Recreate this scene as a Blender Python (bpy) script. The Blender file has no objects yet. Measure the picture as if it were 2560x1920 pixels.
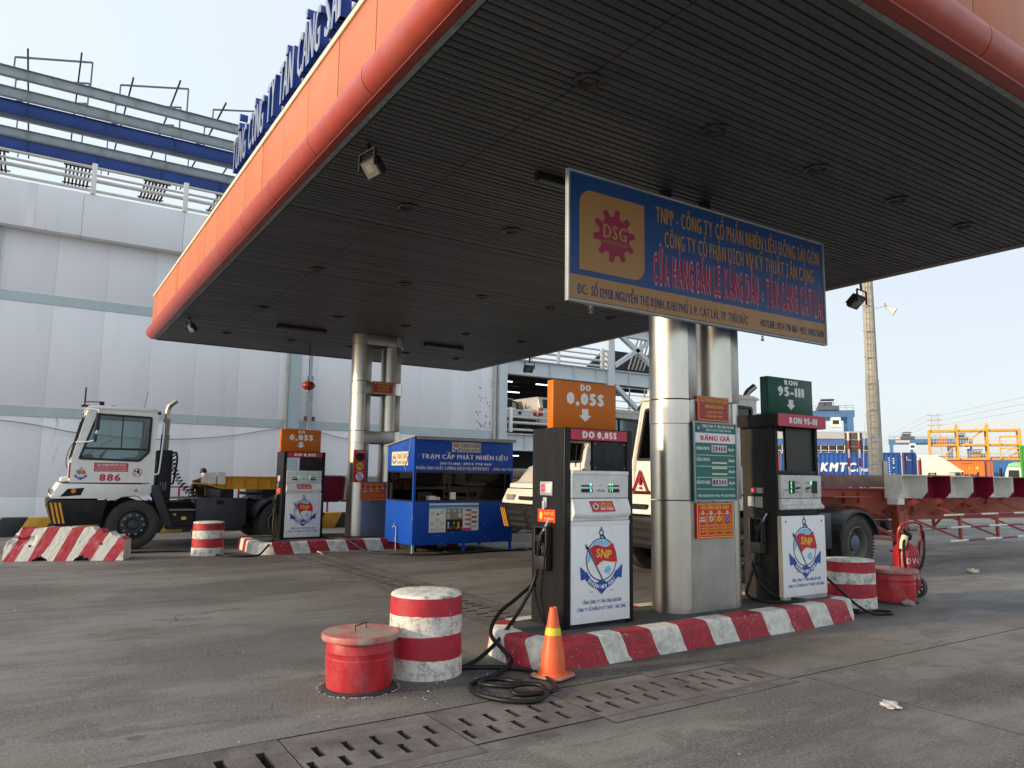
import bpy, bmesh, math, random
from mathutils import Vector, Matrix
from mathutils.geometry import delaunay_2d_cdt
random.seed(7)
S = bpy.context.scene
COL = S.collection
# ---------------------------------------------------------------- camera
cam_data = bpy.data.cameras.new('camera'); cam = bpy.data.objects.new('camera', cam_data); COL.objects.link(cam)
cam_data.sensor_width = 36.0; cam_data.lens = 1833.94/2560*36.0; cam_data.clip_start = 0.05; cam_data.clip_end = 3000
yaw, pitch, roll = (math.radians(a) for a in (-33.015, 7.1766, 0.7382))
rz = Matrix.Rotation(yaw, 3, 'Z')
right = rz @ Vector((1, 0, 0)); fwd = rz @ Vector((0, math.cos(pitch), math.sin(pitch))); up = rz @ Vector((0, -math.sin(pitch), math.cos(pitch)))
r2 = right*math.cos(roll)+up*math.sin(roll); u2 = up*math.cos(roll)-right*math.sin(roll)
cam.matrix_world = Matrix(((r2.x, u2.x, -fwd.x, 0), (r2.y, u2.y, -fwd.y, 0), (r2.z, u2.z, -fwd.z, 1.65), (0, 0, 0, 1)))
S.camera = cam
# ---------------------------------------------------------------- sky, sun, exposure
SUN_EL, SUN_AZ = math.radians(15.0), math.radians(-79.0)      # azimuth from +Y towards +X: low sun from the left
W = bpy.data.worlds.new('World'); S.world = W; W.use_nodes = True
wn, wl = W.node_tree.nodes, W.node_tree.links
wn.clear()
sky = wn.new('ShaderNodeTexSky'); sky.sky_type = 'NISHITA'; sky.sun_disc = False
sky.sun_elevation = SUN_EL; sky.sun_rotation = SUN_AZ
sky.air_density = 1.0; sky.dust_density = 2.0; sky.ozone_density = 1.5
veil = wn.new('ShaderNodeMix'); veil.data_type = 'RGBA'
veil.inputs[0].default_value = 0.74
bg = wn.new('ShaderNodeBackground'); bg.inputs[1].default_value = 0.12
wo = wn.new('ShaderNodeOutputWorld')
# thin overcast: brighter and whiter towards the sun, greyer away from it
wtc = wn.new('ShaderNodeTexCoord'); wdot = wn.new('ShaderNodeVectorMath'); wdot.operation = 'DOT_PRODUCT'
wdot.inputs[1].default_value = (math.sin(SUN_AZ)*math.cos(SUN_EL), math.cos(SUN_AZ)*math.cos(SUN_EL), math.sin(SUN_EL))
wmr = wn.new('ShaderNodeMapRange'); wmr.inputs[1].default_value = -0.75; wmr.inputs[2].default_value = 0.85
vmx = wn.new('ShaderNodeMix'); vmx.data_type = 'RGBA'; vmx.inputs[6].default_value = (4.75, 5.05, 5.35, 1); vmx.inputs[7].default_value = (6.05, 6.85, 7.5, 1)
wl.new(wtc.outputs['Generated'], wdot.inputs[0]); wl.new(wdot.outputs['Value'], wmr.inputs[0]); wl.new(wmr.outputs[0], vmx.inputs[0])
wl.new(sky.outputs[0], veil.inputs[6]); wl.new(vmx.outputs[2], veil.inputs[7])
wl.new(veil.outputs[2], bg.inputs[0]); wl.new(bg.outputs[0], wo.inputs[0])
sun_d = bpy.data.lights.new('sun', 'SUN'); sun_d.energy = 2.5; sun_d.angle = math.radians(4.0); sun_d.color = (1.0, 0.75, 0.48)
sun = bpy.data.objects.new('sun', sun_d); COL.objects.link(sun)
to_sun = Vector((math.sin(SUN_AZ)*math.cos(SUN_EL), math.cos(SUN_AZ)*math.cos(SUN_EL), math.sin(SUN_EL)))
sun.rotation_euler = to_sun.to_track_quat('Z', 'Y').to_euler()
S.view_settings.view_transform = 'Standard'; S.view_settings.look = 'None'
S.view_settings.gamma = 1.0; S.view_settings.use_curve_mapping = False
S.view_settings.exposure = 0.66
S.render.engine = 'CYCLES'
S.cycles.max_bounces = 6; S.cycles.diffuse_bounces = 4; S.cycles.glossy_bounces = 3; S.cycles.transparent_max_bounces = 12
S.cycles.use_denoising = True; S.cycles.sample_clamp_indirect = 6.0
# ---------------------------------------------------------------- materials
MATS = {}
def M(name, col, rough=0.5, metal=0.0, var=0.10, scale=5.0, dirt=0.0, dcol=(0.06, 0.05, 0.045), dscale=2.2, dlo=0.5, dhi=0.72,
      bump=0.0, bscale=60.0, stretch=(1, 1, 1), spec=0.5, chips=0.0, ccol=(0.45, 0.42, 0.38), cscale=14.0, emit=0.0, orand=0.0):
    if name in MATS: return MATS[name]
    m = bpy.data.materials.new(name); m.use_nodes = True; n, l = m.node_tree.nodes, m.node_tree.links
    b = n['Principled BSDF']
    tc = n.new('ShaderNodeTexCoord'); mp = n.new('ShaderNodeMapping'); mp.inputs['Scale'].default_value = stretch
    oi = n.new('ShaderNodeObjectInfo'); ad = n.new('ShaderNodeVectorMath'); ad.operation = 'ADD'
    mu = n.new('ShaderNodeVectorMath'); mu.operation = 'SCALE'; mu.inputs[0].default_value = (13.7, 7.1, 9.3); l.new(oi.outputs['Random'], mu.inputs['Scale'])
    l.new(tc.outputs['Object'], ad.inputs[0]); l.new(mu.outputs[0], ad.inputs[1]); l.new(ad.outputs[0], mp.inputs[0])
    def noise(sc, det=4.0, ro=0.6):
        t = n.new('ShaderNodeTexNoise'); t.inputs['Scale'].default_value = sc; t.inputs['Detail'].default_value = det; t.inputs['Roughness'].default_value = ro
        l.new(mp.outputs[0], t.inputs['Vector']); return t.outputs['Fac']
    def ramp(src, lo, hi):
        r = n.new('ShaderNodeMapRange'); r.inputs[1].default_value = lo; r.inputs[2].default_value = hi; l.new(src, r.inputs[0]); return r.outputs[0]
    def mix(fac, a, c2):
        x = n.new('ShaderNodeMix'); x.data_type = 'RGBA'
        if isinstance(fac, float): x.inputs[0].default_value = fac
        else: l.new(fac, x.inputs[0])
        for s, v in ((6, a), (7, c2)):
            if isinstance(v, tuple): x.inputs[s].default_value = (*v, 1)
            else: l.new(v, x.inputs[s])
        return x.outputs[2]
    lo = tuple(max(0, c*(1-var)) for c in col); hi = tuple(min(1, c*(1+var)) for c in col)
    c = mix(ramp(noise(scale), 0.3, 0.7), lo, hi)
    if dirt > 0:
        f = ramp(noise(dscale, 8.0, 0.7), dlo, dhi); k = n.new('ShaderNodeMath'); k.operation = 'MULTIPLY'; k.inputs[1].default_value = dirt; l.new(f, k.inputs[0])
        c = mix(k.outputs[0], c, dcol)
    if chips > 0:
        f = ramp(noise(cscale, 6.0, 0.75), 0.66-0.1*chips, 0.68-0.1*chips); c = mix(f, c, ccol)
    if orand > 0:
        hv = n.new('ShaderNodeHueSaturation'); rv = n.new('ShaderNodeMapRange'); rv.inputs[3].default_value = 1-orand; rv.inputs[4].default_value = 1+orand
        l.new(oi.outputs['Random'], rv.inputs[0]); l.new(rv.outputs[0], hv.inputs['Value']); l.new(c, hv.inputs['Color']); c = hv.outputs[0]
    l.new(c, b.inputs['Base Color'])
    b.inputs['Roughness'].default_value = rough; b.inputs['Metallic'].default_value = metal; b.inputs['Specular IOR Level'].default_value = spec
    rr = ramp(noise(scale*1.7), 0.2, 0.8); mr = n.new('ShaderNodeMapRange'); mr.inputs[3].default_value = max(0.03, rough*0.8); mr.inputs[4].default_value = min(1, rough*1.2)
    l.new(rr, mr.inputs[0]); l.new(mr.outputs[0], b.inputs['Roughness'])
    if bump > 0:
        bp = n.new('ShaderNodeBump'); bp.inputs['Strength'].default_value = bump; bp.inputs['Distance'].default_value = 0.02
        l.new(noise(bscale, 5.0), bp.inputs['Height']); l.new(bp.outputs[0], b.inputs['Normal'])
    if emit > 0:
        b.inputs['Emission Color'].default_value = (*col, 1); b.inputs['Emission Strength'].default_value = emit
    MATS[name] = m; return m
def GLASS(name, tint, refl=0.12, ior=1.5):
    if name in MATS: return MATS[name]
    m = bpy.data.materials.new(name); m.use_nodes = True; n, l = m.node_tree.nodes, m.node_tree.links
    n.remove(n['Principled BSDF']); out = n['Material Output']
    t = n.new('ShaderNodeBsdfTransparent'); t.inputs[0].default_value = (*tint, 1)
    g = n.new('ShaderNodeBsdfGlossy'); g.inputs['Roughness'].default_value = 0.03; g.inputs[0].default_value = (.9, .95, 1, 1)
    fr = n.new('ShaderNodeFresnel'); fr.inputs[0].default_value = ior
    no = n.new('ShaderNodeTexNoise'); no.inputs['Scale'].default_value = 3.0
    ad = n.new('ShaderNodeMath'); ad.operation = 'MULTIPLY_ADD'; ad.inputs[1].default_value = refl; l.new(no.outputs['Fac'], ad.inputs[0]); l.new(fr.outputs[0], ad.inputs[2])
    x = n.new('ShaderNodeMixShader'); l.new(ad.outputs[0], x.inputs[0]); l.new(t.outputs[0], x.inputs[1]); l.new(g.outputs[0], x.inputs[2]); l.new(x.outputs[0], out.inputs[0])
    MATS[name] = m; return m
# ---------------------------------------------------------------- mesh helper
class MB:
    def __init__(s): s.v = []; s.f = []; s.m = []
    def add(s, vs, fs, mi=0):
        o = len(s.v); s.v += [tuple(p) for p in vs]; s.f += [tuple(o+i for i in f) for f in fs]; s.m += [mi]*len(fs); return s
    def box(s, x0, y0, z0, x1, y1, z1, mi=0):
        return s.add([(x0,y0,z0),(x1,y0,z0),(x1,y1,z0),(x0,y1,z0),(x0,y0,z1),(x1,y0,z1),(x1,y1,z1),(x0,y1,z1)],
                     [(0,3,2,1),(4,5,6,7),(0,1,5,4),(1,2,6,5),(2,3,7,6),(3,0,4,7)], mi)
    def bar(s, a, b, w, h=None, mi=0, upv=(0, 0, 1)):
        a, b = Vector(a), Vector(b); h = h or w; d = (b-a).normalized(); uu = Vector(upv)
        if abs(d.dot(uu)) > 0.97: uu = Vector((0, 1, 0))
        r = d.cross(uu).normalized()*w/2; q = r.cross(d).normalized()*h/2
        return s.add([a-r-q, a+r-q, a+r+q, a-r+q, b-r-q, b+r-q, b+r+q, b-r+q], [(0,1,2,3),(4,7,6,5),(0,4,5,1),(1,5,6,2),(2,6,7,3),(3,7,4,0)], mi)
    def tube(s, pts, r, n=8, mi=0, closed=False):
        pts = [Vector(p) for p in pts]; k = len(pts); rs = r if isinstance(r, (list, tuple)) else [r]*k
        vs = []; prev = None
        for i, p in enumerate(pts):
            a = pts[i-1] if (i > 0 or closed) else p; c = pts[(i+1) % k] if (i < k-1 or closed) else p
            t = (c-a).normalized()
            if prev is None:
                e = Vector((0, 0, 1)) if abs(t.z) < 0.9 else Vector((1, 0, 0)); u = t.cross(e).normalized()
            else: u = (prev-t*prev.dot(t)).normalized()
            prev = u; w = t.cross(u)
            vs += [p+(u*math.cos(2*math.pi*j/n)+w*math.sin(2*math.pi*j/n))*rs[i] for j in range(n)]
        fs = []
        for i in range(k if closed else k-1):
            a, b = i*n, ((i+1) % k)*n
            fs += [(a+j, a+(j+1) % n, b+(j+1) % n, b+j) for j in range(n)]
        if not closed: fs += [tuple(range(n-1, -1, -1)), tuple((k-1)*n+j for j in range(n))]
        return s.add(vs, fs, mi)
    def cyl(s, a, b, r, n=16, mi=0, r2=None): return s.tube([a, b], [r, r if r2 is None else r2], n, mi)
    def lathe(s, prof, n=32, c=(0, 0, 0), axis='z', mis=None):
        vs = []; fs = []; k = len(prof)
        def P(r, h, t):
            x, y = r*math.cos(t), r*math.sin(t)
            return {'z': (c[0]+x, c[1]+y, c[2]+h), 'y': (c[0]+x, c[1]+h, c[2]+y), 'x': (c[0]+h, c[1]+x, c[2]+y)}[axis]
        for r, h in prof: vs += [P(max(r, 1e-4), h, 2*math.pi*j/n) for j in range(n)]
        o = len(s.v); s.v += vs
        for i in range(k-1):
            for j in range(n):
                s.f.append((o+i*n+j, o+i*n+(j+1) % n, o+(i+1)*n+(j+1) % n, o+(i+1)*n+j)); s.m.append(mis[i] if mis else 0)
        return s
    def prism(s, poly, axis, a, b, mi=0):
        def P(p, h): return {'y': (p[0], h, p[1]), 'x': (h, p[0], p[1]), 'z': (p[0], p[1], h)}[axis]
        k = len(poly)
        return s.add([P(p, a) for p in poly]+[P(p, b) for p in poly], [tuple(range(k)), tuple(range(2*k-1, k-1, -1))]+[(i, i+k, (i+1) % k+k, (i+1) % k) for i in range(k)], mi)
    def quad(s, a, b, c, d, mi=0): return s.add([a, b, c, d], [(0, 1, 2, 3)], mi)
    def xf(s, mat): s.v = [tuple(mat @ Vector(p)) for p in s.v]; return s
    def build(s, name, mats, parent=None, loc=None, bevel=0.0, sharp=38, clean=True, rotz=0.0):
        me = bpy.data.meshes.new(name); me.from_pydata(s.v, [], s.f)
        if not isinstance(mats, (list, tuple)): mats = [mats]
        for m in mats: me.materials.append(m)
        me.polygons.foreach_set('material_index', s.m)
        if clean or bevel:
            bm = bmesh.new(); bm.from_mesh(me); bmesh.ops.recalc_face_normals(bm, faces=bm.faces)
            if bevel:
                es = [e for e in bm.edges if len(e.link_faces) == 2 and e.calc_face_angle(0) > 0.6]
                bmesh.ops.bevel(bm, geom=es, offset=bevel, segments=2, profile=0.5, affect='EDGES', clamp_overlap=True)
            bm.to_mesh(me); bm.free()
        me.polygons.foreach_set('use_smooth', [True]*len(me.polygons)); me.set_sharp_from_angle(angle=math.radians(sharp))
        o = bpy.data.objects.new(name, me); COL.objects.link(o)
        if parent: o.parent = parent
        if loc: o.location = loc
        if rotz: o.rotation_euler.z = rotz
        return o
def thing(name, label, cat, loc=(0, 0, 0), rotz=0.0, group=None):
    o = bpy.data.objects.new(name, None); COL.objects.link(o); o.location = loc; o.rotation_euler.z = rotz; o.empty_display_size = 0.2
    return tag(o, label, cat, group)
def tag(o, label, cat, group=None):
    o['label'] = label; o['category'] = cat
    if group: o['group'] = group
    return o
def kind(o, k): o['kind'] = k; return o
def dup(o, parent=None, loc=None):
    c = o.copy(); COL.objects.link(c)
    if parent: c.parent = parent
    if loc is not None: c.location = loc
    for ch in list(o.children): dup(ch, c)
    return c
# ---------------------------------------------------------------- flat print (lettering, signs)
TXT = {}
def glyphs(txt):
    if txt in TXT: return TXT[txt]
    cu = bpy.data.curves.new('t', 'FONT'); cu.body = txt; cu.resolution_u = 2
    ob = bpy.data.objects.new('t', cu); COL.objects.link(ob)
    me = bpy.data.meshes.new_from_object(ob.evaluated_get(bpy.context.evaluated_depsgraph_get()))
    vs = [(v.co.x, v.co.y) for v in me.vertices]; fs = [tuple(p.vertices) for p in me.polygons]
    par = list(range(len(vs)))
    def find(a):
        while par[a] != a: par[a] = par[par[a]]; a = par[a]
        return a
    for f in fs:
        for i in f[1:]: par[find(i)] = find(f[0])
    ids = {}; isl = [ids.setdefault(find(i), len(ids)) for i in range(len(vs))]
    bpy.data.objects.remove(ob); bpy.data.curves.remove(cu); bpy.data.meshes.remove(me)
    xs = [v[0] for v in vs] or [0, 1]
    TXT[txt] = (vs, fs, isl, min(xs), max(xs)); return TXT[txt]
CAP = None
class Print:
    """flat shapes on a plane: o origin, r right, u up; layers stand eps apart towards the viewer"""
    def __init__(s, o, r, u, eps=0.0015): s.o, s.r, s.u = Vector(o), Vector(r), Vector(u); s.n = s.r.cross(s.u); s.eps = eps; s.mb = MB(); s.mats = []
    def mi(s, m):
        if m not in s.mats: s.mats.append(m)
        return s.mats.index(m)
    def P(s, x, z, k): return s.o+s.r*x+s.u*z+s.n*(s.eps*(k+1))
    def poly(s, pts, m, k=0): s.mb.add([s.P(x, z, k) for x, z in pts], [tuple(range(len(pts)))], s.mi(m)); return s
    def rect(s, x0, z0, x1, z1, m, k=0): return s.poly([(x0, z0), (x1, z0), (x1, z1), (x0, z1)], m, k)
    def ell(s, x, z, a, b, m, k=0, n=28): return s.poly([(x+a*math.cos(2*math.pi*i/n), z+b*math.sin(2*math.pi*i/n)) for i in range(n)], m, k)
    def strip(s, pts, w, m, k=0, closed=False):
        q = [Vector((p[0], p[1])) for p in pts]; L = []; R = []; c = len(q)
        for i in range(c):
            a = q[i-1] if (i > 0 or closed) else q[i]; b = q[(i+1) % c] if (i < c-1 or closed) else q[i]
            t = (b-a).normalized(); nn = Vector((-t.y, t.x))*w/2; L.append(q[i]+nn); R.append(q[i]-nn)
        for i in range(c if closed else c-1):
            j = (i+1) % c; s.poly([tuple(R[i]), tuple(R[j]), tuple(L[j]), tuple(L[i])], m, k)
        return s
    def ring(s, x, z, a, b, w, m, k=0, n=32): return s.strip([(x+a*math.cos(2*math.pi*i/n), z+b*math.sin(2*math.pi*i/n)) for i in range(n)], w, m, k, True)
    def frame(s, x0, z0, x1, z1, w, m, k=0):
        s.rect(x0, z0, x1, z0+w, m, k); s.rect(x0, z1-w, x1, z1, m, k); s.rect(x0, z0+w, x0+w, z1-w, m, k); s.rect(x1-w, z0+w, x1, z1-w, m, k); return s
    def text(s, t, x0, x1, z0, z1, m, k=0, bold=0.03, rot=None, slant=0.0):
        """fit to x0..x1, capitals from z0 to z1"""
        global CAP
        if CAP is None:
            g = glyphs('H'); CAP = max(v[1] for v in g[0])
        pen = 0.0; items = []
        for ch in t:
            base = 'D' if ch == 'Đ' else 'd' if ch == 'đ' else ch
            if ch == ' ': pen += 0.26+bold; continue
            vs, fs, isl, a, b = glyphs(base); items.append((pen, ch, vs, fs, isl, a, b)); pen += (b-a)+0.075+2.2*bold
        wd = max(1e-3, pen-0.075-0.2*bold); sx = (x1-x0)/wd; sz = (z1-z0)/CAP
        for n_, (pp, ch, vs, fs, isl, a, b) in enumerate(items):
            def place(vx, vz):
                px, pz = x0+(pp+bold+vx-a+slant*vz)*sx, z0+vz*sz
                if rot:
                    cx, cz, an = rot; c, sn = math.cos(an), math.sin(an); px, pz = cx+(px-cx)*c-(pz-cz)*sn, cz+(px-cx)*sn+(pz-cz)*c
                return px, pz
            for q, (sh, sv) in enumerate(((0, 0),) if bold == 0 else ((-bold, 0), (0, 0), (bold, 0), (0, bold*.55), (0, -bold*.55)) if bold > .055 else ((-bold, 0), (0, 0), (bold, 0))):
                s.mb.add([s.P(*place(vx+sh, vz+sv), k+0.12*q+0.035*(i % 4)) for (vx, vz), i in zip(vs, isl)], fs, s.mi(m))
            if ch in 'Đđ':
                h = CAP*.5 if ch == 'Đ' else CAP*.86; r = (a-.07, a+.30) if ch == 'Đ' else (b-.26, b+.07)
                s.mb.add([s.P(*place(vx, vz), k+.5) for vx, vz in ((r[0], h-.035), (r[1], h-.035), (r[1], h+.035), (r[0], h+.035))], [(0, 1, 2, 3)], s.mi(m))
        return s
    def build(s, name, parent=None): return s.mb.build(name, s.mats, parent, clean=False)
# ---------------------------------------------------------------- shared materials
m_white = M('white_paint', (0.78, 0.78, 0.76), 0.35, dirt=0.25, dcol=(0.42, 0.39, 0.34), dscale=3)
m_whiteprint = M('white_print', (0.86, 0.86, 0.84), 0.5, var=0.04)
m_greyprint = M('silver_print', (0.74, 0.75, 0.74), 0.5, var=0.04)
m_redprint = M('red_print', (0.62, 0.015, 0.03), 0.45, var=0.06)
m_crimson = M('crimson_band', (0.58, 0.03, 0.07), 0.35, var=0.06, dirt=0.12)
m_yelprint = M('yellow_print', (0.85, 0.55, 0.05), 0.5, var=0.05)
m_blueprint = M('blue_print', (0.01, 0.07, 0.36), 0.5, var=0.05)
m_navy = M('navy_print', (0.012, 0.025, 0.12), 0.5, var=0.05)
m_skyprint = M('skyblue_print', (0.25, 0.6, 0.85), 0.5, var=0.05)
m_blackprint = M('black_print', (0.012, 0.012, 0.013), 0.5, var=0.05)
m_black = M('black_cabinet', (0.010, 0.010, 0.011), 0.38, spec=0.25, var=0.3, dirt=0.3, dcol=(0.045, 0.042, 0.038), dscale=3.5, dlo=0.48, dhi=0.8, stretch=(1, 1, 0.35))
m_blackold = M('worn_black_cabinet', (0.015, 0.014, 0.0135), 0.55, spec=0.25, var=0.35, dirt=0.5, dcol=(0.055, 0.047, 0.04), dscale=4, stretch=(1, 1, 0.25))
m_dark = M('dark_metal', (0.018, 0.018, 0.019), 0.5, spec=0.3, var=0.25)
m_vdark = M('dark_hollow', (0.006, 0.006, 0.006), 0.8, var=0.1)
m_rubber = M('black_rubber', (0.011, 0.011, 0.0115), 0.45, spec=0.3, var=0.25, scale=12, dirt=0.3, dcol=(0.035, 0.033, 0.03), dscale=5)
m_tyre = M('tyre_rubber', (0.035, 0.032, 0.03), 0.8, var=0.2, dirt=0.6, dcol=(0.1, 0.088, 0.075), dscale=3, dlo=0.35, dhi=0.8)
m_steel = M('brushed_steel', (0.66, 0.62, 0.54), 0.33, 1.0, var=0.14, scale=2.5, dirt=0.45, dcol=(0.33, 0.29, 0.24), dscale=1.8, stretch=(1, 1, 0.3))
m_steelflat = M('steel_cladding', (0.46, 0.45, 0.42), 0.38, 0.85, var=0.14, scale=3, dirt=0.4, dcol=(0.24, 0.22, 0.2), dscale=2.2, dlo=0.45, dhi=0.65)
m_galv = M('galvanised_steel', (0.36, 0.40, 0.43), 0.5, 0.25, var=0.2, scale=3, dirt=0.25, dcol=(0.2, 0.19, 0.17), dscale=1.5)
m_kerbred = M('kerb_red_paint', (0.37, 0.017, 0.03), 0.55, var=0.28, scale=7, dirt=0.45, dcol=(0.14, 0.025, 0.03), dscale=5, chips=0.5, ccol=(0.5, 0.3, 0.3), cscale=22, bump=0.35, bscale=45)
m_kerbwhite = M('kerb_white_paint', (0.70, 0.68, 0.61), 0.7, var=0.18, scale=9, dirt=0.75, dcol=(0.2, 0.18, 0.15), dscale=7, dlo=0.48, dhi=0.72, bump=0.45, bscale=45)
m_drumred = M('drum_red_paint', (0.46, 0.014, 0.024), 0.42, var=0.3, scale=5, dirt=0.9, dcol=(0.42, 0.09, 0.10), dscale=4.5, dlo=.44, dhi=.64, bump=0.2, bscale=30, stretch=(1, 1, .55), chips=.1, ccol=(.12, .03, .03), cscale=10)
m_bolwhite = M('bollard_white_paint', (0.72, 0.70, 0.63), 0.7, var=0.12, scale=9, dirt=0.85, dcol=(0.20, 0.17, 0.145), dscale=11, dlo=0.49, dhi=0.66, bump=0.5, bscale=40, chips=0.55, ccol=(0.22, 0.2, 0.18), cscale=17)
m_bolred = M('bollard_red_paint', (0.46, 0.018, 0.035), 0.55, var=0.25, scale=6, dirt=0.7, dcol=(0.22, 0.02, 0.032), dscale=4, dlo=.45, dhi=.65, chips=.12, ccol=(.55, .2, .22), bump=0.15, bscale=35)
m_orange = M('fascia_orange', (0.54, 0.165, 0.068), 0.5, orand=0.05, var=0.07, scale=1.2, dirt=0.4, dcol=(0.40, 0.145, 0.075), dscale=5, dlo=.55, dhi=.8, stretch=(1, 1, 0.12), bump=.05, bscale=3)
m_tubered = M('edge_tube_red', (0.42, 0.062, 0.038), 0.38, var=0.1, dirt=0.5, dcol=(0.33, 0.13, 0.10), dscale=1.6, bump=.04, bscale=4)
m_tubedark = M('edge_joint_red', (0.10, 0.012, 0.012), 0.6)
m_cream = M('cream_trim', (0.72, 0.66, 0.5), 0.5)
m_soffit = M('soffit_strip_paint', (0.080, 0.083, 0.086), 0.5, orand=0.14, spec=0.3, var=0.14, scale=0.7, dirt=0.5, dcol=(0.055, 0.052, 0.05), dscale=0.7, dlo=.5, dhi=.7)
m_caulk = M('soffit_caulk', (0.22, 0.25, 0.25), 0.7, var=0.3, scale=14)
m_signor = M('sign_orange', (0.62, 0.15, 0.006), 0.4, spec=.3, var=0.04)
m_signgreen = M('sign_green', (0.004, 0.075, 0.048), 0.4, spec=.3, var=0.05)
m_kblue = M('kiosk_blue_paint', (0.004, 0.072, 0.46), 0.42, spec=0.3, var=0.12, scale=1.5, dirt=0.18, dcol=(0.05, 0.12, 0.3), dscale=2.5, chips=0.05, cscale=10)
m_grey = M('grey_trim', (0.34, 0.33, 0.31), 0.5, dirt=0.2)
m_wall = M('wall_white_paint', (0.84, 0.835, 0.86), 0.75, orand=0.025, var=0.035, scale=0.6, dirt=0.4, dcol=(0.70, 0.675, 0.66), dscale=1.3, dlo=.52, dhi=.78, stretch=(1, 1, 0.16), chips=.02, ccol=(.6, .55, .5), cscale=2.5, bump=0.06, bscale=4)
m_wallband = M('wall_grey_steel', (0.47, 0.55, 0.58), 0.6, var=0.07, scale=0.8, dirt=0.2, dcol=(0.3, 0.32, 0.32))
m_beamblue = M('beam_blue', (0.012, 0.055, 0.26), 0.45, var=0.12, scale=0.8)
m_letblue = M('letter_blue', (0.012, 0.05, 0.30), 0.35, var=0.1)
m_letface = M('letter_face', (0.30, 0.36, 0.45), 0.3, 0.3, var=0.06)
m_conc = M('concrete', (0.36, 0.35, 0.32), 0.85, var=0.18, scale=4, dirt=0.4, dcol=(0.2, 0.19, 0.17), bump=0.3, bscale=30)
m_slab = M('drain_cover_concrete', (0.165, 0.15, 0.143), 0.75, var=0.25, scale=2.2, dirt=0.75, dcol=(0.075, 0.058, 0.055), dscale=2.6, dlo=0.45, dhi=0.66, chips=0.18, ccol=(0.05, 0.028, 0.028), cscale=11, bump=0.3, bscale=50)
m_glass = GLASS('vehicle_glass', (0.62, 0.70, 0.70), 0.02)
m_kglass = GLASS('kiosk_glass', (0.07, 0.075, 0.08), 0.0, 1.25)
m_green_led = M('green_led', (0.08, 1.0, 0.35), 0.4, emit=2.2)
m_cyan_led = M('cyan_led', (0.1, 0.95, 0.85), 0.4, emit=2.2)
m_red_led = M('red_led', (1.0, 0.05, 0.1), 0.4, emit=1.0)
m_yelpaint = M('yellow_paint', (0.75, 0.36, 0.02), 0.45, var=0.12, dirt=0.2)
m_redsteel = M('trailer_red_paint', (0.36, 0.068, 0.038), 0.5, var=0.14, scale=2, dirt=0.35, dcol=(0.22, 0.07, 0.045), dscale=2)
m_maroon = M('maroon_paint', (0.20, 0.008, 0.04), 0.4, var=0.15, scale=3, dirt=0.15)
m_rust = M('rusty_steel', (0.17, 0.085, 0.07), 0.75, var=0.3, scale=4, dirt=0.5, dcol=(0.30, 0.14, 0.09), dscale=3)
m_cabwhite = M('cab_white_paint', (0.82, 0.82, 0.79), 0.28, var=0.03, dirt=0.12, dcol=(0.5, 0.47, 0.4), dscale=2)
m_chassis = M('chassis_black', (0.012, 0.013, 0.016), 0.45, spec=0.3, var=0.3, dirt=0.3, dcol=(0.05, 0.047, 0.043))
m_fender = M('fender_grey', (0.035, 0.040, 0.050), 0.42, spec=0.35, var=0.2, dirt=0.4, dcol=(0.1, 0.095, 0.09))
m_seat = M('seat_fabric', (0.03, 0.032, 0.036), 0.8)
m_chrome = M('exhaust_steel', (0.5, 0.45, 0.38), 0.3, 0.9, var=0.2, dirt=0.4, dcol=(0.2, 0.13, 0.08))
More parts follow.
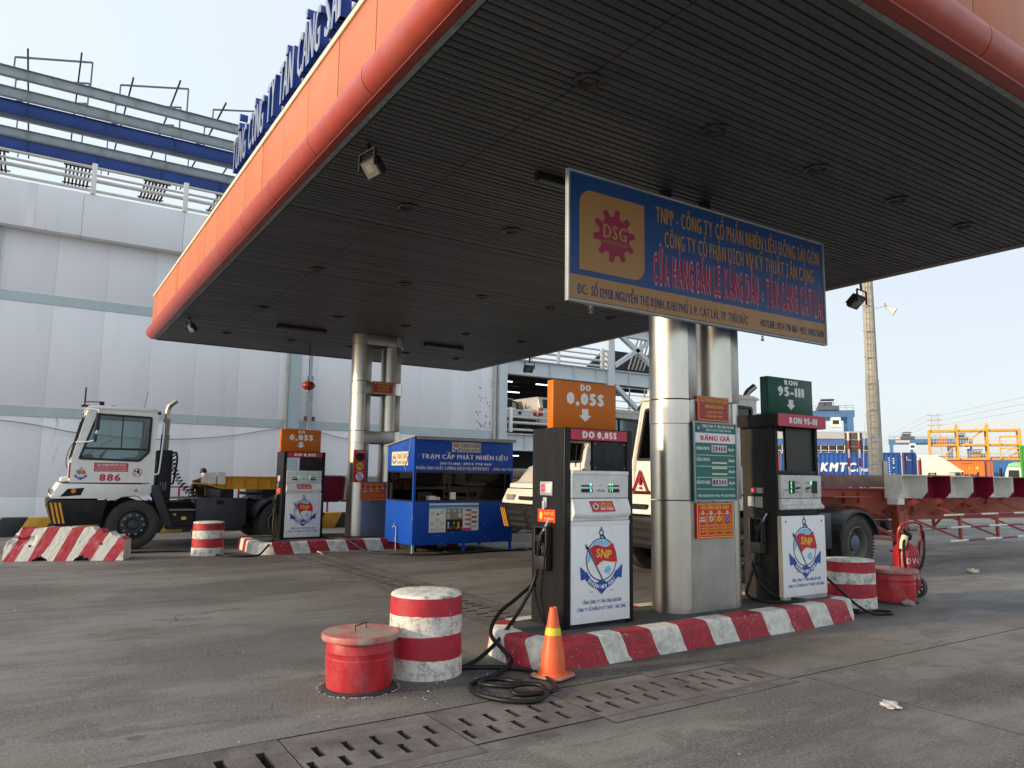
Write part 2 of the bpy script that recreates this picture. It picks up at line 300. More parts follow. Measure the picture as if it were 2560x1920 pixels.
# ---------------------------------------------------------------- port emblem: globe, anchor, red flag
def emblem(p, cx, cz, s, k=0, detail=True, small=False):
    """s = globe half height; drawn on Print p"""
    a, b = s*0.95, s*1.0
    p.ell(cx, cz, a, b, m_whiteprint, k)
    p.poly([(cx-a*.62, cz+b*.62), (cx-a*.2, cz+b*.72), (cx+a*.15, cz+b*.62), (cx+a*.62, cz+b*.68), (cx+a*.5, cz+b*.84), (cx, cz+b*.94), (cx-a*.48, cz+b*.84)], m_skyprint, k+1)
    p.poly([(cx-a*.93, cz-b*.25), (cx-a*.75, cz-b*.05), (cx-a*.62, cz+b*.18), (cx-a*.78, cz+b*.42), (cx-a*.92, cz+b*.2)], m_skyprint, k+1)
    p.poly([(cx+a*.15, cz-b*.62), (cx+a*.3, cz-b*.38), (cx+a*.52, cz-b*.3), (cx+a*.66, cz-b*.5), (cx+a*.5, cz-b*.74), (cx+a*.32, cz-b*.68)], m_skyprint, k+1)
    if detail:
        p.strip([(cx, cz-b*.9), (cx, cz+b*.95)], s*.012, m_greyprint, k+1)
        p.strip([(cx-a*.8, cz-b*.42), (cx-a*.3, cz-b*.56), (cx+a*.3, cz-b*.56), (cx+a*.8, cz-b*.42)], s*.012, m_greyprint, k+1)
    p.ring(cx, cz, a, b, s*.05, m_navy, k+2)
    # anchor arms
    arc = [(cx+1.14*s*math.cos(t), cz-0.12*s+1.18*s*math.sin(t)) for t in [math.radians(205+i*13) for i in range(11)]]
    p.strip(arc, s*.26, m_blueprint, k+3)
    for sg in (-1, 1):
        p.poly([(cx+sg*1.34*s, cz-s*.28), (cx+sg*1.28*s, cz-s*.95), (cx+sg*.72*s, cz-s*.8)], m_blueprint, k+4)
    p.poly([(cx-s*.42, cz-s*1.3), (cx+s*.42, cz-s*1.3), (cx, cz-s*1.66)], m_blueprint, k+4)
    p.poly([(cx-s*.42, cz-s*1.12), (cx, cz-s*.98), (cx+s*.42, cz-s*1.12), (cx+s*.3, cz-s*1.3), (cx-s*.3, cz-s*1.3)], m_blueprint, k+4)
    if not small:
        txt = 'SAIGON NEW PORT'
        for i, ch in enumerate(txt):
            if ch == ' ': continue
            t = math.radians(226+i*88/14); x, z = cx+1.14*s*math.cos(t), cz-0.12*s+1.18*s*math.sin(t)
            h = s*.17; w = s*.13*(0.4 if ch == 'I' else 1.15 if ch in 'NWOG' else 0.9)
            p.text(ch, x-w/2, x+w/2, z-h/2, z+h/2, m_whiteprint, k+6, 0.05, rot=(x, z, t+math.pi/2))
    # ring and flagpole
    p.ring(cx, cz+s*1.28, s*.12, s*.14, s*.06, m_navy, k+3, 12)
    p.strip([(cx+s*.05, cz+s*1.2), (cx+s*.25, cz+s*.98)], s*.09, m_navy, k+3); p.strip([(cx-s*.02, cz+s*1.18), (cx-s*.06, cz+s*.98)], s*.08, m_navy, k+3)
    p.ell(cx, cz+s*1.5, s*.05, s*.06, m_navy, k+3, 8)
    p.strip([(cx-s*.92, cz+s*.62), (cx+s*.08, cz-s*1.0)], s*.06, m_navy, k+5)
    p.poly([(cx-s*1.0, cz+s*.78), (cx-s*.98, cz+s*.5), (cx-s*.8, cz+s*.56)], m_navy, k+5)
    f = [(-.78, .52), (-.5, .68), (-.2, .7), (.1, .6), (.4, .6), (.62, .72), (.74, .75), (.84, .4), (.96, .05), (1.0, -.12), (.7, -.16), (.4, -.1), (.1, -.06), (-.12, -.16), (-.3, -.3), (-.52, .1)]
    p.poly([(cx+x*s, cz+z*s) for x, z in f], m_redprint, k+6)
    p.text('SNP', cx-s*.36, cx+s*.62, cz+s*.08, cz+s*.48, m_yelprint, k+7, 0.035, rot=(cx, cz+.25*s, -0.12))
# ---------------------------------------------------------------- ground sheet with drain trenches and joints cut into it
def ground_mat():
    m = bpy.data.materials.new('yard_concrete'); m.use_nodes = True; n, l = m.node_tree.nodes, m.node_tree.links; b = n['Principled BSDF']
    tc = n.new('ShaderNodeTexCoord')
    def mapped(sc, rot=0.0):
        mp = n.new('ShaderNodeMapping'); mp.inputs['Scale'].default_value = sc; mp.inputs['Rotation'].default_value = (0, 0, rot); l.new(tc.outputs['Object'], mp.inputs[0]); return mp.outputs[0]
    def noise(sc, det=6, ro=0.6, v=None, dist=0.0):
        t = n.new('ShaderNodeTexNoise'); t.inputs['Scale'].default_value = sc; t.inputs['Detail'].default_value = det; t.inputs['Roughness'].default_value = ro; t.inputs['Distortion'].default_value = dist
        l.new(v or tc.outputs['Object'], t.inputs['Vector']); return t.outputs['Fac']
    def rng(src, lo, hi, a=0.0, c=1.0, smooth=True):
        r = n.new('ShaderNodeMapRange'); r.inputs[1].default_value = lo; r.inputs[2].default_value = hi; r.inputs[3].default_value = a; r.inputs[4].default_value = c
        if smooth: r.interpolation_type = 'SMOOTHSTEP'
        l.new(src, r.inputs[0]); return r.outputs[0]
    def mix(f, a, c):
        x = n.new('ShaderNodeMix'); x.data_type = 'RGBA'
        if isinstance(f, float): x.inputs[0].default_value = f
        else: l.new(f, x.inputs[0])
        for s, v in ((6, a), (7, c)):
            if isinstance(v, tuple): x.inputs[s].default_value = (*v, 1)
            else: l.new(v, x.inputs[s])
        return x.outputs[2]
    def math2(op, a, c):
        k = n.new('ShaderNodeMath'); k.operation = op
        for i, v in enumerate((a, c)):
            if isinstance(v, float): k.inputs[i].default_value = v
            else: l.new(v, k.inputs[i])
        return k.outputs[0]
    sx = mapped((0.45, 1.5, 1.0), 0.12)                        # tyre-dragged streaks along the lanes
    col = mix(rng(noise(0.5, 8, 0.65, sx, 0.4), 0.40, 0.60), (0.092, 0.087, 0.080), (0.212, 0.203, 0.188))
    col = mix(rng(noise(0.16, 4, 0.5), 0.45, 0.7), col, mix(rng(noise(0.9, 7), .35, .7), (0.17, 0.167, 0.162), (0.235, 0.231, 0.224)))
    col = mix(math2('MULTIPLY', rng(noise(0.33, 5, 0.6), 0.50, 0.64), 0.6), col, (0.150, 0.118, 0.088))   # rust-brown film
    col = mix(math2('MULTIPLY', rng(noise(2.3, 9, 0.72, sx, 0.8), 0.47, 0.70), 0.75), col, (0.072, 0.065, 0.06))   # soot streaks
    spots = n.new('ShaderNodeTexVoronoi'); spots.inputs['Scale'].default_value = 1.1; l.new(tc.outputs['Object'], spots.inputs['Vector'])
    sd = math2('ADD', spots.outputs['Distance'], math2('MULTIPLY', noise(6.0, 4), 0.16))
    sel = n.new('ShaderNodeSeparateColor'); l.new(spots.outputs['Color'], sel.inputs[0])
    sp = math2('MULTIPLY', rng(sd, 0.13, 0.165, 1, 0), rng(sel.outputs[0], 0.52, 0.56))
    pt = math2('MULTIPLY', rng(noise(0.75, 7, 0.62, None, 1.2), 0.565, 0.61), 0.55); col = mix(pt, col, (0.088, 0.082, 0.076))      # blotchy worn patches
    col = mix(math2('MULTIPLY', sp, 0.8), col, (0.062, 0.058, 0.055))                          # oil drips
    # oily aprons that the spilled fuel left round the pumps
    st = None
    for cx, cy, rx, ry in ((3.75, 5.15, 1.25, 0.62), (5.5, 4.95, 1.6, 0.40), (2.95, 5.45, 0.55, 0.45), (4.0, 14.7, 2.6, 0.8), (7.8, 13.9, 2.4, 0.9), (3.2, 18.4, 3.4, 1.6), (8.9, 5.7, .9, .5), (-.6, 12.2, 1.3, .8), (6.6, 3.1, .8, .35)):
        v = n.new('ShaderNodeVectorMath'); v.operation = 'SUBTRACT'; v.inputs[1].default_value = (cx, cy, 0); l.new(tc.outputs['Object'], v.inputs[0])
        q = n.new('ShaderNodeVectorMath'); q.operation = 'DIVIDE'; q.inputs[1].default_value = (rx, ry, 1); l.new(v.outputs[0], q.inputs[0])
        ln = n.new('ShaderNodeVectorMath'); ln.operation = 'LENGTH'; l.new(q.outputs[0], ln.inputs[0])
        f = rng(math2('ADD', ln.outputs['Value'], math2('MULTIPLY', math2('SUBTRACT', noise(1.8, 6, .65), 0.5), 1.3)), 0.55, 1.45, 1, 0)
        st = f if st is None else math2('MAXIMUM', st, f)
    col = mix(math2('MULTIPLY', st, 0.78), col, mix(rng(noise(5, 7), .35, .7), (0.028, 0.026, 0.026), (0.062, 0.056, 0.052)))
    col = mix(rng(noise(38, 3, 0.6), 0.3, 0.75, 0.0, 0.55), col, mix(rng(noise(55, 2), .4, .6), (0.10, 0.09, 0.08), (0.34, 0.32, 0.29)))   # aggregate speckle
    cr = n.new('ShaderNodeTexVoronoi'); cr.feature = 'DISTANCE_TO_EDGE'; cr.inputs['Scale'].default_value = 0.42
    cv = n.new('ShaderNodeVectorMath'); cv.operation = 'ADD'; nz = n.new('ShaderNodeTexNoise'); nz.inputs['Scale'].default_value = 1.6; nz.inputs['Detail'].default_value = 6
    l.new(tc.outputs['Object'], nz.inputs['Vector']); sc = n.new('ShaderNodeVectorMath'); sc.operation = 'SCALE'; sc.inputs['Scale'].default_value = 0.9; l.new(nz.outputs['Color'], sc.inputs[0])
    l.new(tc.outputs['Object'], cv.inputs[0]); l.new(sc.outputs[0], cv.inputs[1]); l.new(cv.outputs[0], cr.inputs['Vector'])
    crk = math2('MULTIPLY', rng(cr.outputs['Distance'], 0.0, 0.006, 1, 0), rng(noise(0.6, 3), 0.5, 0.6))
    col = mix(math2('MULTIPLY', crk, 0.75), col, (0.045, 0.042, 0.04))
    wf = math2('MULTIPLY', rng(noise(9, 5, .7), 0.715, 0.735), 0.6); col = mix(wf, col, (0.42, 0.41, 0.39))       # dried paint drops
    l.new(col, b.inputs['Base Color'])
    l.new(rng(noise(1.2, 6), 0.3, 0.7, 0.55, 0.9), b.inputs['Roughness'])
    bp = n.new('ShaderNodeBump'); bp.inputs['Strength'].default_value = 0.35; bp.inputs['Distance'].default_value = 0.012
    l.new(math2('SUBTRACT', noise(24, 8, 0.7), math2('MULTIPLY', crk, 0.8)), bp.inputs['Height']); l.new(bp.outputs[0], b.inputs['Normal'])
    return m
m_ground = ground_mat()
m_joint = M('joint_filler', (0.035, 0.032, 0.03), 0.9, var=0.3)
NEAR = (-6.0, 3.97, 5.45, 4.84)          # drain beside the near island
FARD = (4.40, 6.95, 5.30, 15.30)         # drain running away across the lane
JOINTS = [(5.452, 4.07, 26, 4.085), (-14, 10.53, 4.398, 10.545), (5.302, 10.53, 40, 10.545), (5.62, -6, 5.635, 4.05), (14.0, 4.1, 14.015, 10.5), (-14, 1.2, 5.60, 1.213)]
def build_ground():
    verts, edges, holes = [], [], []
    def rect(x0, y0, x1, y1):
        i = len(verts); verts.extend([(x0, y0), (x1, y0), (x1, y1), (x0, y1)]); edges.extend([(i, i+1), (i+1, i+2), (i+2, i+3), (i+3, i)])
    rect(-900, -700, 900, 1100)
    for h in (NEAR, FARD): rect(*h); holes.append(h)
    for h in JOINTS: rect(*h); holes.append(h)
    for x in range(-40, 61, 20):
        for y in range(-20, 61, 20): verts.append((x+.37, y+.61))
    vs, es, fs, *_ = delaunay_2d_cdt([Vector(v) for v in verts], edges, [], 0, 1e-5)
    mb = MB(); out = []
    for f in fs:
        c = sum((vs[i] for i in f), Vector((0, 0)))/len(f)
        if any(h[0] < c.x < h[2] and h[1] < c.y < h[3] for h in holes): continue
        out.append(tuple(f))
    mb.add([(v.x, v.y, 0) for v in vs], out)
    g = kind(mb.build('ground', m_ground), 'structure')
    mb = MB()
    for x0, y0, x1, y1 in JOINTS: mb.quad((x0, y0, -.014), (x1, y0, -.014), (x1, y1, -.014), (x0, y1, -.014))
    for x0, y0, x1, y1 in JOINTS:
        for a, c in (((x0, y0), (x1, y0)), ((x1, y0), (x1, y1)), ((x1, y1), (x0, y1)), ((x0, y1), (x0, y0))): mb.quad((*a, -.014), (*c, -.014), (*c, 0), (*a, 0))
    mb.build('expansion_joint', m_joint, g)
    mb = MB()
    for x0, y0, x1, y1 in (NEAR, FARD):
        mb.quad((x0, y0, -.35), (x1, y0, -.35), (x1, y1, -.35), (x0, y1, -.35))
        for a, c in (((x0, y0), (x1, y0)), ((x1, y0), (x1, y1)), ((x1, y1), (x0, y1)), ((x0, y1), (x0, y0))): mb.quad((*a, -.35), (*c, -.35), (*c, 0), (*a, 0))
    mb.build('drain_trench', m_vdark, g)
    return g
GROUND = build_ground()
m_slotwall = M('slot_shade', (0.035, 0.03, 0.028), 0.85, var=0.3)  # slot and slab edge walls darkened in colour to give shaded slots
def slab_mesh(x0, y0, x1, y1, slots, name='drain_slab', lift=0.0):
    """cover slab with through slots"""
    xs = sorted({x0, x1, *[s[0] for s in slots], *[s[2] for s in slots]}); ys = sorted({y0, y1, *[s[1] for s in slots], *[s[3] for s in slots]})
    mb = MB(); z = lift; zb = -0.09
    for i in range(len(xs)-1):
        for j in range(len(ys)-1):
            cx, cy = (xs[i]+xs[i+1])/2, (ys[j]+ys[j+1])/2
            if any(s[0] < cx < s[2] and s[1] < cy < s[3] for s in slots): continue
            mb.quad((xs[i], ys[j], z), (xs[i+1], ys[j], z), (xs[i+1], ys[j+1], z), (xs[i], ys[j+1], z))
    for a, b2, c, d in list(slots)+[(x0, y0, x1, y1)]:
        for p, q in (((a, b2), (c, b2)), ((c, b2), (c, d)), ((c, d), (a, d)), ((a, d), (a, b2))): mb.quad((*p, zb), (*q, zb), (*q, z), (*p, z), 1)
    return mb.build(name, [m_slab, m_slotwall], GROUND, clean=False, sharp=20)
# near drain: two staggered rows of slots between flat borders
sx0 = [-4.69+1.02*i for i in range(10)]
for i, x0 in enumerate(sx0):
    x1 = min(x0+1.012, 5.44); sl = []
    if x0 < 0.5:
        sl = [(x0+.13+.235*k, 4.36, x0+.185+.235*k, 4.66) for k in range(4)]
        slab_mesh(x0, 3.98, x1, 4.835, sl, lift=random.uniform(-.004, .004)); continue
    for k in range(5):
        a = x0+.125+.188*k
        if a+.05 < x1-.03: sl.append((a, 4.425, a+.046, 4.595))
        a = x0+.03+.188*k
        if a+.05 < x1-.03: sl.append((a, 4.215, a+.046, 4.375))
    slab_mesh(x0, 4.12, x1, 4.685, sl, lift=random.uniform(-.003, .006))
    slab_mesh(x0, 3.98, x1, 4.112, [], 'drain_border', random.uniform(-.005, .003)); slab_mesh(x0, 4.692, x1, 4.835, [], 'drain_border', random.uniform(-.005, .003))
# far drain
y = 6.98
while y < 15.2:
    y1 = min(y+1.012, 15.28); sl = []
    for k in range(5):
        a = y+.06+.19*k
        if a+.05 < y1: sl += [(4.62, a, 4.79, a+.05)]
        if a+.15 < y1: sl += [(4.86, a+.09, 5.03, a+.14)]
    slab_mesh(4.53, y, 5.14, y1, sl, lift=random.uniform(-.004, .004))
    slab_mesh(4.41, y, 4.522, y1, [], 'drain_border', random.uniform(-.005, .002)); slab_mesh(5.148, y, 5.29, y1, [], 'drain_border', random.uniform(-.005, .002))
    y += 1.02
# ---------------------------------------------------------------- pump islands
def island(name, label, outline, marks, ztop, first, inner_in=0.2):
    """outline: kerb polyline (x,y) walked with the outside on the right; marks: stripe borders as lengths along it"""
    t = thing(name, label, 'pump island', (outline[0][0], outline[0][1], 0)); O = Vector((outline[0][0], outline[0][1]))
    pts = [Vector(p)-O for p in outline]; n = len(pts)
    seg = [0]
    for i in range(n): seg.append(seg[-1]+(pts[(i+1) % n]-pts[i]).length)
    total = seg[-1]
    nrm = []
    for i in range(n):
        a, b, c = pts[i-1], pts[i], pts[(i+1) % n]; t1, t2 = (b-a).normalized(), (c-b).normalized(); nn = Vector((t1.y+t2.y, -t1.x-t2.x)).normalized(); nrm.append(nn)
    def at(d):
        d %= total
        for i in range(n):
            if d <= seg[i+1]+1e-9:
                f = (d-seg[i])/max(1e-9, seg[i+1]-seg[i]); return pts[i].lerp(pts[(i+1) % n], f), nrm[i].lerp(nrm[(i+1) % n], f).normalized()
    inner = [pts[i]-nrm[i]*inner_in for i in range(n)]
    mb = MB(); mb.add([(p.x, p.y, ztop-.006) for p in inner]+[(p.x, p.y, 0.002) for p in inner], [tuple(range(n))]+[(i, (i+1) % n, n+(i+1) % n, n+i) for i in range(n)])
    mb.build('island_deck', M('island_deck_concrete', (0.07, 0.066, 0.062), 0.75, var=0.3, dirt=0.5, dcol=(0.03, 0.028, 0.027), bump=0.3), t)
    def along(p):
        q = Vector(p)-O; best = (1e9, 0)
        for i in range(n):
            a, b = pts[i], pts[(i+1) % n]; f = max(0, min(1, (q-a).dot(b-a)/(b-a).length_squared)); best = min(best, ((a.lerp(b, f)-q).length, seg[i]+f*(b-a).length))
        return best[1]
    marks = sorted(m if isinstance(m, float) else along(m) for m in marks)
    for k in range(len(marks)):
        a, b = marks[k], marks[(k+1) % len(marks)]
        if b <= a: b += total
        st = [a+.002]+[seg[i] + (total if seg[i] < a else 0) for i in range(n+1) if a+.01 < seg[i]+(total if seg[i] < a else 0) < b-.01]+[b-.002]
        st = sorted(st); fine = []
        for i in range(len(st)-1):
            m_ = max(1, int((st[i+1]-st[i])/0.06)); fine += [st[i]+(st[i+1]-st[i])*j/m_ for j in range(m_)]
        fine.append(st[-1]); vs = []; sk = 0.075
        for d in fine:
            rw = []
            for h, o, s_ in ((0.0, 0.03, .09), (.05, .022, .06), (ztop*.6, .008, .03), (ztop-.035, 0.0, .0), (ztop-.008, -.016, 0), (ztop, -.045, 0), (ztop-.001, -inner_in, 0)):
                p, nn = at(d+s_ + (random.uniform(-.004, .004) if h < .1 else 0)); q = p+nn*(o+random.uniform(-.004, .004)); rw.append((q.x, q.y, h+(random.uniform(-.004, .003) if 0 < h < ztop-.002 else 0)))
            vs.append(rw)
        R = len(vs[0]); mb = MB(); mb.add([p for rw in vs for p in rw], [(i*R+j, (i+1)*R+j, (i+1)*R+j+1, i*R+j+1) for i in range(len(vs)-1) for j in range(R-1)]+[tuple(range(R)), tuple((len(vs)-1)*R+j for j in range(R-1, -1, -1))])
        mb.build('kerb_block', m_kerbred if (k+first) % 2 == 0 else m_kerbwhite, t, sharp=60)
    return t
o1 = [(4.28, 5.24), (8.30, 5.335), (8.42, 5.38), (8.50, 5.50), (8.52, 5.7), (8.52, 6.2), (8.45, 6.36), (8.3, 6.42), (4.2, 6.42), (3.98, 6.36), (3.82, 6.22), (3.73, 6.02), (3.70, 5.76), (3.73, 5.52), (3.83, 5.37), (4.02, 5.28)]
m1 = [(x, 5.25) for x in (4.375, 4.65, 5.01, 5.39, 5.80, 6.17, 6.67, 7.10, 7.46, 7.84, 8.23)]+[(8.52, 5.55), (8.52, 5.95)]
m1 += [(8.3-.42*i, 6.42) for i in range(10)]+[(4.05, 6.40), (3.80, 6.20), (3.705, 5.78), (3.735, 5.50), (3.90, 5.33)]
island('pump_island', 'near red and white striped kerb island carrying two fuel pumps and a steel column', o1, m1, 0.24, 1)
o2 = [(4.25, 15.46), (8.6, 15.55), (8.75, 15.7), (8.75, 17.3), (8.6, 17.45), (4.2, 17.45), (4.0, 17.25), (3.95, 16.3), (3.95, 15.85), (4.02, 15.6)]
m2 = [0.0, .38, .74, 1.16, 1.58, 2.0, 2.4, 2.8, 3.2, 3.6, 4.0, 4.4, 4.9, 5.3, 5.8, 6.3, 6.8, 7.3, 7.8, 8.3, 8.8, 9.3, 9.8, 10.3, 10.8, 11.3, 11.65, 11.95]
island('pump_island', 'far red and white striped island carrying one pump beside the blue kiosk', o2, m2, 0.24, 0)
# ---------------------------------------------------------------- striped concrete bollards
def bollard(label, x, y, r, h, rot, sx=1.0):
    t = thing('concrete_bollard', label, 'bollard', (x, y, 0), rot, 'striped concrete bollards beside the pumps')
    bands = [(0, .235, m_bolwhite), (.235, .51, m_bolred), (.51, .745, m_bolwhite), (.745, .965, m_bolred)]
    rs = random.Random(int(x*100)); n = 40; jit = [rs.uniform(-1, 1) for _ in range(n)]
    def prof(f): return r*(1.03-.04*f)
    for i, (a, b, m) in enumerate(bands):
        mb = MB(); vs = []; K = 5
        for q in range(K):
            f = a+(b-a)*q/(K-1)
            for j in range(n):
                wob = .006*jit[(j*3+i*7) % n] if 0 < q < K-1 else .004*jit[(j+(0 if q == 0 else 11)+i) % n]
                zz = f*h + ((.012*math.sin(j*.5+i*2)+.006*jit[(j+i*5+(4 if q else 0)) % n]) if 0 < f < .96 and q in (0, K-1) and i+(1 if q else 0) < 4 else 0)
                zz = f*h + (.006*math.sin(j*2*math.pi/n*2+round(f*10))+.003*jit[(j+round(f*20)) % n]) if 0.01 < f < .9 else f*h
                ang = 2*math.pi*j/n; rr = prof(f)*(1+wob*.5); vs.append((sx*rr*math.cos(ang), rr*math.sin(ang), zz))
        mb.add(vs, [(q*n+j, q*n+(j+1) % n, (q+1)*n+(j+1) % n, (q+1)*n+j) for q in range(K-1) for j in range(n)])
        mb.build('painted_band', m, t, sharp=60)
    mb = MB(); mb.lathe([(r*.992, .965*h), (r*.975, .985*h), (r*.93, h), (r*.5, h*1.012), (0, h*1.015)], n)
    mb.v = [(p[0]*sx, p[1], p[2]) for p in mb.v]
    mb.build('top_cap', m_bolwhite, t, sharp=60)
    return t
bollard('tallest striped bollard with white top standing behind the lidded red drum', 2.93, 5.81, 0.305, 0.665, 0.4)
bollard('small striped bollard far off in front of the white tractor 886', 3.13, 16.05, 0.30, 0.66, 1.1)
bollard('oval striped bollard at the island end between pump and red lidded drum', 9.22, 5.92, 0.27, 0.62, -0.45, 1.28)
# ---------------------------------------------------------------- lidded red drums
def drum(label, x, y, r, h, lid_r, rot):
    t = thing('red_drum', label, 'drum', (x, y, 0), rot, 'lidded red drums')
    mb = MB(); mb.lathe([(r*.955, 0.018), (r*.97, .05), (r*1.0, h*.25), (r*1.01, h*.55), (r*1.012, h*.66), (r*1.0, h*.675), (r*1.0, h*.77), (r*1.01, h*.785), (r*.985, h*.93), (r*.96, h)], 40)
    mb.build('drum_body', m_drumred, t, sharp=25)
    mb = MB(); mb.lathe([(0, h+.002), (lid_r*.98, h), (lid_r, h+.008), (lid_r, h+.042), (lid_r*.985, h+.05), (lid_r*.6, h+.054), (0, h+.058)], 44)
    lid = mb.build('lid', M('drum_lid_paint', (0.46, 0.12, 0.11), 0.5, var=0.2, dirt=0.95, dcol=(0.34, 0.26, 0.21), dscale=3.4, dlo=0.46, dhi=0.53, chips=.1, ccol=(.12, .05, .045), cscale=8), t, sharp=30)
    mb = MB(); mb.tube([(-.075, 0, h+.05), (-.075, .0, h+.10), (.075, 0, h+.105), (.075, 0, h+.05)], .005, 6); mb.build('handle', m_dark, lid)
    mb = MB(); mb.lathe([(r*.9, .0), (r*1.13, 0.0), (r*1.12, .012), (r*1.07, .02), (r*.96, .022), (r*.9, .02)], 40)
    rs = random.Random(3); mb.v = [(p[0]*(1+rs.uniform(-.02, .02)), p[1]*(1+rs.uniform(-.02, .02)), p[2]) for p in mb.v]
    mb.build('base_rim', m_joint, t)
    return t
drum('faded red drum with dusty flat lid, standing beside the tallest striped bollard', 2.285, 5.66, 0.262, 0.375, 0.300, 0.6)
drum('lidded red drum between the oval bollard and the wheeled fire extinguisher', 10.17, 5.85, 0.265, 0.40, 0.315, 0.2)
# ---------------------------------------------------------------- traffic cone
def cone():
    t = thing('traffic_cone', 'orange traffic cone with yellow reflective collar in front of the kerb island', 'traffic cone', (3.765, 5.115, 0), 0.35)
    m_c = M('cone_orange', (0.76, 0.12, 0.03), 0.5, var=0.08, dirt=0.25, dcol=(0.35, 0.08, 0.04), dscale=9)
    mb = MB(); mb.lathe([(.125, .03), (.12, .045), (.106, .05), (.096, .19), (.094, .195), (.064, .37), (.055, .415), (.03, .565), (.026, .566), (.024, .55)], 32); mb.build('cone_body', m_c, t, sharp=30)
    mb = MB(); mb.lathe([(.0705, .345), (.0595, .405)], 32); mb.build('reflective_collar', M('collar_yellow', (0.7, 0.6, 0.02), 0.3, var=0.1, scale=30), t)
    a, c = .15, .075; o = [(-a+.04, -a), (a-.04, -a), (a, -a+.04), (a, a-.04), (a-.04, a), (-a+.04, a), (-a, a-.04), (-a, -a+.04)]
    mb = MB(); mb.prism(o, 'z', 0.014, 0.032); mb.build('base_plate', M('cone_base', (0.5, 0.2, 0.14), 0.7, dirt=.8, dcol=(.3, .24, .2)), t, bevel=.004)
    mb = MB(); mb.prism([(x*.985, y*.985) for x, y in o], 'z', 0.001, 0.0135); mb.build('base_foot', m_rubber, t)
    mb = MB()
    for k in range(8): q = 2*math.pi*k/8; mb.bar((.1*math.cos(q), .1*math.sin(q), .033), (.132*math.cos(q), .132*math.sin(q), .033), .016, .012)
    mb.build('base_rib', m_c, t)
cone()
def smooth_path(pts, n=8, closed=False):
    P = [Vector(p) for p in pts]; k = len(P); out = []
    for i in range(k if closed else k-1):
        p0, p1, p2, p3 = (P[(i-1) % k] if closed or i > 0 else P[0]), P[i], P[(i+1) % k], (P[(i+2) % k] if closed or i+2 < k else P[-1])
        for j in range(n):
            t = j/n; out.append(0.5*((2*p1)+(p2-p0)*t+(2*p0-5*p1+4*p2-p3)*t*t+(3*p1-p0-3*p2+p3)*t**3))
    if not closed: out.append(P[-1])
    return out
# ---------------------------------------------------------------- canopy roof
CX0, CX1, CY0, CY1, CZ = 2.43, 11.62, 2.74, 20.42, 5.0
can = thing('station_canopy', 'big flat station roof with orange fascia panels and dark slatted soffit over the pumps', 'canopy', ((CX0+CX1)/2, (CY0+CY1)/2, 0))
cl = Vector(can.location)
def L(mb, *a, **k): mb.v = [(p[0]-cl.x, p[1]-cl.y, p[2]) for p in mb.v]; return mb.build(*a, parent=can, **k)
pitch_s = 0.0907; ns = int((CY1-CY0)/pitch_s)
mb = MB()
for a, b in ((CX0+.03, 3.672), (3.684, 10.04), (10.052, CX1-.16)):     # one strip row: three lengths butted with a gap
    poly = [(0.0, .03), (.004, 0.004), (.012, 0.0), (.066, 0.0), (.0765, .006), (.0765, .03)]
    mb.prism(poly, 'x', a-CX0, b-CX0)
strip0 = None
for i in range(ns):
    o = mb.build('soffit_strip', m_soffit, can, sharp=30) if strip0 is None else strip0.copy()
    if strip0 is None: strip0 = o
    else: COL.objects.link(o); o.parent = can
    o.location = (CX0-cl.x, CY0+i*pitch_s-cl.y, CZ+random.uniform(-.003, .003)); o.rotation_euler.x = random.uniform(-.012, .012)
L(MB().box(CX0, CY0, CZ+.045, CX1, CY1, CZ+.12), 'soffit_backing', M('soffit_gap_dark', (0.02, 0.02, 0.02), 0.8))
# roof deck
L(MB().box(CX0-.02, CY0-.1, 5.75, CX1, CY1, 5.95), 'roof_deck', m_grey)
# left and front edge: red tube, lip, fascia panels, cream trim
XF, YF = 2.30, 2.60
L(MB().box(CX0-.035, CY0-.03, CZ-.005, CX0+.012, CY1, CZ+.022).box(CX0, CY0-.05, CZ-.004, CX1-.15, CY0-.004, CZ+.02), 'soffit_caulk', m_caulk)
m_lip = M('edge_lip_red', (0.30, 0.045, 0.032), 0.45, var=0.15, dirt=0.3, dcol=(0.2, 0.09, 0.07))
L(MB().box(CX0-.12, YF-.06, CZ+.004, CX0-.045, CY1+.02, CZ+.05), 'edge_lip', m_lip)
L(MB().box(CX0-.13, CY0-.16, CZ+.0035, CX1+.05, CY0-.065, CZ+.049), 'edge_lip', m_lip)
L(MB().box(CX0-.045, YF, CZ+.03, CX0-.03, CY1, CZ+.2).box(CX0-.10, CY0-.06, CZ+.03, CX1, CY0-.05, CZ+.2), 'edge_shadow_gap', m_tubedark)
tr = .178
def tube_piece(a, b): 
    prof = [(tr*math.cos(t), tr*math.sin(t)) for t in [2*math.pi*i/28 for i in range(28)]]; return prof
ysp = [CY1+.06, 17.65, 15.86, 13.9, 11.92, 10.4, 8.96, 7.4, 5.88, 4.2, YF]
for a, b in zip(ysp[1:], ysp[:-1]):
    mb = MB(); mb.tube([(2.36, a+.006, CZ+.185), (2.36, b-.006, CZ+.185)], tr, 28); L(mb, 'edge_tube', m_tubered, sharp=50)
for a in ysp[1:-1]: mb = MB(); mb.tube([(2.36, a-.007, CZ+.185), (2.36, a+.007, CZ+.185)], tr-.004, 28); L(mb, 'tube_joint', m_tubedark, sharp=50)
xsp = [2.36, 4.2, 6.10, 8.0, 9.9, CX1+.1]
for a, b in zip(xsp[:-1], xsp[1:]):
    mb = MB(); mb.tube([(a+.006, YF+.06, CZ+.185), (b-.006, YF+.06, CZ+.185)], tr, 28); L(mb, 'edge_tube', m_tubered, sharp=50)
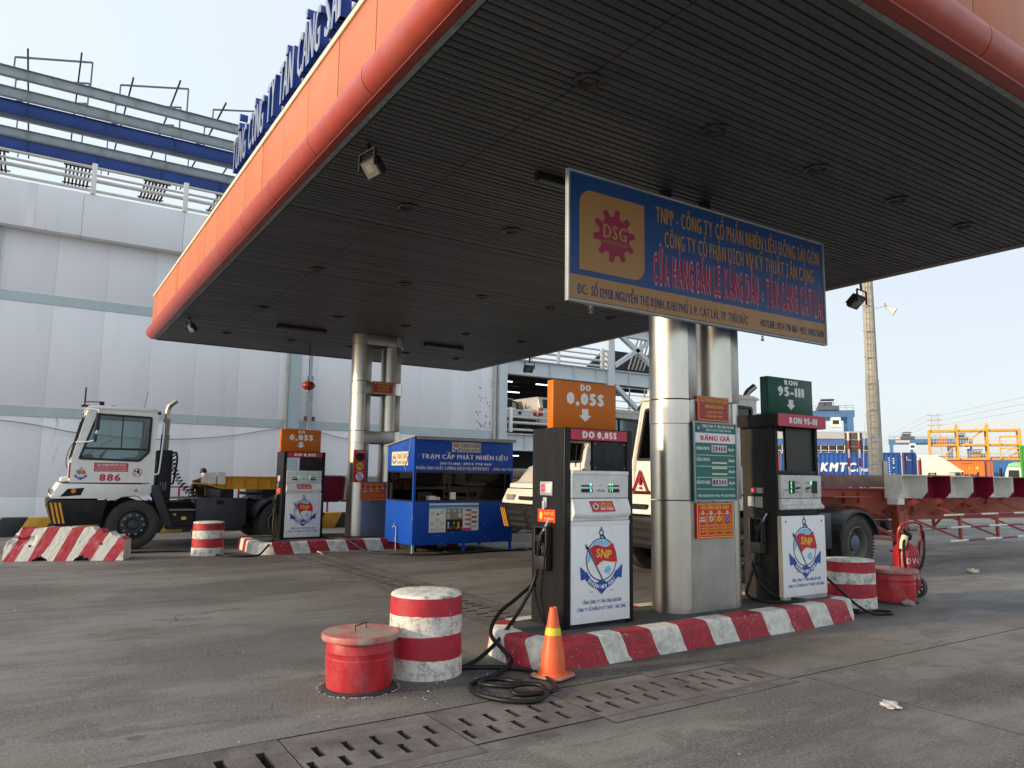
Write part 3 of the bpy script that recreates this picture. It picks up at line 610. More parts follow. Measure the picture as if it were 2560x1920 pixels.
for a in xsp[1:-1]: mb = MB(); mb.tube([(a-.007, YF+.06, CZ+.185), (a+.007, YF+.06, CZ+.185)], tr-.004, 28); L(mb, 'tube_joint', m_tubedark, sharp=50)
mb = MB(); mb.box(XF+.005, YF, 5.345, XF+.05, CY1, 5.372); mb.box(XF+.05, YF+.005, 5.345, CX1, YF+.05, 5.372); L(mb, 'groove_trim', m_tubedark)
yb = [YF+.02]+[2.93+.981*i for i in range(0, 19)]; yb = [y for y in yb if y < CY1]+[CY1]
for a, b in zip(yb[:-1], yb[1:]):
    L(MB().box(XF+random.uniform(-.003, .003), a+.006, 5.375, XF+.04, b-.006, 6.075), 'fascia_panel', m_orange, bevel=.004)
xb = [XF+.045, 3.15, 4.13, 5.11, 6.09, 7.07, 8.05, 9.03, 10.01, 10.99, CX1+.04]
for a, b in zip(xb[:-1], xb[1:]):
    L(MB().box(a+.006, YF+random.uniform(-.003, .003), 5.375, b-.006, YF+.04, 6.075), 'fascia_panel', m_orange, bevel=.004)
mb = MB(); mb.box(XF+.045, YF+.045, 5.37, XF+.06, CY1, 6.07); mb.box(XF+.06, YF+.05, 5.37, CX1, YF+.062, 6.07); L(mb, 'fascia_backing', m_tubedark)
mb = MB(); mb.box(XF-.02, YF-.02, 6.08, XF+.09, CY1+.02, 6.15); mb.box(XF+.09, YF-.02, 6.08, CX1+.06, YF+.09, 6.15); L(mb, 'cream_trim', m_cream, bevel=.004)
mb = MB(); mb.box(XF-.008, YF, 6.152, XF+.1, CY1, 6.185); mb.box(XF+.1, YF, 6.152, CX1, YF+.1, 6.185); L(mb, 'roof_flashing', m_dark)
# plain right and rear edges
mb = MB(); mb.box(CX1-.155, CY0, CZ-.012, CX1, CY1, CZ+.04); mb.box(CX1, CY0-.2, CZ+.02, CX1+.06, CY1+.06, 6.15); L(mb, 'edge_frame', M('edge_frame_grey', (0.14, 0.14, 0.14), 0.5, var=.1))
mb = MB(); mb.box(CX0, CY1, CZ-.004, CX1-.002, CY1+.06, 6.13); L(mb, 'rear_fascia', m_dark)
# soffit ceiling lights
def downlight(x, y, label):
    t = thing('downlight', label, 'ceiling light', (x, y, CZ), 0, 'round downlights in the slatted soffit')
    mb = MB(); mb.lathe([(.085, -.002), (.125, -.006), (.13, -.016), (.12, -.024), (.095, -.02), (.085, .01), (.075, .05)], 24); mb.build('light_ring', M('downlight_ring', (.045, .045, .044), .4, .2), t)
    mb = MB(); mb.lathe([(0, .045), (.078, .044)], 24); mb.build('lens', M('downlight_lens', (.02, .022, .022), .2), t)
xs_, ys_ = (3.71, 5.28, 6.87, 8.45, 10.02), (4.58, 8.17, 11.63, 15.04, 18.4)
ordn = ('first', 'second', 'third', 'fourth', 'fifth')
for j, y in enumerate(ys_):
    for i, x in enumerate(xs_):
        downlight(x, y, f'{ordn[i]} downlight from the orange fascia in the {("front" if j == 0 else ordn[j])} row of the soffit')
def batten(x, y, label):
    t = thing('tube_light', label, 'ceiling light', (x, y, CZ), 0, 'unlit tube lights under the canopy')
    MB().box(-.55, -.035, -.055, .55, .035, -.002).build('housing', m_dark, t, bevel=.004)
    mb = MB(); mb.tube([(-.53, 0, -.075), (.53, 0, -.075)], .018, 10); mb.build('tube', M('unlit_tube', (.12, .12, .12), .3), t)
    for a in (-.57, .54): MB().box(a, -.03, -.1, a+.03, .03, -.002).build('end_holder', m_dark, t)
batten(4.98, 16.56, 'dark tube light on the soffit near the far column'); batten(8.70, 16.64, 'dark tube light on the soffit above the blue kiosk'); batten(5.0, 6.38, 'dark tube light on the soffit behind the big blue sign')
def flood(x, y, z, rz, tilt, label, s=1.0):
    t = thing('floodlight', label, 'floodlight', (x, y, z), rz, 'floodlights at the canopy edge')
    rm = Matrix.Rotation(tilt, 4, 'X')
    mb = MB().box(-.14*s, -.025*s, -.22*s, .14*s, .035*s, 0).xf(rm); mb.build('lamp_case', m_dark, t, bevel=.006)
    mb = MB().box(-.12*s, -.033*s, -.20*s, .12*s, -.027*s, -.02*s).box(-.06*s, -.036*s, -.15*s, .06*s, -.0335*s, -.06*s, 1).xf(rm); mb.build('lens', [M('flood_lens', (.14, .145, .135), .2), M('flood_led', (.2, .2, .16), .3)], t)
    mb = MB()
    for i in range(9): mb.box(-.13*s+i*.031*s, .036*s, -.2*s, -.12*s+i*.031*s, .075*s, -.02*s)
    mb.xf(rm).build('cooling_fin', m_dark, t)
    mb = MB().bar((-.155*s, 0, .08*s), (-.155*s, 0, -.11*s), .012, .03).bar((.155*s, 0, .08*s), (.155*s, 0, -.11*s), .012, .03).bar((-.16*s, 0, .085*s), (.16*s, 0, .085*s), .03, .012); mb.build('bracket', m_dark, t)
    mb = MB().bar((0, 0, .085*s), (0, .02, .3*s), .03); mb.build('stem', m_dark, t)
flood(2.62, 6.78, 4.83, math.radians(-80), math.radians(38), 'grey floodlight with pale lens under the soffit, between the second and third fascia tube joints', .9)
flood(2.62, 16.9, 4.83, math.radians(-80), math.radians(38), 'small grey floodlight under the far end of the orange fascia', .9)
flood(11.70, 17.1, 4.80, math.radians(-10), math.radians(30), 'dark floodlight on the canopy edge above the near orange pump sign', 1.0)
flood(11.80, 7.1, 4.82, math.radians(8), math.radians(46), 'biggest dark floodlight beside the blue sign, in front of the tall lamp mast', 1.15)
# ---------------------------------------------------------------- blue roof letters
rs_ = thing('roof_sign', 'tall blue channel letters standing along the top of the orange fascia', 'roof sign', (2.44, 9.0, 6.185))
word = 'TỔNG CÔNG TY TÂN CẢNG SÀI GÒN'
def letter3d(ch, y_left, wdt, z0, h, parent, mats, depth=.12, name='letter', bold=.012):
    vs, fs, isl, a, b = glyphs(ch); sx = wdt/(b-a); sz = h/CAP if CAP else h/0.7
    n = len(vs); cnt = {}
    for f in fs:
        for i in range(len(f)):
            e = (f[i], f[(i+1) % len(f)]); cnt[e] = cnt.get(e, 0)+1
    P = lambda v, x: (x, y_left-(v[0]-a)*sx, z0+v[1]*sz)
    mb = MB(); F = [P(v, -depth/2) for v in vs]; B = [P(v, depth/2) for v in vs]
    side = [e for e in cnt if (e[1], e[0]) not in cnt]
    for q, dy in enumerate((-bold, 0, bold)):
        d = Vector((-.0012*q, dy, 0)); G = [Vector(p)+d for p in F]; H_ = [Vector(p)+d for p in B]
        mb.add(G, fs, 1); mb.add(H_, [tuple(reversed(f)) for f in fs], 0); mb.add(G+H_, [(e[0], e[1], n+e[1], n+e[0]) for e in side], 0)
    return mb.build(name, mats, parent, clean=False, sharp=40)
glyphs('H'); CAP = max(v[1] for v in glyphs('H')[0])
yl = 12.14-9.0; pit = .2165
for ch in word:
    if ch != ' ':
        w_ = {'I': .07, 'Ỏ': .2}.get(ch, .185)
        o = letter3d(ch, yl, w_, .30, .56, rs_, [m_letblue, m_letface])
        o.location.x = random.uniform(-.004, .004)
    yl -= pit*(1.0 if ch != 'I' else .55) if ch != ' ' else .17
mb = MB(); yy = 3.1
while yy > yl: mb.bar((.06, yy, 0.0), (.06, yy, .42), .025); yy -= .30
mb.box(.05, yl, .16, .075, 3.15, .19); mb.box(.05, yl, .40, .075, 3.15, .43); mb.build('support_frame', m_galv, rs_)
small = 'CÔNG TY CỔ PHẦN DỊCH VỤ KỸ THUẬT TÂN CẢNG'; yl2 = 3.05
for ch in small:
    if ch != ' ': letter3d(ch, yl2, .10 if ch != 'I' else .03, .03, .15, rs_, [m_letblue, m_whiteprint], .03, 'small_letter', .005)
    yl2 -= .148 if ch != ' ' else .09
# ---------------------------------------------------------------- hanging red fire-ball extinguishers
def fireball(x, y, z, r, label):
    t = thing('fire_ball_extinguisher', label, 'fire extinguisher', (x, y, z), 0, 'red ball extinguishers hung from the canopy')
    mb = MB(); mb.lathe([(0, -r*.72)]+[(r*math.cos(a), r*.72*math.sin(a)) for a in [math.radians(-80+i*16) for i in range(11)]]+[(0, r*.72)], 24); mb.build('ball', M('ball_red', (.36, .035, .03), .4, dirt=.3, dcol=(.12, .05, .04)), t)
    mb = MB(); mb.tube([(0, 0, r*.7), (0, 0, 5.0-z)], .008, 6); mb.tube([(0, 0, r*.7+.0), (.02, 0, r*.7+.03), (0, 0, r*.7+.06), (-.02, 0, r*.7+.03)], .006, 6, closed=True); mb.build('hanger', m_dark, t)
    mb = MB(); mb.lathe([(.03, -r*.7), (.03, -r*.95), (.012, -r*.96), (.012, -r*1.25), (.035, -r*1.27), (.035, -r*1.3), (0, -r*1.31)], 12); mb.bar((-.05, 0, -r*1.05), (.05, 0, -r*1.05), .012); mb.build('sprinkler', m_galv, t)
fireball(5.80, 18.5, 3.89, .165, 'dark red ball extinguisher hanging in front of the white wall pipe')
fireball(6.53, 8.0, 4.21, .175, 'red ball extinguisher hanging half hidden behind the big blue sign')
# ---------------------------------------------------------------- steel twin columns
def column(label, cx, cy, r, zb, bands, dx=.70, core=None):
    t = thing('steel_column', label, 'column', (cx, cy, .235)); z0 = .235
    arcL = [(r*math.cos(a), r*math.sin(a)) for a in [math.radians(90+i*9) for i in range(21)]]
    arcR = [(dx+r*math.cos(a), r*math.sin(a)) for a in [math.radians(-90+i*9) for i in range(21)]]
    def ring(rr, z1, z2, nm, mat, pad=0.0):
        pts = [(x*(1+pad/r) if x < 0 else x, y*(1+pad/r)) for x, y in arcL]
        MB().prism([(p[0], p[1]) for p in pts]+[(0, r+pad), ][:0], 'z', z1, z2).build(nm, mat, t, sharp=30)
        MB().prism([(p[0], p[1]) for p in [(dx+(x-dx)*(1+pad/r), y*(1+pad/r)) for x, y in arcR]], 'z', z1, z2).build(nm, mat, t, sharp=30)
    ring(r, 0, zb-z0, 'base_shell', m_steel)
    MB().box(.004, -r+.0, .0, dx-.004, r, zb-z0).build('base_panel', m_steelflat, t)
    MB().box(-.02, -r+.004, zb-z0+.001, dx+.02, r-.004, zb-z0+.012).build('base_cap', m_steelflat, t)
    mb = MB()
    segs = sorted([zb]+[z for b in bands for z in b]+[CZ])
    for lx in (0, dx):
        zs = zb
        for b0_, b1_ in bands+([(CZ, CZ)] if not core else []):
            if b0_-zs > .02:
                MB().prism([(lx+x, y) for x, y in arcL], 'z', zs-z0+.013, b0_-z0-.006).build('round_leg', m_steel, t, sharp=30)
                MB().box(lx+.004, -r+.006, zs-z0+.013, lx+.14, r-.006, b0_-z0-.006).build('leg_fin', m_steelflat, t, bevel=.006)
            zs = b1_
    for b0_, b1_ in bands:
        ring(r+.004, b0_-z0, b1_-z0-.002, 'tie_band', m_steel, .004)
        MB().box(.005, -r-.0, b0_-z0, dx-.005, r, b1_-z0-.002).build('tie_panel', m_steelflat, t, bevel=.003)
        MB().box(-r*.3, -r*.9, b0_-z0-.008, dx+r*.3, r*.9, b0_-z0-.001).build('band_seam', m_vdark, t)
    mb = MB()
    for z in (zb-z0+.02, zb-z0-.03):
        for x in (.12, .35, .58): mb.cyl((x, -r-.006, z-.03), (x, -r+.01, z-.03), .008, 8)
    mb.build('rivet', m_dark, t)
    if core:
        for lx in (.02, dx-.02): MB().cyl((lx, .08, core-z0), (lx, .08, CZ-z0-.001), .07, 14).build('core_pipe', m_dark, t)
    return t
bn = [(2.25, 2.51), (3.56, 3.85), (4.5, 4.66)]
column('near brushed steel twin column on the island carrying the price board', 5.985, 5.90, .25, 1.41, bn, .70, 4.66)
column('far brushed steel twin column beside the blue kiosk', 6.50, 16.62, .26, 1.47, [(2.39, 2.67), (3.56, 3.85), (4.74, 4.995)], .76)
# ---------------------------------------------------------------- big hanging sign
def big_sign():
    x0, x1, z0, z1, y = 4.13, 8.186, 3.315, 4.625, 5.40
    t = thing('company_sign', 'long blue and yellow company sign hung under the soffit in front of the column', 'sign', (x0, y, z0)); w, h = x1-x0, z1-z0
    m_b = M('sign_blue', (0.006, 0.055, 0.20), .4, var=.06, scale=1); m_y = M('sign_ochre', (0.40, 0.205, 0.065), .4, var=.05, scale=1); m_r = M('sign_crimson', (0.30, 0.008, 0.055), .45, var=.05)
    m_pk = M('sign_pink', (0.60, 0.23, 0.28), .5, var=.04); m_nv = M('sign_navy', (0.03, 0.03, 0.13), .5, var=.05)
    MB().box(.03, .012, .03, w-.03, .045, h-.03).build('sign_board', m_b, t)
    MB().box(0, 0, 0, w, .055, .022).box(0, 0, h-.022, w, .055, h).box(0, 0, .023, .022, .055, h-.023).box(w-.022, 0, .023, w, .055, h-.023).build('frame', m_galv, t, bevel=.003)
    p = Print((0, .012, 0), (1, 0, 0), (0, 0, 1)); sx = lambda u: u*w; sz = lambda v: v*h
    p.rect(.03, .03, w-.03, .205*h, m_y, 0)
    # logo tile with two rounded corners
    tx0, tx1, tz0, tz1 = .035*w, .245*w, .25*h, .87*h; rc = .15; pts = [(tx0, tz0)]
    pts += [(tx1-rc+rc*math.sin(a), tz0+rc-rc*math.cos(a)) for a in [math.radians(i*15) for i in range(7)]]+[(tx1, tz1)]
    pts += [(tx0+rc-rc*math.sin(a), tz1-rc+rc*math.cos(a)) for a in [math.radians(i*15) for i in range(7)]]
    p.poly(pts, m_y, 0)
    gx, gz = .145*w, .56*h; teeth = []
    for i in range(10):
        a = 2*math.pi*i/10+.16
        for da, rr in ((-.2, .20), (-.105, .275), (.105, .275), (.2, .20)): teeth.append((gx+rr*math.cos(a+da), gz+rr*math.sin(a+da)))
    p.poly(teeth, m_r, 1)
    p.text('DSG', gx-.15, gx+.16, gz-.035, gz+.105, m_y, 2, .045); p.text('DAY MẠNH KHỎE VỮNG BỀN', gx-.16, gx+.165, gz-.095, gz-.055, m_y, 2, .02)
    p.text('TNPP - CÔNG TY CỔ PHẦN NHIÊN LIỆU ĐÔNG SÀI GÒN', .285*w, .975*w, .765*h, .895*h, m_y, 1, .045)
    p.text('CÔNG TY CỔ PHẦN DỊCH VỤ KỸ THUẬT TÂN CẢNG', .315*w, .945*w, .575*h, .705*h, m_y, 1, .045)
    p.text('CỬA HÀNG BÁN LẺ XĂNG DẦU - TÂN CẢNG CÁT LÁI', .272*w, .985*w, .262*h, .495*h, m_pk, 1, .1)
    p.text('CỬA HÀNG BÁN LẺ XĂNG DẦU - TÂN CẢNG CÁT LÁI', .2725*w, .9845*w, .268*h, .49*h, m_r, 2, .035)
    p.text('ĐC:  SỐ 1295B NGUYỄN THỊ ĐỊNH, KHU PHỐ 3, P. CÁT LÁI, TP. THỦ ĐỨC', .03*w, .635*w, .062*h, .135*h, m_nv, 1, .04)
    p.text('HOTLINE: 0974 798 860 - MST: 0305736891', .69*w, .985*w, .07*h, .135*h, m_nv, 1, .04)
    p.build('lettering', t)
    mb = MB()
    for x in (2.0, 2.6): mb.bar((x, .05, .4*h), (x, .24, .4*h), .05); mb.bar((x, .05, .75*h), (x, .24, .75*h), .05)
    mb.build('wall_bracket', m_galv, t)
    mb = MB()
    for x in (2.9,): mb.cyl((x, .07, -.03), (x, .07, 0), .012, 8); mb.lathe([(.02, -.06), (.02, -.045), (.006, -.03)], 10, (x, .07, 0))
    mb.build('sprinkler', m_galv, t)
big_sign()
# ---------------------------------------------------------------- boards fixed to the columns
def board(name, label, cat, x0, x1, z0, z1, y, mat, paint, frame=None, thick=.015):
    t = thing(name, label, cat, (x0, y, z0)); w, h = x1-x0, z1-z0
    MB().box(0, 0, 0, w, thick, h).build('panel', mat, t)
    if frame: MB().box(-.0, -.012, 0, w, -.0005, .018).box(0, -.012, h-.018, w, -.0005, h).box(0, -.012, .0185, .018, -.0005, h-.0185).box(w-.018, -.012, .0185, w, -.0005, h-.0185).build('frame', frame, t, bevel=.002)
    p = Print((0, 0, 0), (1, 0, 0), (0, 0, 1), .0012); paint(p, w, h); p.build('lettering', t); return t
m_teal = M('board_green', (0.01, 0.15, 0.125), .4, var=.05)
def price(p, w, h):
    p.rect(.018, .735*h, w-.018, .86*h, m_whiteprint, 0)
    emblem(p, .12*w, .925*h, .024, 0, False, True)
    p.text('TỔNG CÔNG TY TÂN CẢNG SÀI GÒN', .2*w, .95*w, .93*h, .965*h, m_whiteprint, 0, .05); p.text('CÔNG TY CP DV KỸ THUẬT TÂN CẢNG', .28*w, .88*w, .885*h, .91*h, m_whiteprint, 0, .05)
    p.text('BẢNG GIÁ', .16*w, .85*w, .765*h, .825*h, m_redprint, 1, .05)
    rows = (('XĂNG RON 95', .665, '20460'), ('XĂNG E5 RON 92', .525, None), (None, .385, None), ('DẦU DO 0.05%S', .24, '18380'))
    for nm, z, pr in rows:
        if nm: p.text(nm, .06*w, .36*w, (z-.02)*h, (z+.02)*h, m_whiteprint, 0, .05)
        p.text('đồng/lít', .80*w, .95*w, (z-.022)*h, (z+.01)*h, m_whiteprint, 0, .05)
        if pr:
            p.rect(.41*w, (z-.045)*h, .765*w, (z+.045)*h, M('price_card', (.8, .6, .62), .5), 0)
            for i, c in enumerate(pr): p.text(c, (.43+.066*i)*w, (.475+.066*i)*w, (z-.028)*h, (z+.028)*h, m_navy, 1, .06)
        else:
            for dz in ((-.04,) if nm else (-.04, .035)): p.rect(.41*w, (z+dz-.011)*h, .765*w, (z+dz+.011)*h, m_cream, 0)
        p.rect(.06*w, (z-.088)*h, .95*w, (z-.082)*h, m_whiteprint, 0)
    p.text('Hân Hạnh Được Phục Vụ Quý Khách', .09*w, .95*w, .06*h, .09*h, m_whiteprint, 0, .03)
board('price_board', 'green fuel price board in a white frame on the near steel column', 'price board', 6.005, 6.695, 1.405, 2.275, 5.612, m_teal, price, m_galv)
def hours(p, w, h):
    p.frame(.008, .008, w-.008, h-.008, .006, m_yelprint, 0)
    p.text('CÔNG TY CỔ PHẦN DỊCH VỤ KỸ THUẬT TÂN CẢNG', .06*w, .94*w, .76*h, .9*h, m_yelprint, 0, .04); p.text('THỜI GIAN BÁN HÀNG', .2*w, .82*w, .53*h, .65*h, m_yelprint, 0, .04)
    p.text('Ca ngày: 06:00 - 18:00', .25*w, .77*w, .33*h, .42*h, m_yelprint, 0, .03); p.text('Ca đêm: 18:00 - 06:00', .25*w, .77*w, .17*h, .26*h, m_yelprint, 0, .03)
m_hr = M('hours_red', (.40, .02, .035), .4, var=.08)
board('opening_hours_sign', 'dark red opening hours sign above the green price board on the near column', 'sign', 6.09, 6.585, 2.285, 2.56, 5.612, m_hr, hours)
board('opening_hours_sign', 'dark red opening hours sign high on the far column', 'sign', 6.66, 7.19, 3.585, 3.86, 16.32, m_hr, hours)
def fire(p, w, h):
    p.frame(.008, .008, w-.008, h-.008, .008, m_yelprint, 0)
    p.text('TIÊU LỆNH CHỮA CHÁY', .1*w, .9*w, .82*h, .92*h, m_yelprint, 0, .05)
    for i in range(4):
        a = (.06+.225*i)*w; b = a+.2*w; p.frame(a, .08*h, b, .7*h, .006, m_yelprint, 0); c = (a+b)/2
        p.ell(c, .72*h, .022, .022, m_cream, 1, 14); p.text(str(i+1), c-.006, c+.006, .70*h, .74*h, m_redprint, 2, .04)
        if i == 0:
            p.text('BÁO', c-.035, c+.035, .56*h, .61*h, m_whiteprint, 0, .05); p.text('ĐỘNG', c-.045, c+.045, .47*h, .53*h, m_whiteprint, 0, .05)
        else:
            mm = (m_cream, m_yelprint, M('poster_violet', (.35, .2, .55), .5))[i-1]
            p.poly([(c-.035, .5*h), (c-.01, .46*h), (c+.03, .5*h), (c+.04, .6*h), (c, .64*h), (c-.03, .6*h)], mm, 0); p.strip([(c-.02, .5*h), (c+.02, .6*h)], .012, m_blackprint, 1)
        for k, s in enumerate((('KHI XẢY RA CHÁY', 'BÁO ĐỘNG', 'GẤP'), ('CÚP', 'CẦU DAO ĐIỆN', 'NƠI XẢY RA CHÁY'), ('DÙNG BÌNH', 'CHỮA CHÁY', 'CÁT VÀ NƯỚC'), ('GỌI ĐIỆN', 'ĐẾN SỐ 114', 'CHUYÊN NGHIỆP'))[i]):
            p.text(s, c-.045, c+.045, (.34-.08*k)*h, (.38-.08*k)*h, m_yelprint, 0, .05)
m_fr = M('fire_red', (.62, .02, .012), .4, var=.05)
board('fire_rules_sign', 'bright red fire rules sign under the price board on the near column', 'sign', 6.05, 6.63, 1.008, 1.39, 5.626, m_fr, fire)
board('fire_rules_sign', 'bright red fire rules sign on the far column base, partly behind the kiosk', 'sign', 6.47, 7.12, 1.05, 1.452, 16.335, m_fr, fire)
def warn(p, w, h):
    p.text('CÁC HÀNH VI', .2*w, .8*w, .945*h, .965*h, m_whiteprint, 0, .05); p.text('BỊ NGHIÊM CẤM', .12*w, .88*w, .91*h, .93*h, m_whiteprint, 0, .05)
    c = w/2
    for i, z in enumerate((.79, .49, .17)):
        p.ell(c, z*h, .39*w, .39*w, (m_blackprint, m_yelprint, m_whiteprint)[i], 0)
        if i == 0: p.poly([(c-.07, z*h-.03), (c-.02, z*h+.06), (c+.06, z*h+.02), (c+.03, z*h-.05)], m_dark, 1)
        if i == 1: p.ring(c, z*h, .36*w, .36*w, .012, m_blackprint, 1); p.strip([(c-.08, z*h), (c+.07, z*h)], .014, m_blackprint, 1); p.strip([(c-.06, z*h+.06), (c+.06, z*h-.06)], .016, m_blackprint, 2); p.strip([(c+.03, z*h+.03), (c+.06, z*h+.06)], .02, m_signgreen, 1)
        if i == 2: p.ring(c, z*h, .37*w, .37*w, .012, m_redprint, 1); p.rect(c-.035, z*h-.06, c+.035, z*h+.06, m_blackprint, 1); p.rect(c-.026, z*h-.045, c+.026, z*h+.045, m_whiteprint, 2); p.strip([(c-.07, z*h+.07), (c+.07, z*h-.07)], .016, m_redprint, 3)
        if i: p.rect(0.01, (z+.155)*h, w-.01, (z+.16)*h, m_whiteprint, 0)
board('warning_sign', 'tall red triple warning sign leaning out from the far column', 'sign', 6.255, 6.535, 1.48, 2.215, 16.27, m_fr, warn, None, .07)
# ---------------------------------------------------------------- fuel dispensers
def arrow(p, cx, zt, zb, wd, m, k):
    hz = zb+(zt-zb)*.48; p.rect(cx-wd*.26, hz, cx+wd*.26, zt, m, k); p.poly([(cx-wd/2, hz), (cx, zb), (cx+wd/2, hz)], m, k)
def seg7(p, x, z, w, h, d, m, k=2):
    on = {'0': 'abcdef', '1': 'bc', '3': 'abgcd', '4': 'fgbc', '5': 'afgcd', '6': 'afgcde', '7': 'abc', '8': 'abcdefg', '2': 'abged'}[d]; t = w*.24
    P = {'a': (0, h-t, w, h), 'd': (0, 0, w, t), 'g': (0, h/2-t/2, w, h/2+t/2), 'f': (0, h/2, t, h), 'b': (w-t, h/2, w, h), 'e': (0, 0, t, h/2), 'c': (w-t, 0, w, h/2)}
    for i, s in enumerate(on): a, b, c, e = P[s]; p.rect(x+a, z+b, x+c, z+e, m, k+.1*i)
def nofire(p, x0, z0, x1, z1, k, sh=0.03):
    w, h = x1-x0, z1-z0; p.poly([(x0+sh, z0), (x1+sh*.4, z0), (x1-sh*.3, z1), (x0, z1)], m_redprint, k); c, d = x0+.24*w, z0+.5*h
    p.ell(c, d, .13*w, .34*h, m_whiteprint, k+1); p.poly([(c-.05*w, d-.16*h), (c+.05*w, d-.16*h), (c+.06*w, d+.02*h), (c, d+.24*h), (c-.06*w, d+.02*h)], m_blackprint, k+2); p.ring(c, d, .12*w, .31*h, .012*w, m_navy, k+2); p.strip([(c-.09*w, d+.2*h), (c+.09*w, d-.2*h)], .014*w, m_redprint, k+3)
    p.rect(x0+.4*w, z0+.485*h, x1-.02, z0+.515*h, m_whiteprint, k+1); p.text('CẤM LỬA', x0+.4*w, x1-.03, z0+.62*h, z0+.84*h, m_yelprint, k+1, .04); p.text('NO FIRE', x0+.42*w, x1-.015, z0+.14*h, z0+.38*h, m_whiteprint, k+1, .04)
def pump_emblem(p, w, h):
    emblem(p, .50*w, .615*h, .195*w/.7*.98, 0)
    p.text('Since', .30*w, .36*w, .295*h, .308*h, m_blueprint, 0, 0); p.text('1989', .66*w, .71*w, .295*h, .308*h, m_blueprint, 0, 0)
    p.text('TỔNG CÔNG TY TÂN CẢNG SÀI GÒN', .175*w, .845*w, .185*h, .218*h, m_blueprint, 0, .05); p.text('CÔNG TY CỔ PHẦN DV KỸ THUẬT TÂN CẢNG', .09*w, .925*w, .118*h, .151*h, m_blueprint, 0, .05)
def nozzle_boot(t, y0, y1, z0, z1, mat):
    """recessed holster on the left flank (plane x = 0, facing -x)"""
    b = thing_part = MB(); d = .075; w = .022
    b.box(-d, y0, z0, -.001, y0+w, z1).box(-d, y1-w, z0, -.001, y1, z1).box(-d, y0+w+.0005, z1-w, -.001, y1-w-.0005, z1).box(-d*1.15, y0+w+.0005, z0, -.001, y1-w-.0005, z0+.13)
    o = b.build('nozzle_boot', mat, t, bevel=.008)
    MB().box(-.006, y0+w, z0+.13, -.0012, y1-w, z1-w).build('boot_back', m_vdark, o)
    MB().box(-.03, y0+w+.01, z0+.18, -.0065, y0+w+.04, z1-.06).build('boot_hook', m_dark, o)
    return o
m_tray = M('tray_white', (0.80, 0.80, 0.78), .35, dirt=.35, dcol=(.42, .40, .37), dscale=4)
m_panel = M('pump_panel_white', (0.84, 0.85, 0.86), .32, var=.03, dirt=.35, dcol=(.58, .57, .55), dscale=5, dlo=.53, dhi=.66, chips=.06, ccol=(.45, .44, .42), cscale=9)
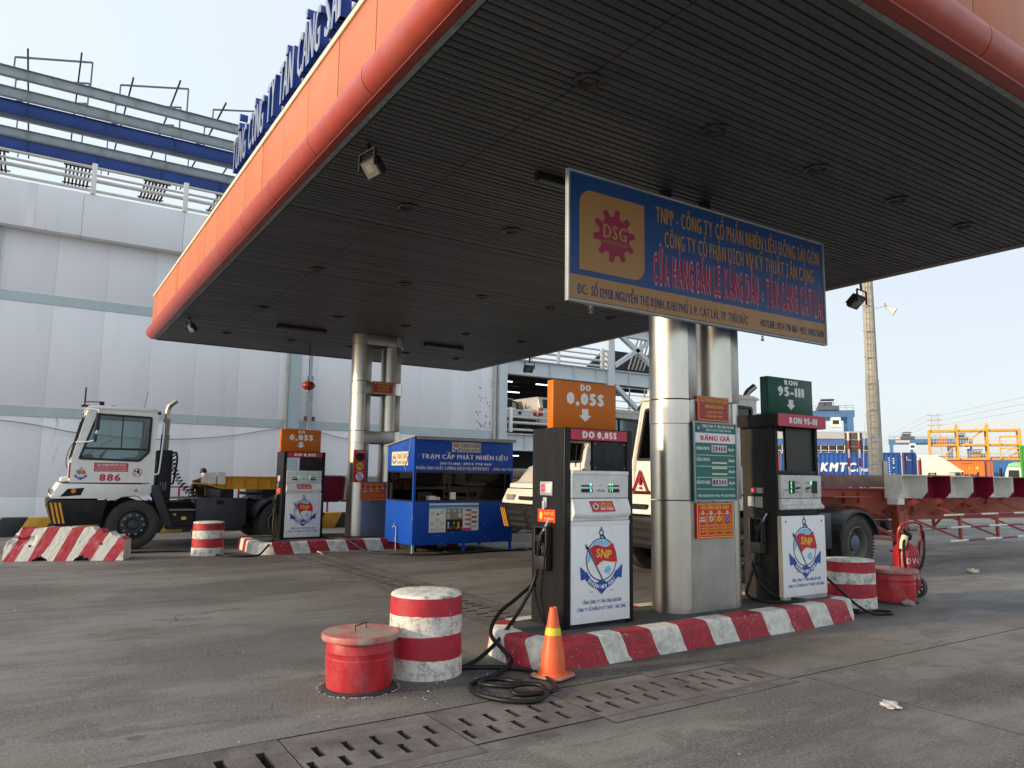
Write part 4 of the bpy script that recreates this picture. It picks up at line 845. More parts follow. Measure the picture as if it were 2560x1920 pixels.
def dispenser_a(label, x, y, w, readout):
    t = thing('fuel_dispenser', label, 'fuel pump', (x, y, .2345)); d = .53; H = 1.895; wl, wr = .073, w-.078
    mb = MB(); mb.box(0, .022, 0, .006, d, H-.001).box(w-.006, .022, 0, w, d, H-.001).box(.0065, d-.006, 0, w-.0065, d, 1.48)
    mb.build('side_panel', m_black, t)
    MB().box(0, 0, 0, wl, .0215, H).build('front_post', m_black, t, bevel=.004); MB().box(wr+.002, 0, 0, w, .0215, H).build('front_post', m_black, t, bevel=.004)
    MB().box(.0065, .024, .002, w-.0065, d-.007, 1.478).build('cabinet', m_dark, t)
    MB().box(.0065, .024, 1.776, w-.0065, d, H-.002).build('header_box', m_black, t, bevel=.004)
    MB().box(.0065, .05, 1.479, wl-.003, d-.02, 1.775).box(wr+.006, .05, 1.479, w-.0065, d-.02, 1.775).build('upper_wall', m_dark, t)
    lv = MB(); lv.box(.36, .012, 1.482, wr, .05, 1.772); lo = lv.build('louvre_box', m_dark, t, bevel=.004)
    mb = MB()
    for i in range(5): mb.box(.515, .004, 1.575+i*.023, .585, .0115, 1.588+i*.023)
    mb.build('louvre', m_fender, lo)
    mb = MB()
    for a, c in ((.385, 1.51), (wr-.03, 1.51), (.385, 1.745), (wr-.03, 1.745)): mb.cyl((a, .011, c), (a, .0, c), .006, 8)
    mb.build('screw', m_galv, lo)
    MB().box(wl+.001, -.006, 1.779, wr, .02, 1.879).build('name_band', m_crimson, t)
    p = Print((0, -.006, 0), (1, 0, 0), (0, 0, 1), .001); p.text('DO 0,05S', wl+.2*(wr-wl), wl+.81*(wr-wl), 1.80, 1.86, m_whiteprint, 0, .09); p.build('lettering', t)
    # display panel
    dp = MB(); dp.prism([(.012, 1.215), (-.018, 1.22), (-.022, 1.44), (-.03, 1.445), (-.03, 1.475), (.0, 1.482), (.012, 1.482)], 'x', wl+.002, wr); do = dp.build('display_panel', m_tray, t, bevel=.002)
    mb = MB(); mb.box(wl+.004, -.0235, 1.4405, wr-.002, -.018, 1.4445); mb.build('panel_seam', m_dark, do)
    p = Print((wl, -.0215, 1.215), (1, 0, 0), (0, .018, 1), .001); ww = wr-wl
    for i in range(3):
        z = .165-.055*i
        for s in (0, 1):
            a = ww*(.16 if s == 0 else .635); p.rect(a, z, a+ww*.20, z+.036, m_blackprint, 0); rd = readout[s][i]
            for q, ch in enumerate(rd):
                xx = a+ww*.20-.032-(len(rd)-1-q)*.022 if s == 0 else a+.012+q*.03
                seg7(p, xx, z+.006, .013, .025, ch, m_cyan_led if s == 0 else m_green_led, 1)
        p.text(('TỔNG SỐ', 'LÍT', 'ĐƠN GIÁ')[i], ww*(.435 if i != 1 else .48), ww*(.57 if i != 1 else .525), z+.008, z+.026, m_blackprint, 0, .02)
    p.build('readout', do)
    # bulging tray
    n = 12; vs = []
    for i in range(n+1):
        u = i/n; bow = math.sin(math.pi*u); x_ = wl+.004+u*(wr-wl-.008)
        prof = [(.012, 1.212), (-.02, 1.21), (-.055, 1.12+.0*bow), (-.062, 1.075-.022*bow), (-.05, 1.045-.018*bow), (-.03, 1.036), (-.026, 1.002), (.012, 1.0)]
        vs.append([(x_, a, z) for a, z in prof])
    K = len(vs[0]); mb = MB(); mb.add([p_ for r in vs for p_ in r], [(i*K+j, (i+1)*K+j, (i+1)*K+(j+1) % K, i*K+(j+1) % K) for i in range(n) for j in range(K)]+[tuple(range(K)), tuple(n*K+j for j in range(K))])
    to = mb.build('tray', m_tray, t, sharp=25)
    p = Print((wl+.28*ww, -.0275, 1.19), (1, 0, 0), (0, -.36, -1), .001)
    p = Print((wl, -.0215, 1.212), (1, 0, 0), (0, .36, 1), .0015); nofire(p, ww*.28, -.125, ww*.7, -.025, 0, .022); p.build('no_fire_sticker', to)
    # lower white panel
    MB().box(wl+.008, -.012, .04, wr+.018, .021, .997).build('front_panel', m_panel, t, bevel=.004)
    MB().box(wl+.008, -.016, .955, wr+.018, -.0125, .997).build('panel_lip', m_panel, t)
    p = Print((wl+.008, -.012, .04), (1, 0, 0), (0, 0, 1), .0012); pump_emblem(p, wr+.01-wl, .957); p.build('emblem_print', t)
    # left flank fittings
    nozzle_boot(t, .19, .40, .53, .94, m_dark)
    ko = MB().box(-.012, .18, 1.235, -.0005, .385, 1.37).build('keypad', m_galv, t, bevel=.003)
    p = Print((-.012, .385, 1.235), (0, -1, 0), (0, 0, 1), .001); p.rect(.025, .04, .085, .105, m_redprint, 0); p.rect(.03, .055, .078, .09, m_red_led, 1)
    for i in range(4):
        for j in range(3): p.rect(.10+.028*j, .03+.022*i, .122+.028*j, .045+.022*i, m_whiteprint, 0)
    p.build('keys', ko)
    MB().box(-.016, .27, 1.115, -.0005, .33, 1.215).box(-.03, .285, 1.10, -.0165, .325, 1.18).build('hasp', m_galv, t, bevel=.003)
    p = Print((0, .43, .975), (0, -1, 0), (0, 0, 1), .002); p.rect(0, 0, .29, .125, m_redprint, 0); p.frame(.004, .004, .286, .121, .005, m_signor, 1)
    p.ell(.055, .0625, .035, .045, m_yelprint, 1); p.ring(.055, .0625, .03, .039, .006, m_redprint, 2); p.text('CẤM HÚT THUỐC', .1, .275, .07, .1, m_yelprint, 1, .05); p.text('NO SMOKING', .11, .265, .022, .048, m_yelprint, 1, .05); p.build('no_smoking_sticker', t)
    return t
PA = dispenser_a('near black fuel pump under the orange box, with green digits and anchor emblem', 4.27, 5.635, .868, (('0', '0', '0'), ('43', '41', '17')))
PC = dispenser_a('far black fuel pump under the small orange box near the white tractor', 4.615, 16.20, .93, (('8', '5', '7'), ('50', '8', '4')))
def dispenser_b(label, x, y):
    t = thing('fuel_dispenser', label, 'fuel pump', (x, y, .2345)); w, d, H = .83, .50, 2.05
    m_y = M('aged_panel_side', (.6, .5, .33), .5, dirt=.5, dcol=(.3, .24, .16))
    MB().box(0, .03, 0, .012, d, H).box(w-.012, .03, 0, w, d, H).box(.013, d-.012, 0, w-.013, d, 1.51).build('side_panel', m_blackold, t)
    MB().box(0, 0, 0, .012+.04, .0295, H).build('front_post', m_blackold, t, bevel=.003); MB().box(w-.05, 0, 1.0, w, .0295, H).build('front_post', m_blackold, t, bevel=.003)
    MB().box(.013, .031, .002, w-.013, d-.013, 1.508).build('cabinet', m_dark, t)
    for za, zb_ in ((.995, 1.06), (1.478, 1.525)): MB().box(.055, .004, za, w-.055, .0305, zb_).build('cross_rail', m_dark, t, bevel=.003)
    MB().box(.245, .03, 1.526, w-.013, .06, 2.048).build('hood_box', M('hood_black', (.012, .012, .013), .4), t)
    MB().box(-.055, -.085, 2.051, w+.04, d+.03, 2.205).build('canopy_box', m_blackold, t, bevel=.004)
    MB().box(-.05, -.094, 2.056, w+.05, -.0855, 2.207).build('name_band', m_crimson, t)
    p = Print((0, -.094, 0), (1, 0, 0), (0, 0, 1), .001); p.text('RON 95-III', .155, .70, 2.095, 2.165, m_whiteprint, 0, .08); p.build('lettering', t)
    for i in (0, 1):
        a = .03+i*.393; b = a+.385
        mb = MB(); mb.prism([(-.0, 1.20), (-.04, 1.20), (-.045, 1.472), (0, 1.476)], 'x', a, b); o = mb.build('display_panel', m_bolwhite if False else M('worn_white_panel', (.62, .62, .6), .45, var=.08, dirt=.6, dcol=(.3, .28, .26), dscale=7, dlo=.5, dhi=.66, chips=.1, ccol=(.1, .1, .1), cscale=16), t, bevel=.003)
        p = Print((a, -.0455, 1.2), (1, 0, 0), (0, -.01, 1), .001); q = .14 if i == 0 else .185
        p.rect(q, .055, q+.115, .205, m_blackprint, 0)
        for j, c in enumerate('046' if i == 0 else '000'): seg7(p, q+(.035 if i == 0 else .088), .067+.046*(2-j), .016, .034, c, m_green_led if i == 0 else m_signgreen, 1)
        if i: seg7(p, q-.012, .165, .018, .036, '6', m_green_led, 1)
        for j, s in enumerate(('TỔNG SỐ', 'LÍT', 'ĐƠN GIÁ')): 
            xa = q+.13 if i == 0 else q-.11; p.text(s, xa, xa+.07, .065+.055*(2-j), .08+.055*(2-j), m_blackprint, 0, .02)
        p.strip([(xa, .11), (xa+.09, .125)], .02, m_dark, 1); p.strip([(.05, .09), (.12, .1)], .016, m_grey, 1)
        p.build('readout', o)
        mb = MB(); mb.prism([(0, 1.195), (-.03, 1.193), (-.04, 1.13), (-.075, 1.11), (-.082, 1.075), (-.06, 1.062), (0, 1.062)], 'x', a, b); mb.build('tray', MATS['worn_white_panel'], t, bevel=.003)
    MB().box(-.005, -.062, .05, w+.0, -.001, .99).build('front_panel', m_panel, t, bevel=.01)
    MB().box(-.0115, -.058, .055, -.0055, -.004, .985).build('panel_edge', m_y, t)
    MB().box(.0, -.05, .002, w, -.0015, .048).build('plinth', m_grey, t, bevel=.004)
    p = Print((-.005, -.062, .05), (1, 0, 0), (0, 0, 1), .0012); pump_emblem(p, w, .94)
    for a in (.07, w-.07): p.ell(a, .875, .012, .014, m_blackprint, 0, 12)
    p.build('emblem_print', t)
    nozzle_boot(t, .17, .37, .54, .96, M('boot_grey', (.045, .044, .042), .5, dirt=.4, dcol=(.1, .09, .08)))
    ko = MB().box(-.03, .17, 1.245, -.0005, .36, 1.325).build('keypad', M('keypad_grey', (.09, .095, .1), .5), t, bevel=.003)
    p = Print((-.03, .36, 1.245), (0, -1, 0), (0, 0, 1), .001); p.rect(.012, .012, .055, .07, m_redprint, 0); p.rect(.018, .02, .05, .06, m_red_led, 1)
    for i in range(3):
        for j in range(4): p.rect(.1+.02*j, .012+.02*i, .115+.02*j, .025+.02*i, m_greyprint, 0)
    p.build('keys', ko)
    MB().box(-.022, .32, 1.09, -.0005, .41, 1.21).build('hasp', m_galv, t, bevel=.003); MB().box(-.014, .2, 1.08, -.0005, .31, 1.21).build('lock_plate', m_grey, t, bevel=.003)
    return t
PB = dispenser_b('worn black fuel pump under the green box at the island end', 7.455, 5.665)
def fuel_sign(label, x, y, z, w, h, d, m, l1, l2):
    t = thing('grade_sign', label, 'sign box', (x, y, z), 0, 'fuel grade boxes on top of the pumps')
    MB().box(0, 0, 0, w, d, h).build('sign_box', m, t, bevel=.006)
    p = Print((0, 0, 0), (1, 0, 0), (0, 0, 1), .0015); p.text(l1, .42*w if len(l1) < 3 else .36*w, .585*w if len(l1) < 3 else .66*w, .825*h, .945*h, m_whiteprint, 0, .09)
    p.text(l2, .205*w if ',' in l2 else .21*w, .80*w, .53*h, .755*h, m_whiteprint, 0, .10); arrow(p, .495*w, .435*h, .165*h, .195*w, m_whiteprint, 0); p.build('lettering', t)
fuel_sign('large orange box sign on top of the near pump', 4.29, 5.85, 2.132, .82, .482, .10, m_signor, 'DO', '0,05S')
fuel_sign('small orange box sign on top of the far pump', 4.59, 16.4, 2.132, .90, .50, .11, m_signor, 'DO', '0,05S')
fuel_sign('dark green box sign on top of the end pump', 7.49, 5.77, 2.4415, .88, .475, .12, m_signgreen, 'RON', '95-III')
# ---------------------------------------------------------------- nozzles and hoses
def nozzle(t, px, y, z, s=1.0):
    """gun hanging in the boot: spout up and inwards (+x side is the pump)"""
    V = lambda dx, dy, dz: (px+dx*s, y+dy*s, z+dz*s)
    mb = MB(); mb.tube([V(-.045, .03, -.06), V(-.055, .0, .06), V(-.05, -.02, .15)], [.022*s, .028*s, .030*s], 10); mb.tube([V(-.05, -.02, .14), V(-.045, -.05, .20)], [.034*s, .024*s], 10); mb.box(px-.085*s, y-.055*s, z+.09*s, px-.02*s, y+.03*s, z+.16*s)
    n = mb.build('nozzle', m_rubber, t, bevel=.004)
    mb = MB(); mb.tube([V(-.045, -.05, .20), V(-.03, -.085, .27), V(-.015, -.10, .31)], .012*s, 8); mb.build('spout', m_galv, n)
    mb = MB(); mb.tube([V(-.05, -.03, .10), V(-.06, -.085, .05), V(-.06, -.10, -.03), V(-.055, -.05, -.07), V(-.045, .02, -.06)], .008*s, 8); mb.tube([V(-.05, -.02, .07), V(-.055, -.055, .0)], .007*s, 6); mb.build('trigger_guard', m_dark, n)
    mb = MB(); mb.tube([V(-.045, .03, -.055), V(-.04, .04, -.12)], .018*s, 10); mb.build('swivel', M('brass', (.6, .5, .28), .35, .7), n)
    return V(-.04, .04, -.12)
def hose(label, pts, r=.019, noz=None, n=10):
    t = thing('fuel_hose', label, 'fuel hose', pts[0]); o = Vector(pts[0])
    pts = [Vector(p)-o for p in pts]
    mb = MB(); mb.tube(smooth_path(pts, n), r, 10); mb.build('hose', m_rubber, t, sharp=60)
    if noz:
        px, y, z, s = noz; nozzle(t, px-o.x, y-o.y, z-o.z, s)
    return t
# near pump: from the nozzle in an arc behind the bollard, back along the ground, round the coil and up to the pump flank
hose('black fuel hose of the near pump looping down into a coil on the oily ground', [
    (4.205, 5.965, .81), (4.19, 6.0, .66), (4.12, 6.02, .50), (3.95, 5.97, .33), (3.70, 5.86, .17), (3.50, 5.80, .07), (3.32, 5.74, .022), (3.22, 5.70, .022), (3.30, 5.66, .022), (3.50, 5.54, .022), (3.66, 5.36, .022), (3.66, 5.08, .022),
    (3.60, 4.86, .022), (3.50, 4.745, .022), (3.36, 4.735, .022), (3.20, 4.80, .024), (3.22, 4.90, .05), (3.34, 4.89, .058), (3.42, 4.80, .058), (3.38, 4.67, .03), (3.22, 4.60, .022), (3.06, 4.70, .022), (2.96, 4.92, .022), (2.98, 5.12, .022), (3.10, 5.26, .022),
    (3.28, 5.26, .022), (3.38, 5.12, .024), (3.36, 4.97, .05), (3.20, 4.88, .062), (3.07, 5.02, .058), (3.09, 5.17, .03), (3.22, 5.285, .022), (3.42, 5.40, .022), (3.62, 5.52, .058), (3.63, 5.66, .12), (3.60, 5.84, .24), (3.80, 6.02, .37), (4.02, 6.10, .46), (4.2, 6.12, .56), (4.268, 6.11, .60)],
     .0185, (4.25, 5.93, .93, 1.0))
hose('black fuel hose hanging from the nozzle on the worn end pump', [(7.405, 5.935, .82), (7.37, 5.955, .62), (7.30, 5.98, .42), (7.22, 5.95, .30), (7.19, 5.78, .262), (7.28, 5.58, .262), (7.55, 5.49, .262), (7.72, 5.52, .262), (7.66, 5.60, .262), (7.42, 5.70, .30), (7.30, 5.82, .45), (7.36, 5.96, .62), (7.45, 6.02, .66)], .017, (7.45, 5.90, .94, 1.0))
hose('black hose from the end pump curling on the ground by the oval bollard', [(8.29, 5.85, .62), (8.38, 5.78, .52), (8.56, 5.66, .33), (8.72, 5.5, .12), (8.88, 5.38, .022), (9.08, 5.28, .022), (9.20, 5.36, .022), (9.12, 5.50, .022), (8.92, 5.53, .022), (8.76, 5.56, .022), (8.70, 5.66, .022), (8.80, 5.72, .022), (8.92, 5.63, .025), (8.8, 5.54, .05), (8.66, 5.62, .05), (8.56, 5.82, .15), (8.45, 5.95, .262), (8.30, 6.0, .3)], .017)
hose('black fuel hose of the far pump drooping to the ground beside the small bollard', [(4.55, 16.50, .80), (4.52, 16.42, .5), (4.50, 16.2, .30), (4.38, 15.9, .262), (4.15, 15.42, .18), (3.95, 15.28, .03), (3.7, 15.25, .02), (3.45, 15.35, .02), (3.3, 15.6, .02), (3.0, 16.6, .02), (2.4, 16.9, .02), (1.2, 17.0, .02)], .02, (4.595, 16.5, .92, 1.0))
hose('pale hose running from the far pump across the ground to the kiosk', [(5.56, 16.5, .5), (5.58, 16.3, .28), (5.70, 15.8, .262), (5.85, 15.5, .26), (5.98, 15.25, .14), (6.15, 14.8, .03), (6.6, 14.2, .02), (7.1, 13.9, .02), (7.6, 13.88, .02), (7.75, 14.0, .02), (7.6, 14.1, .02), (7.45, 14.0, .05), (7.7, 13.85, .03), (8.3, 13.95, .02), (9.0, 14.0, .02), (9.4, 13.9, .02), (9.6, 14.05, .02), (9.4, 14.15, .02), (10.2, 13.95, .02), (11.2, 13.9, .02)], .02)
# ---------------------------------------------------------------- blue kiosk
def kiosk():
    x0, y0, w, d = 6.81, 14.25, 2.50, 1.42
    t = thing('kiosk', 'blue steel fuel kiosk with tinted windows standing on short legs', 'kiosk', (x0, y0, 0)); zb, zs, zt, ztb = .185, 1.09, 2.46, 2.29
    zw = 1.735
    MB().box(0, 0, zb, w, .03, zs-.002).build('wall_panel', m_kblue, t, bevel=.003)
    MB().box(0, .031, zb, .03, d, zs-.002).build('wall_panel', m_kblue, t, bevel=.003)
    MB().box(w-.03, .031, zb, w, d, zs-.002).build('wall_panel', m_kblue, t); MB().box(.031, d-.03, zb, w-.031, d, ztb).build('wall_panel', m_kblue, t)
    MB().box(0, 0, zw, w, .03, zt).build('wall_panel', m_kblue, t, bevel=.003)
    for a in (0, w-.03):
        MB().prism([(.031, zw), (d-.031, zw), (d-.031, ztb), (.031, zt-.004)], 'x', a, a+.03).build('wall_panel', m_kblue, t, bevel=.003)
    mb = MB()
    for a in (0, w-.05): mb.box(a, .0, zs, a+.05, .05, zw-.001)
    mb.box(0, d-.05, zs, .05, d-.031, zw-.001); mb.build('corner_post', m_kblue, t)
    fr = m_vdark; mf = M('window_frame_dark', (.015, .015, .017), .4)
    f = MB(); f.box(.051, .004, zs, w-.051, .04, zs+.035).box(.051, .004, zw-.03, w-.051, .04, zw-.001)
    for a in (.72, .84, 2.28): f.box(a, .004, zs+.036, a+.03, .04, zw-.031)
    f.box(.051, .004, zs+.27, .72, .045, zs+.30); wf = f.build('window_frame', mf, t)
    MB().box(.051, .018, zs+.301, .719, .024, zw-.031).box(.871, .018, zs+.036, 2.279, .024, zw-.031).box(2.311, .018, zs+.036, w-.051, .024, zw-.031).box(.751, .018, zs+.036, .839, .024, zw-.031).build('pane', m_kglass, wf)
    f = MB(); f.box(.004, .051, zs, .04, d-.051, zs+.03).box(.004, .051, zw-.03, .04, d-.051, zw-.001).box(.004, .051, zs+.031, .04, .075, zw-.031).box(.004, d-.075, zs+.031, .04, d-.051, zw-.031); wf2 = f.build('window_frame', mf, t)
    MB().box(.018, .076, zs+.031, .024, d-.076, zw-.031).build('pane', m_kglass, wf2)
    f = MB(); f.box(w-.04, .051, zs, w-.004, d-.031, zs+.03).box(w-.04, .051, zw-.03, w-.004, d-.031, zw-.001); wf3 = f.build('window_frame', mf, t); MB().box(w-.024, .051, zs+.031, w-.018, d-.031, zw-.031).build('pane', m_kglass, wf3)
    MB().box(.031, .031, zb+.01, w-.031, d-.031, zb+.03).build('floor_plate', m_dark, t)
    MB().box(.06, .06, zs-.05, w-.06, .5, zs-.02).build('counter', m_grey, t); MB().box(.06, d-.25, zs, w-.06, d-.035, zw-.1).build('shelf_unit', m_dark, t)
    MB().box(.2, .2, zs+.0, .55, .22, zs+.2).build('monitor', m_blackprint, t)
    mb = MB(); mb.box(.40, .045, zs-.018, .56, .2, zs+.12); mb.cyl((.62, .05, zs+.05), (.62, .2, zs+.05), .05, 14); mb.build('paper_stack', m_whiteprint, t)
    MB().box(.88, .0, zs+.045, 1.02, .0038, zs+.20).build('counter_card', m_whiteprint, t)
    mb = MB(); mb.prism([(-.06, zt+.03), (-.06, zt+.0), (.0, zt+.002), (d+.05, ztb+.006), (d+.05, ztb+.036)], 'x', -.03, w+.05); mb.build('roof', m_grey, t, bevel=.003)
    MB().prism([(-.066, zt+.028), (-.066, zt-.045), (-.061, zt-.045), (-.061, zt+.028)], 'x', .02, w+.05).build('roof_flashing', m_grey, t)
    for a, b in ((.01, .01), (w-.06, .01), (.01, d-.06), (w-.06, d-.06), (w/2-.02, .01)): MB().box(a, b, 0.001, a+.05, b+.05, zb-.001).build('leg', m_kblue if a > .5 else m_galv, t)
    p = Print((0, 0, 0), (1, 0, 0), (0, 0, 1), .0015)
    p.text('TRẠM CẤP PHÁT NHIÊN LIỆU', .16, w-.14, 2.01, 2.105, m_greyprint, 0, .05); p.text('HOTLINE: 0974 798 860', .62, w-.58, 1.885, 1.935, m_greyprint, 0, .055); p.text('PHẢN ÁNH CHẤT LƯỢNG DỊCH VỤ: 0979273373', .05, w-.65, 1.775, 1.84, m_greyprint, 0, .035); p.text('- 0933 353 993', w-.57, w-.03, 1.775, 1.835, m_greyprint, 0, .025)
    p.build('lettering', t)
    def plate(o, r, wd, ht, mat):
        pl = MB(); R = Vector(r); U = Vector((0, 0, 1)); N = R.cross(U); O = Vector(o)
        a, b, c, e = O+N*.001, O+R*wd+N*.001, O+R*wd+U*ht+N*.001, O+U*ht+N*.001; q = N*.006
        pl.add([a, b, c, e, a+q, b+q, c+q, e+q], [(3, 2, 1, 0), (4, 5, 6, 7), (0, 1, 5, 4), (1, 2, 6, 5), (2, 3, 7, 6), (3, 0, 4, 7)]); po = pl.build('name_plate', mat, t)
        p = Print(O+N*.007, r, (0, 0, 1), .001); emblem(p, .16*wd, .5*ht, .09*wd, 0, False, True); p.text('TAN CANG', .31*wd, .97*wd, .47*ht, .86*ht, m_blackprint, 0, .01); p.text('TECHNICAL SERVICES', .31*wd, .96*wd, .1*ht, .32*ht, m_blackprint, 0, .01); p.build('plate_print', po)
    plate((.90, 0, 2.165), (1, 0, 0), .73, .22, M('plate_grey', (.5, .5, .49), .5, dirt=.4, dcol=(.35, .34, .33))); plate((0, 1.15, 1.86), (0, -1, 0), .85, .30, m_cream)
    # three posters
    def poster(xa, xb, za, zb_, kind_):
        MB().box(xa, -.004, za, xb, -.0005, zb_).build('poster', m_whiteprint if kind_ != 1 else m_grey, t); p = Print((xa, -.004, za), (1, 0, 0), (0, 0, 1), .001); w_, h_ = xb-xa, zb_-za
        p.rect(0, .8*h_, w_, .93*h_, m_skyprint, 0); p.rect(0, .86*h_, w_, .93*h_, M('poster_blue', (.03, .25, .55), .5), 1); p.rect(0, .93*h_, w_, h_, m_greyprint, 0)
        rr = random.Random(kind_)
        if kind_ == 0:
            for cx, cz in ((.2, .66), (.78, .68), (.5, .42), (.2, .3), (.78, .3)): p.poly([((cx-.12)*w_, (cz+.05)*h_), ((cx+.12)*w_, (cz+.05)*h_), (cx*w_, (cz-.06)*h_)], m_greyprint, 0); p.ring(cx*w_, cz*h_, .1*w_, .05*h_, .008, m_grey, 1, 14)
            p.poly([(.42*w_, .62*h_), (.58*w_, .58*h_), (.62*w_, .62*h_), (.5*w_, .68*h_)], M('poster_blue', (.03, .25, .55), .5), 0); p.poly([(.42*w_, .59*h_), (.5*w_, .57*h_), (.44*w_, .63*h_)], m_redprint, 1)
            p.text('NGUY HIỂM', .38*w_, .6*w_, .165*h_, .19*h_, m_redprint, 0, .03)
            for i in range(4): p.rect(.08*w_, (.12-.025*i)*h_, .92*w_, (.128-.025*i)*h_, m_grey, 0)
        if kind_ == 1:
            p.rect(0, 0, w_, .42*h_, m_blackprint, 0)
            for cx, cz in ((.15, .72), (.5, .73), (.8, .72), (.15, .58), (.15, .48)): p.ell(cx*w_, cz*h_, .07*w_, .045*h_, m_whiteprint, 1, 14); p.rect((cx-.02)*w_, (cz-.02)*h_, (cx+.02)*w_, (cz+.02)*h_, m_blackprint, 2)
            p.poly([(.7*w_, .5*h_), (.95*w_, .48*h_), (.92*w_, .66*h_), (.75*w_, .64*h_)], m_cream, 1)
            for cx, m1, m2 in ((.15, m_greyprint, m_skyprint), (.48, m_yelprint, m_teal), (.75, m_cream, m_yelprint)):
                p.ell(cx*w_, .30*h_, .06*w_, .035*h_, m1, 1, 12); p.poly([((cx-.07)*w_, .1*h_), ((cx+.07)*w_, .1*h_), ((cx+.05)*w_, .27*h_), ((cx-.05)*w_, .27*h_)], m2, 1)
            for cx in (.32, .62, .92): p.poly([((cx-.05)*w_, .07*h_), ((cx+.05)*w_, .07*h_), (cx*w_, .18*h_)], m_signor, 2)
        if kind_ == 2:
            cs = [m_teal, m_signor, m_redprint, m_teal, m_tubered, m_signgreen, m_redprint, m_skyprint]
            for i in range(8):
                cx, cz = (.38 if i % 2 == 0 else .74)*w_, (.74-.085*i)*h_; p.poly([(cx-.16*w_, cz-.04*h_), (cx+.12*w_, cz-.04*h_), (cx+.17*w_, cz), (cx+.12*w_, cz+.04*h_), (cx-.16*w_, cz+.04*h_)], cs[i], 0); p.rect(cx-.1*w_, cz-.006*h_, cx+.08*w_, cz+.006*h_, m_whiteprint, 1); p.ell(cx-.22*w_, cz, .05*w_, .03*h_, m_grey, 0, 10)
            p.rect(0, 0, .55*w_, .1*h_, M('poster_pink', (.7, .08, .2), .5), 2)
        p.build('poster_print', t)
    poster(.385, .785, .44, 1.055, 0); poster(.79, 1.2, .455, 1.055, 1); poster(1.205, 1.605, .46, 1.055, 2)
    # cable down the corner
    mb = MB(); mb.tube(smooth_path([(-.01, .16, 2.45), (-.02, .2, 2.2), (-.015, .33, 1.95), (-.02, .42, 1.85), (-.015, .38, 1.75)], 6), .008, 6); mb.build('cable', m_galv, t)
    # stand-pipe with tap on the left flank
    tp = thing('water_tap', 'small standpipe with a tap on the sunlit side of the blue kiosk', 'tap', (x0-.03, y0+.75, 0))
    mb = MB(); mb.tube([(0, 0, .0), (0, 0, .48), (0, .0, .52), (-.0, .1, .53)], .014, 8); mb.tube([(0, .1, .53), (-.0, .15, .53), (0, .17, .50)], .018, 8); mb.bar((0, .1, .53), (0, .1, .58), .012); mb.bar((0, .07, .585), (0, .13, .585), .012); mb.cyl((0, 0, .24), (0, 0, .30), .024, 10); mb.build('standpipe', m_galv, tp)
    pp = thing('ground_pipe', 'thin grey water pipe lying along the kerb between far pump and kiosk', 'pipe', (5.1, 15.15, 0))
    mb = MB(); mb.tube([(.12, .02, .05), (0, 0, .06), (.0, .01, .045), (.9, -.02, .03), (1.65, -.15, .03)], .014, 8); mb.tube([(0, 0, .06), (.05, -.12, .03), (.08, -.14, -.0)], .012, 8); mb.build('pipe', m_galv, pp)
    # clutter below the kiosk
    jt = thing('buckets', 'dark bucket and coil pushed under the blue kiosk', 'bucket', (x0+.25, y0+.5, 0)); mb = MB(); mb.lathe([(.0, .002), (.09, .002), (.11, .16), (.105, .16), (.085, .01)], 18); mb.build('bucket', m_dark, jt)
    mb = MB(); mb.tube([(.5+.14*math.cos(a*.6), .1+.12*math.sin(a*.6), .03+.004*a) for a in range(24)], .015, 6); mb.build('coil', m_rubber, jt)
kiosk()
def holed(mb, outer, holes, axis, a, b, mi=0):
    """plate with openings, extruded along axis from a to b"""
    P = lambda p, h: {'y': (p[0], h, p[1]), 'x': (h, p[0], p[1]), 'z': (p[0], p[1], h)}[axis]
    vs, es = [], []
    for loop in [outer]+holes:
        i = len(vs); vs += [Vector(p) for p in loop]; es += [(i+k, i+(k+1) % len(loop)) for k in range(len(loop))]
    V, _, F, *_r = delaunay_2d_cdt(vs, es, [], 0, 1e-6)
    def inside(c, poly):
        r = False
        for i in range(len(poly)):
            x1, y1 = poly[i]; x2, y2 = poly[i-1]
            if (y1 > c[1]) != (y2 > c[1]) and c[0] < (x2-x1)*(c[1]-y1)/(y2-y1)+x1: r = not r
        return r
    T = []
    for f in F:
        c = sum((V[i] for i in f), Vector((0, 0)))/len(f)
        if inside(c, outer) and not any(inside(c, h) for h in holes): T.append(tuple(f))
    mb.add([P(v, a) for v in V], T, mi); mb.add([P(v, b) for v in V], [tuple(reversed(f)) for f in T], mi)
    for loop in [outer]+holes:
        for k in range(len(loop)):
            p, q = loop[k], loop[(k+1) % len(loop)]; mb.quad(P(p, a), P(q, a), P(q, b), P(p, b), mi)
    return mb
def rounded(poly, r, n=4):
    out = []; k = len(poly)
    for i in range(k):
        p0, p1, p2 = Vector(poly[i-1]), Vector(poly[i]), Vector(poly[(i+1) % k]); a = p1+(p0-p1).normalized()*r; c = p1+(p2-p1).normalized()*r
        for j in range(n+1):
            t = j/n; out.append(tuple((1-t)**2*a+2*t*(1-t)*p1+t*t*c))
    return out
def inset(poly, d):
    c = sum((Vector(p) for p in poly), Vector((0, 0)))/len(poly); out = []
    k = len(poly)
    for i in range(k):
        p0, p1, p2 = Vector(poly[i-1]), Vector(poly[i]), Vector(poly[(i+1) % k]); t1, t2 = (p1-p0).normalized(), (p2-p1).normalized(); n = Vector((t1.y+t2.y, -t1.x-t2.x))
        n = n.normalized() if n.length > 1e-6 else Vector((t1.y, -t1.x))
        if n.dot(c-p1) < 0: n = -n
        out.append(tuple(p1+n*d))
    return out
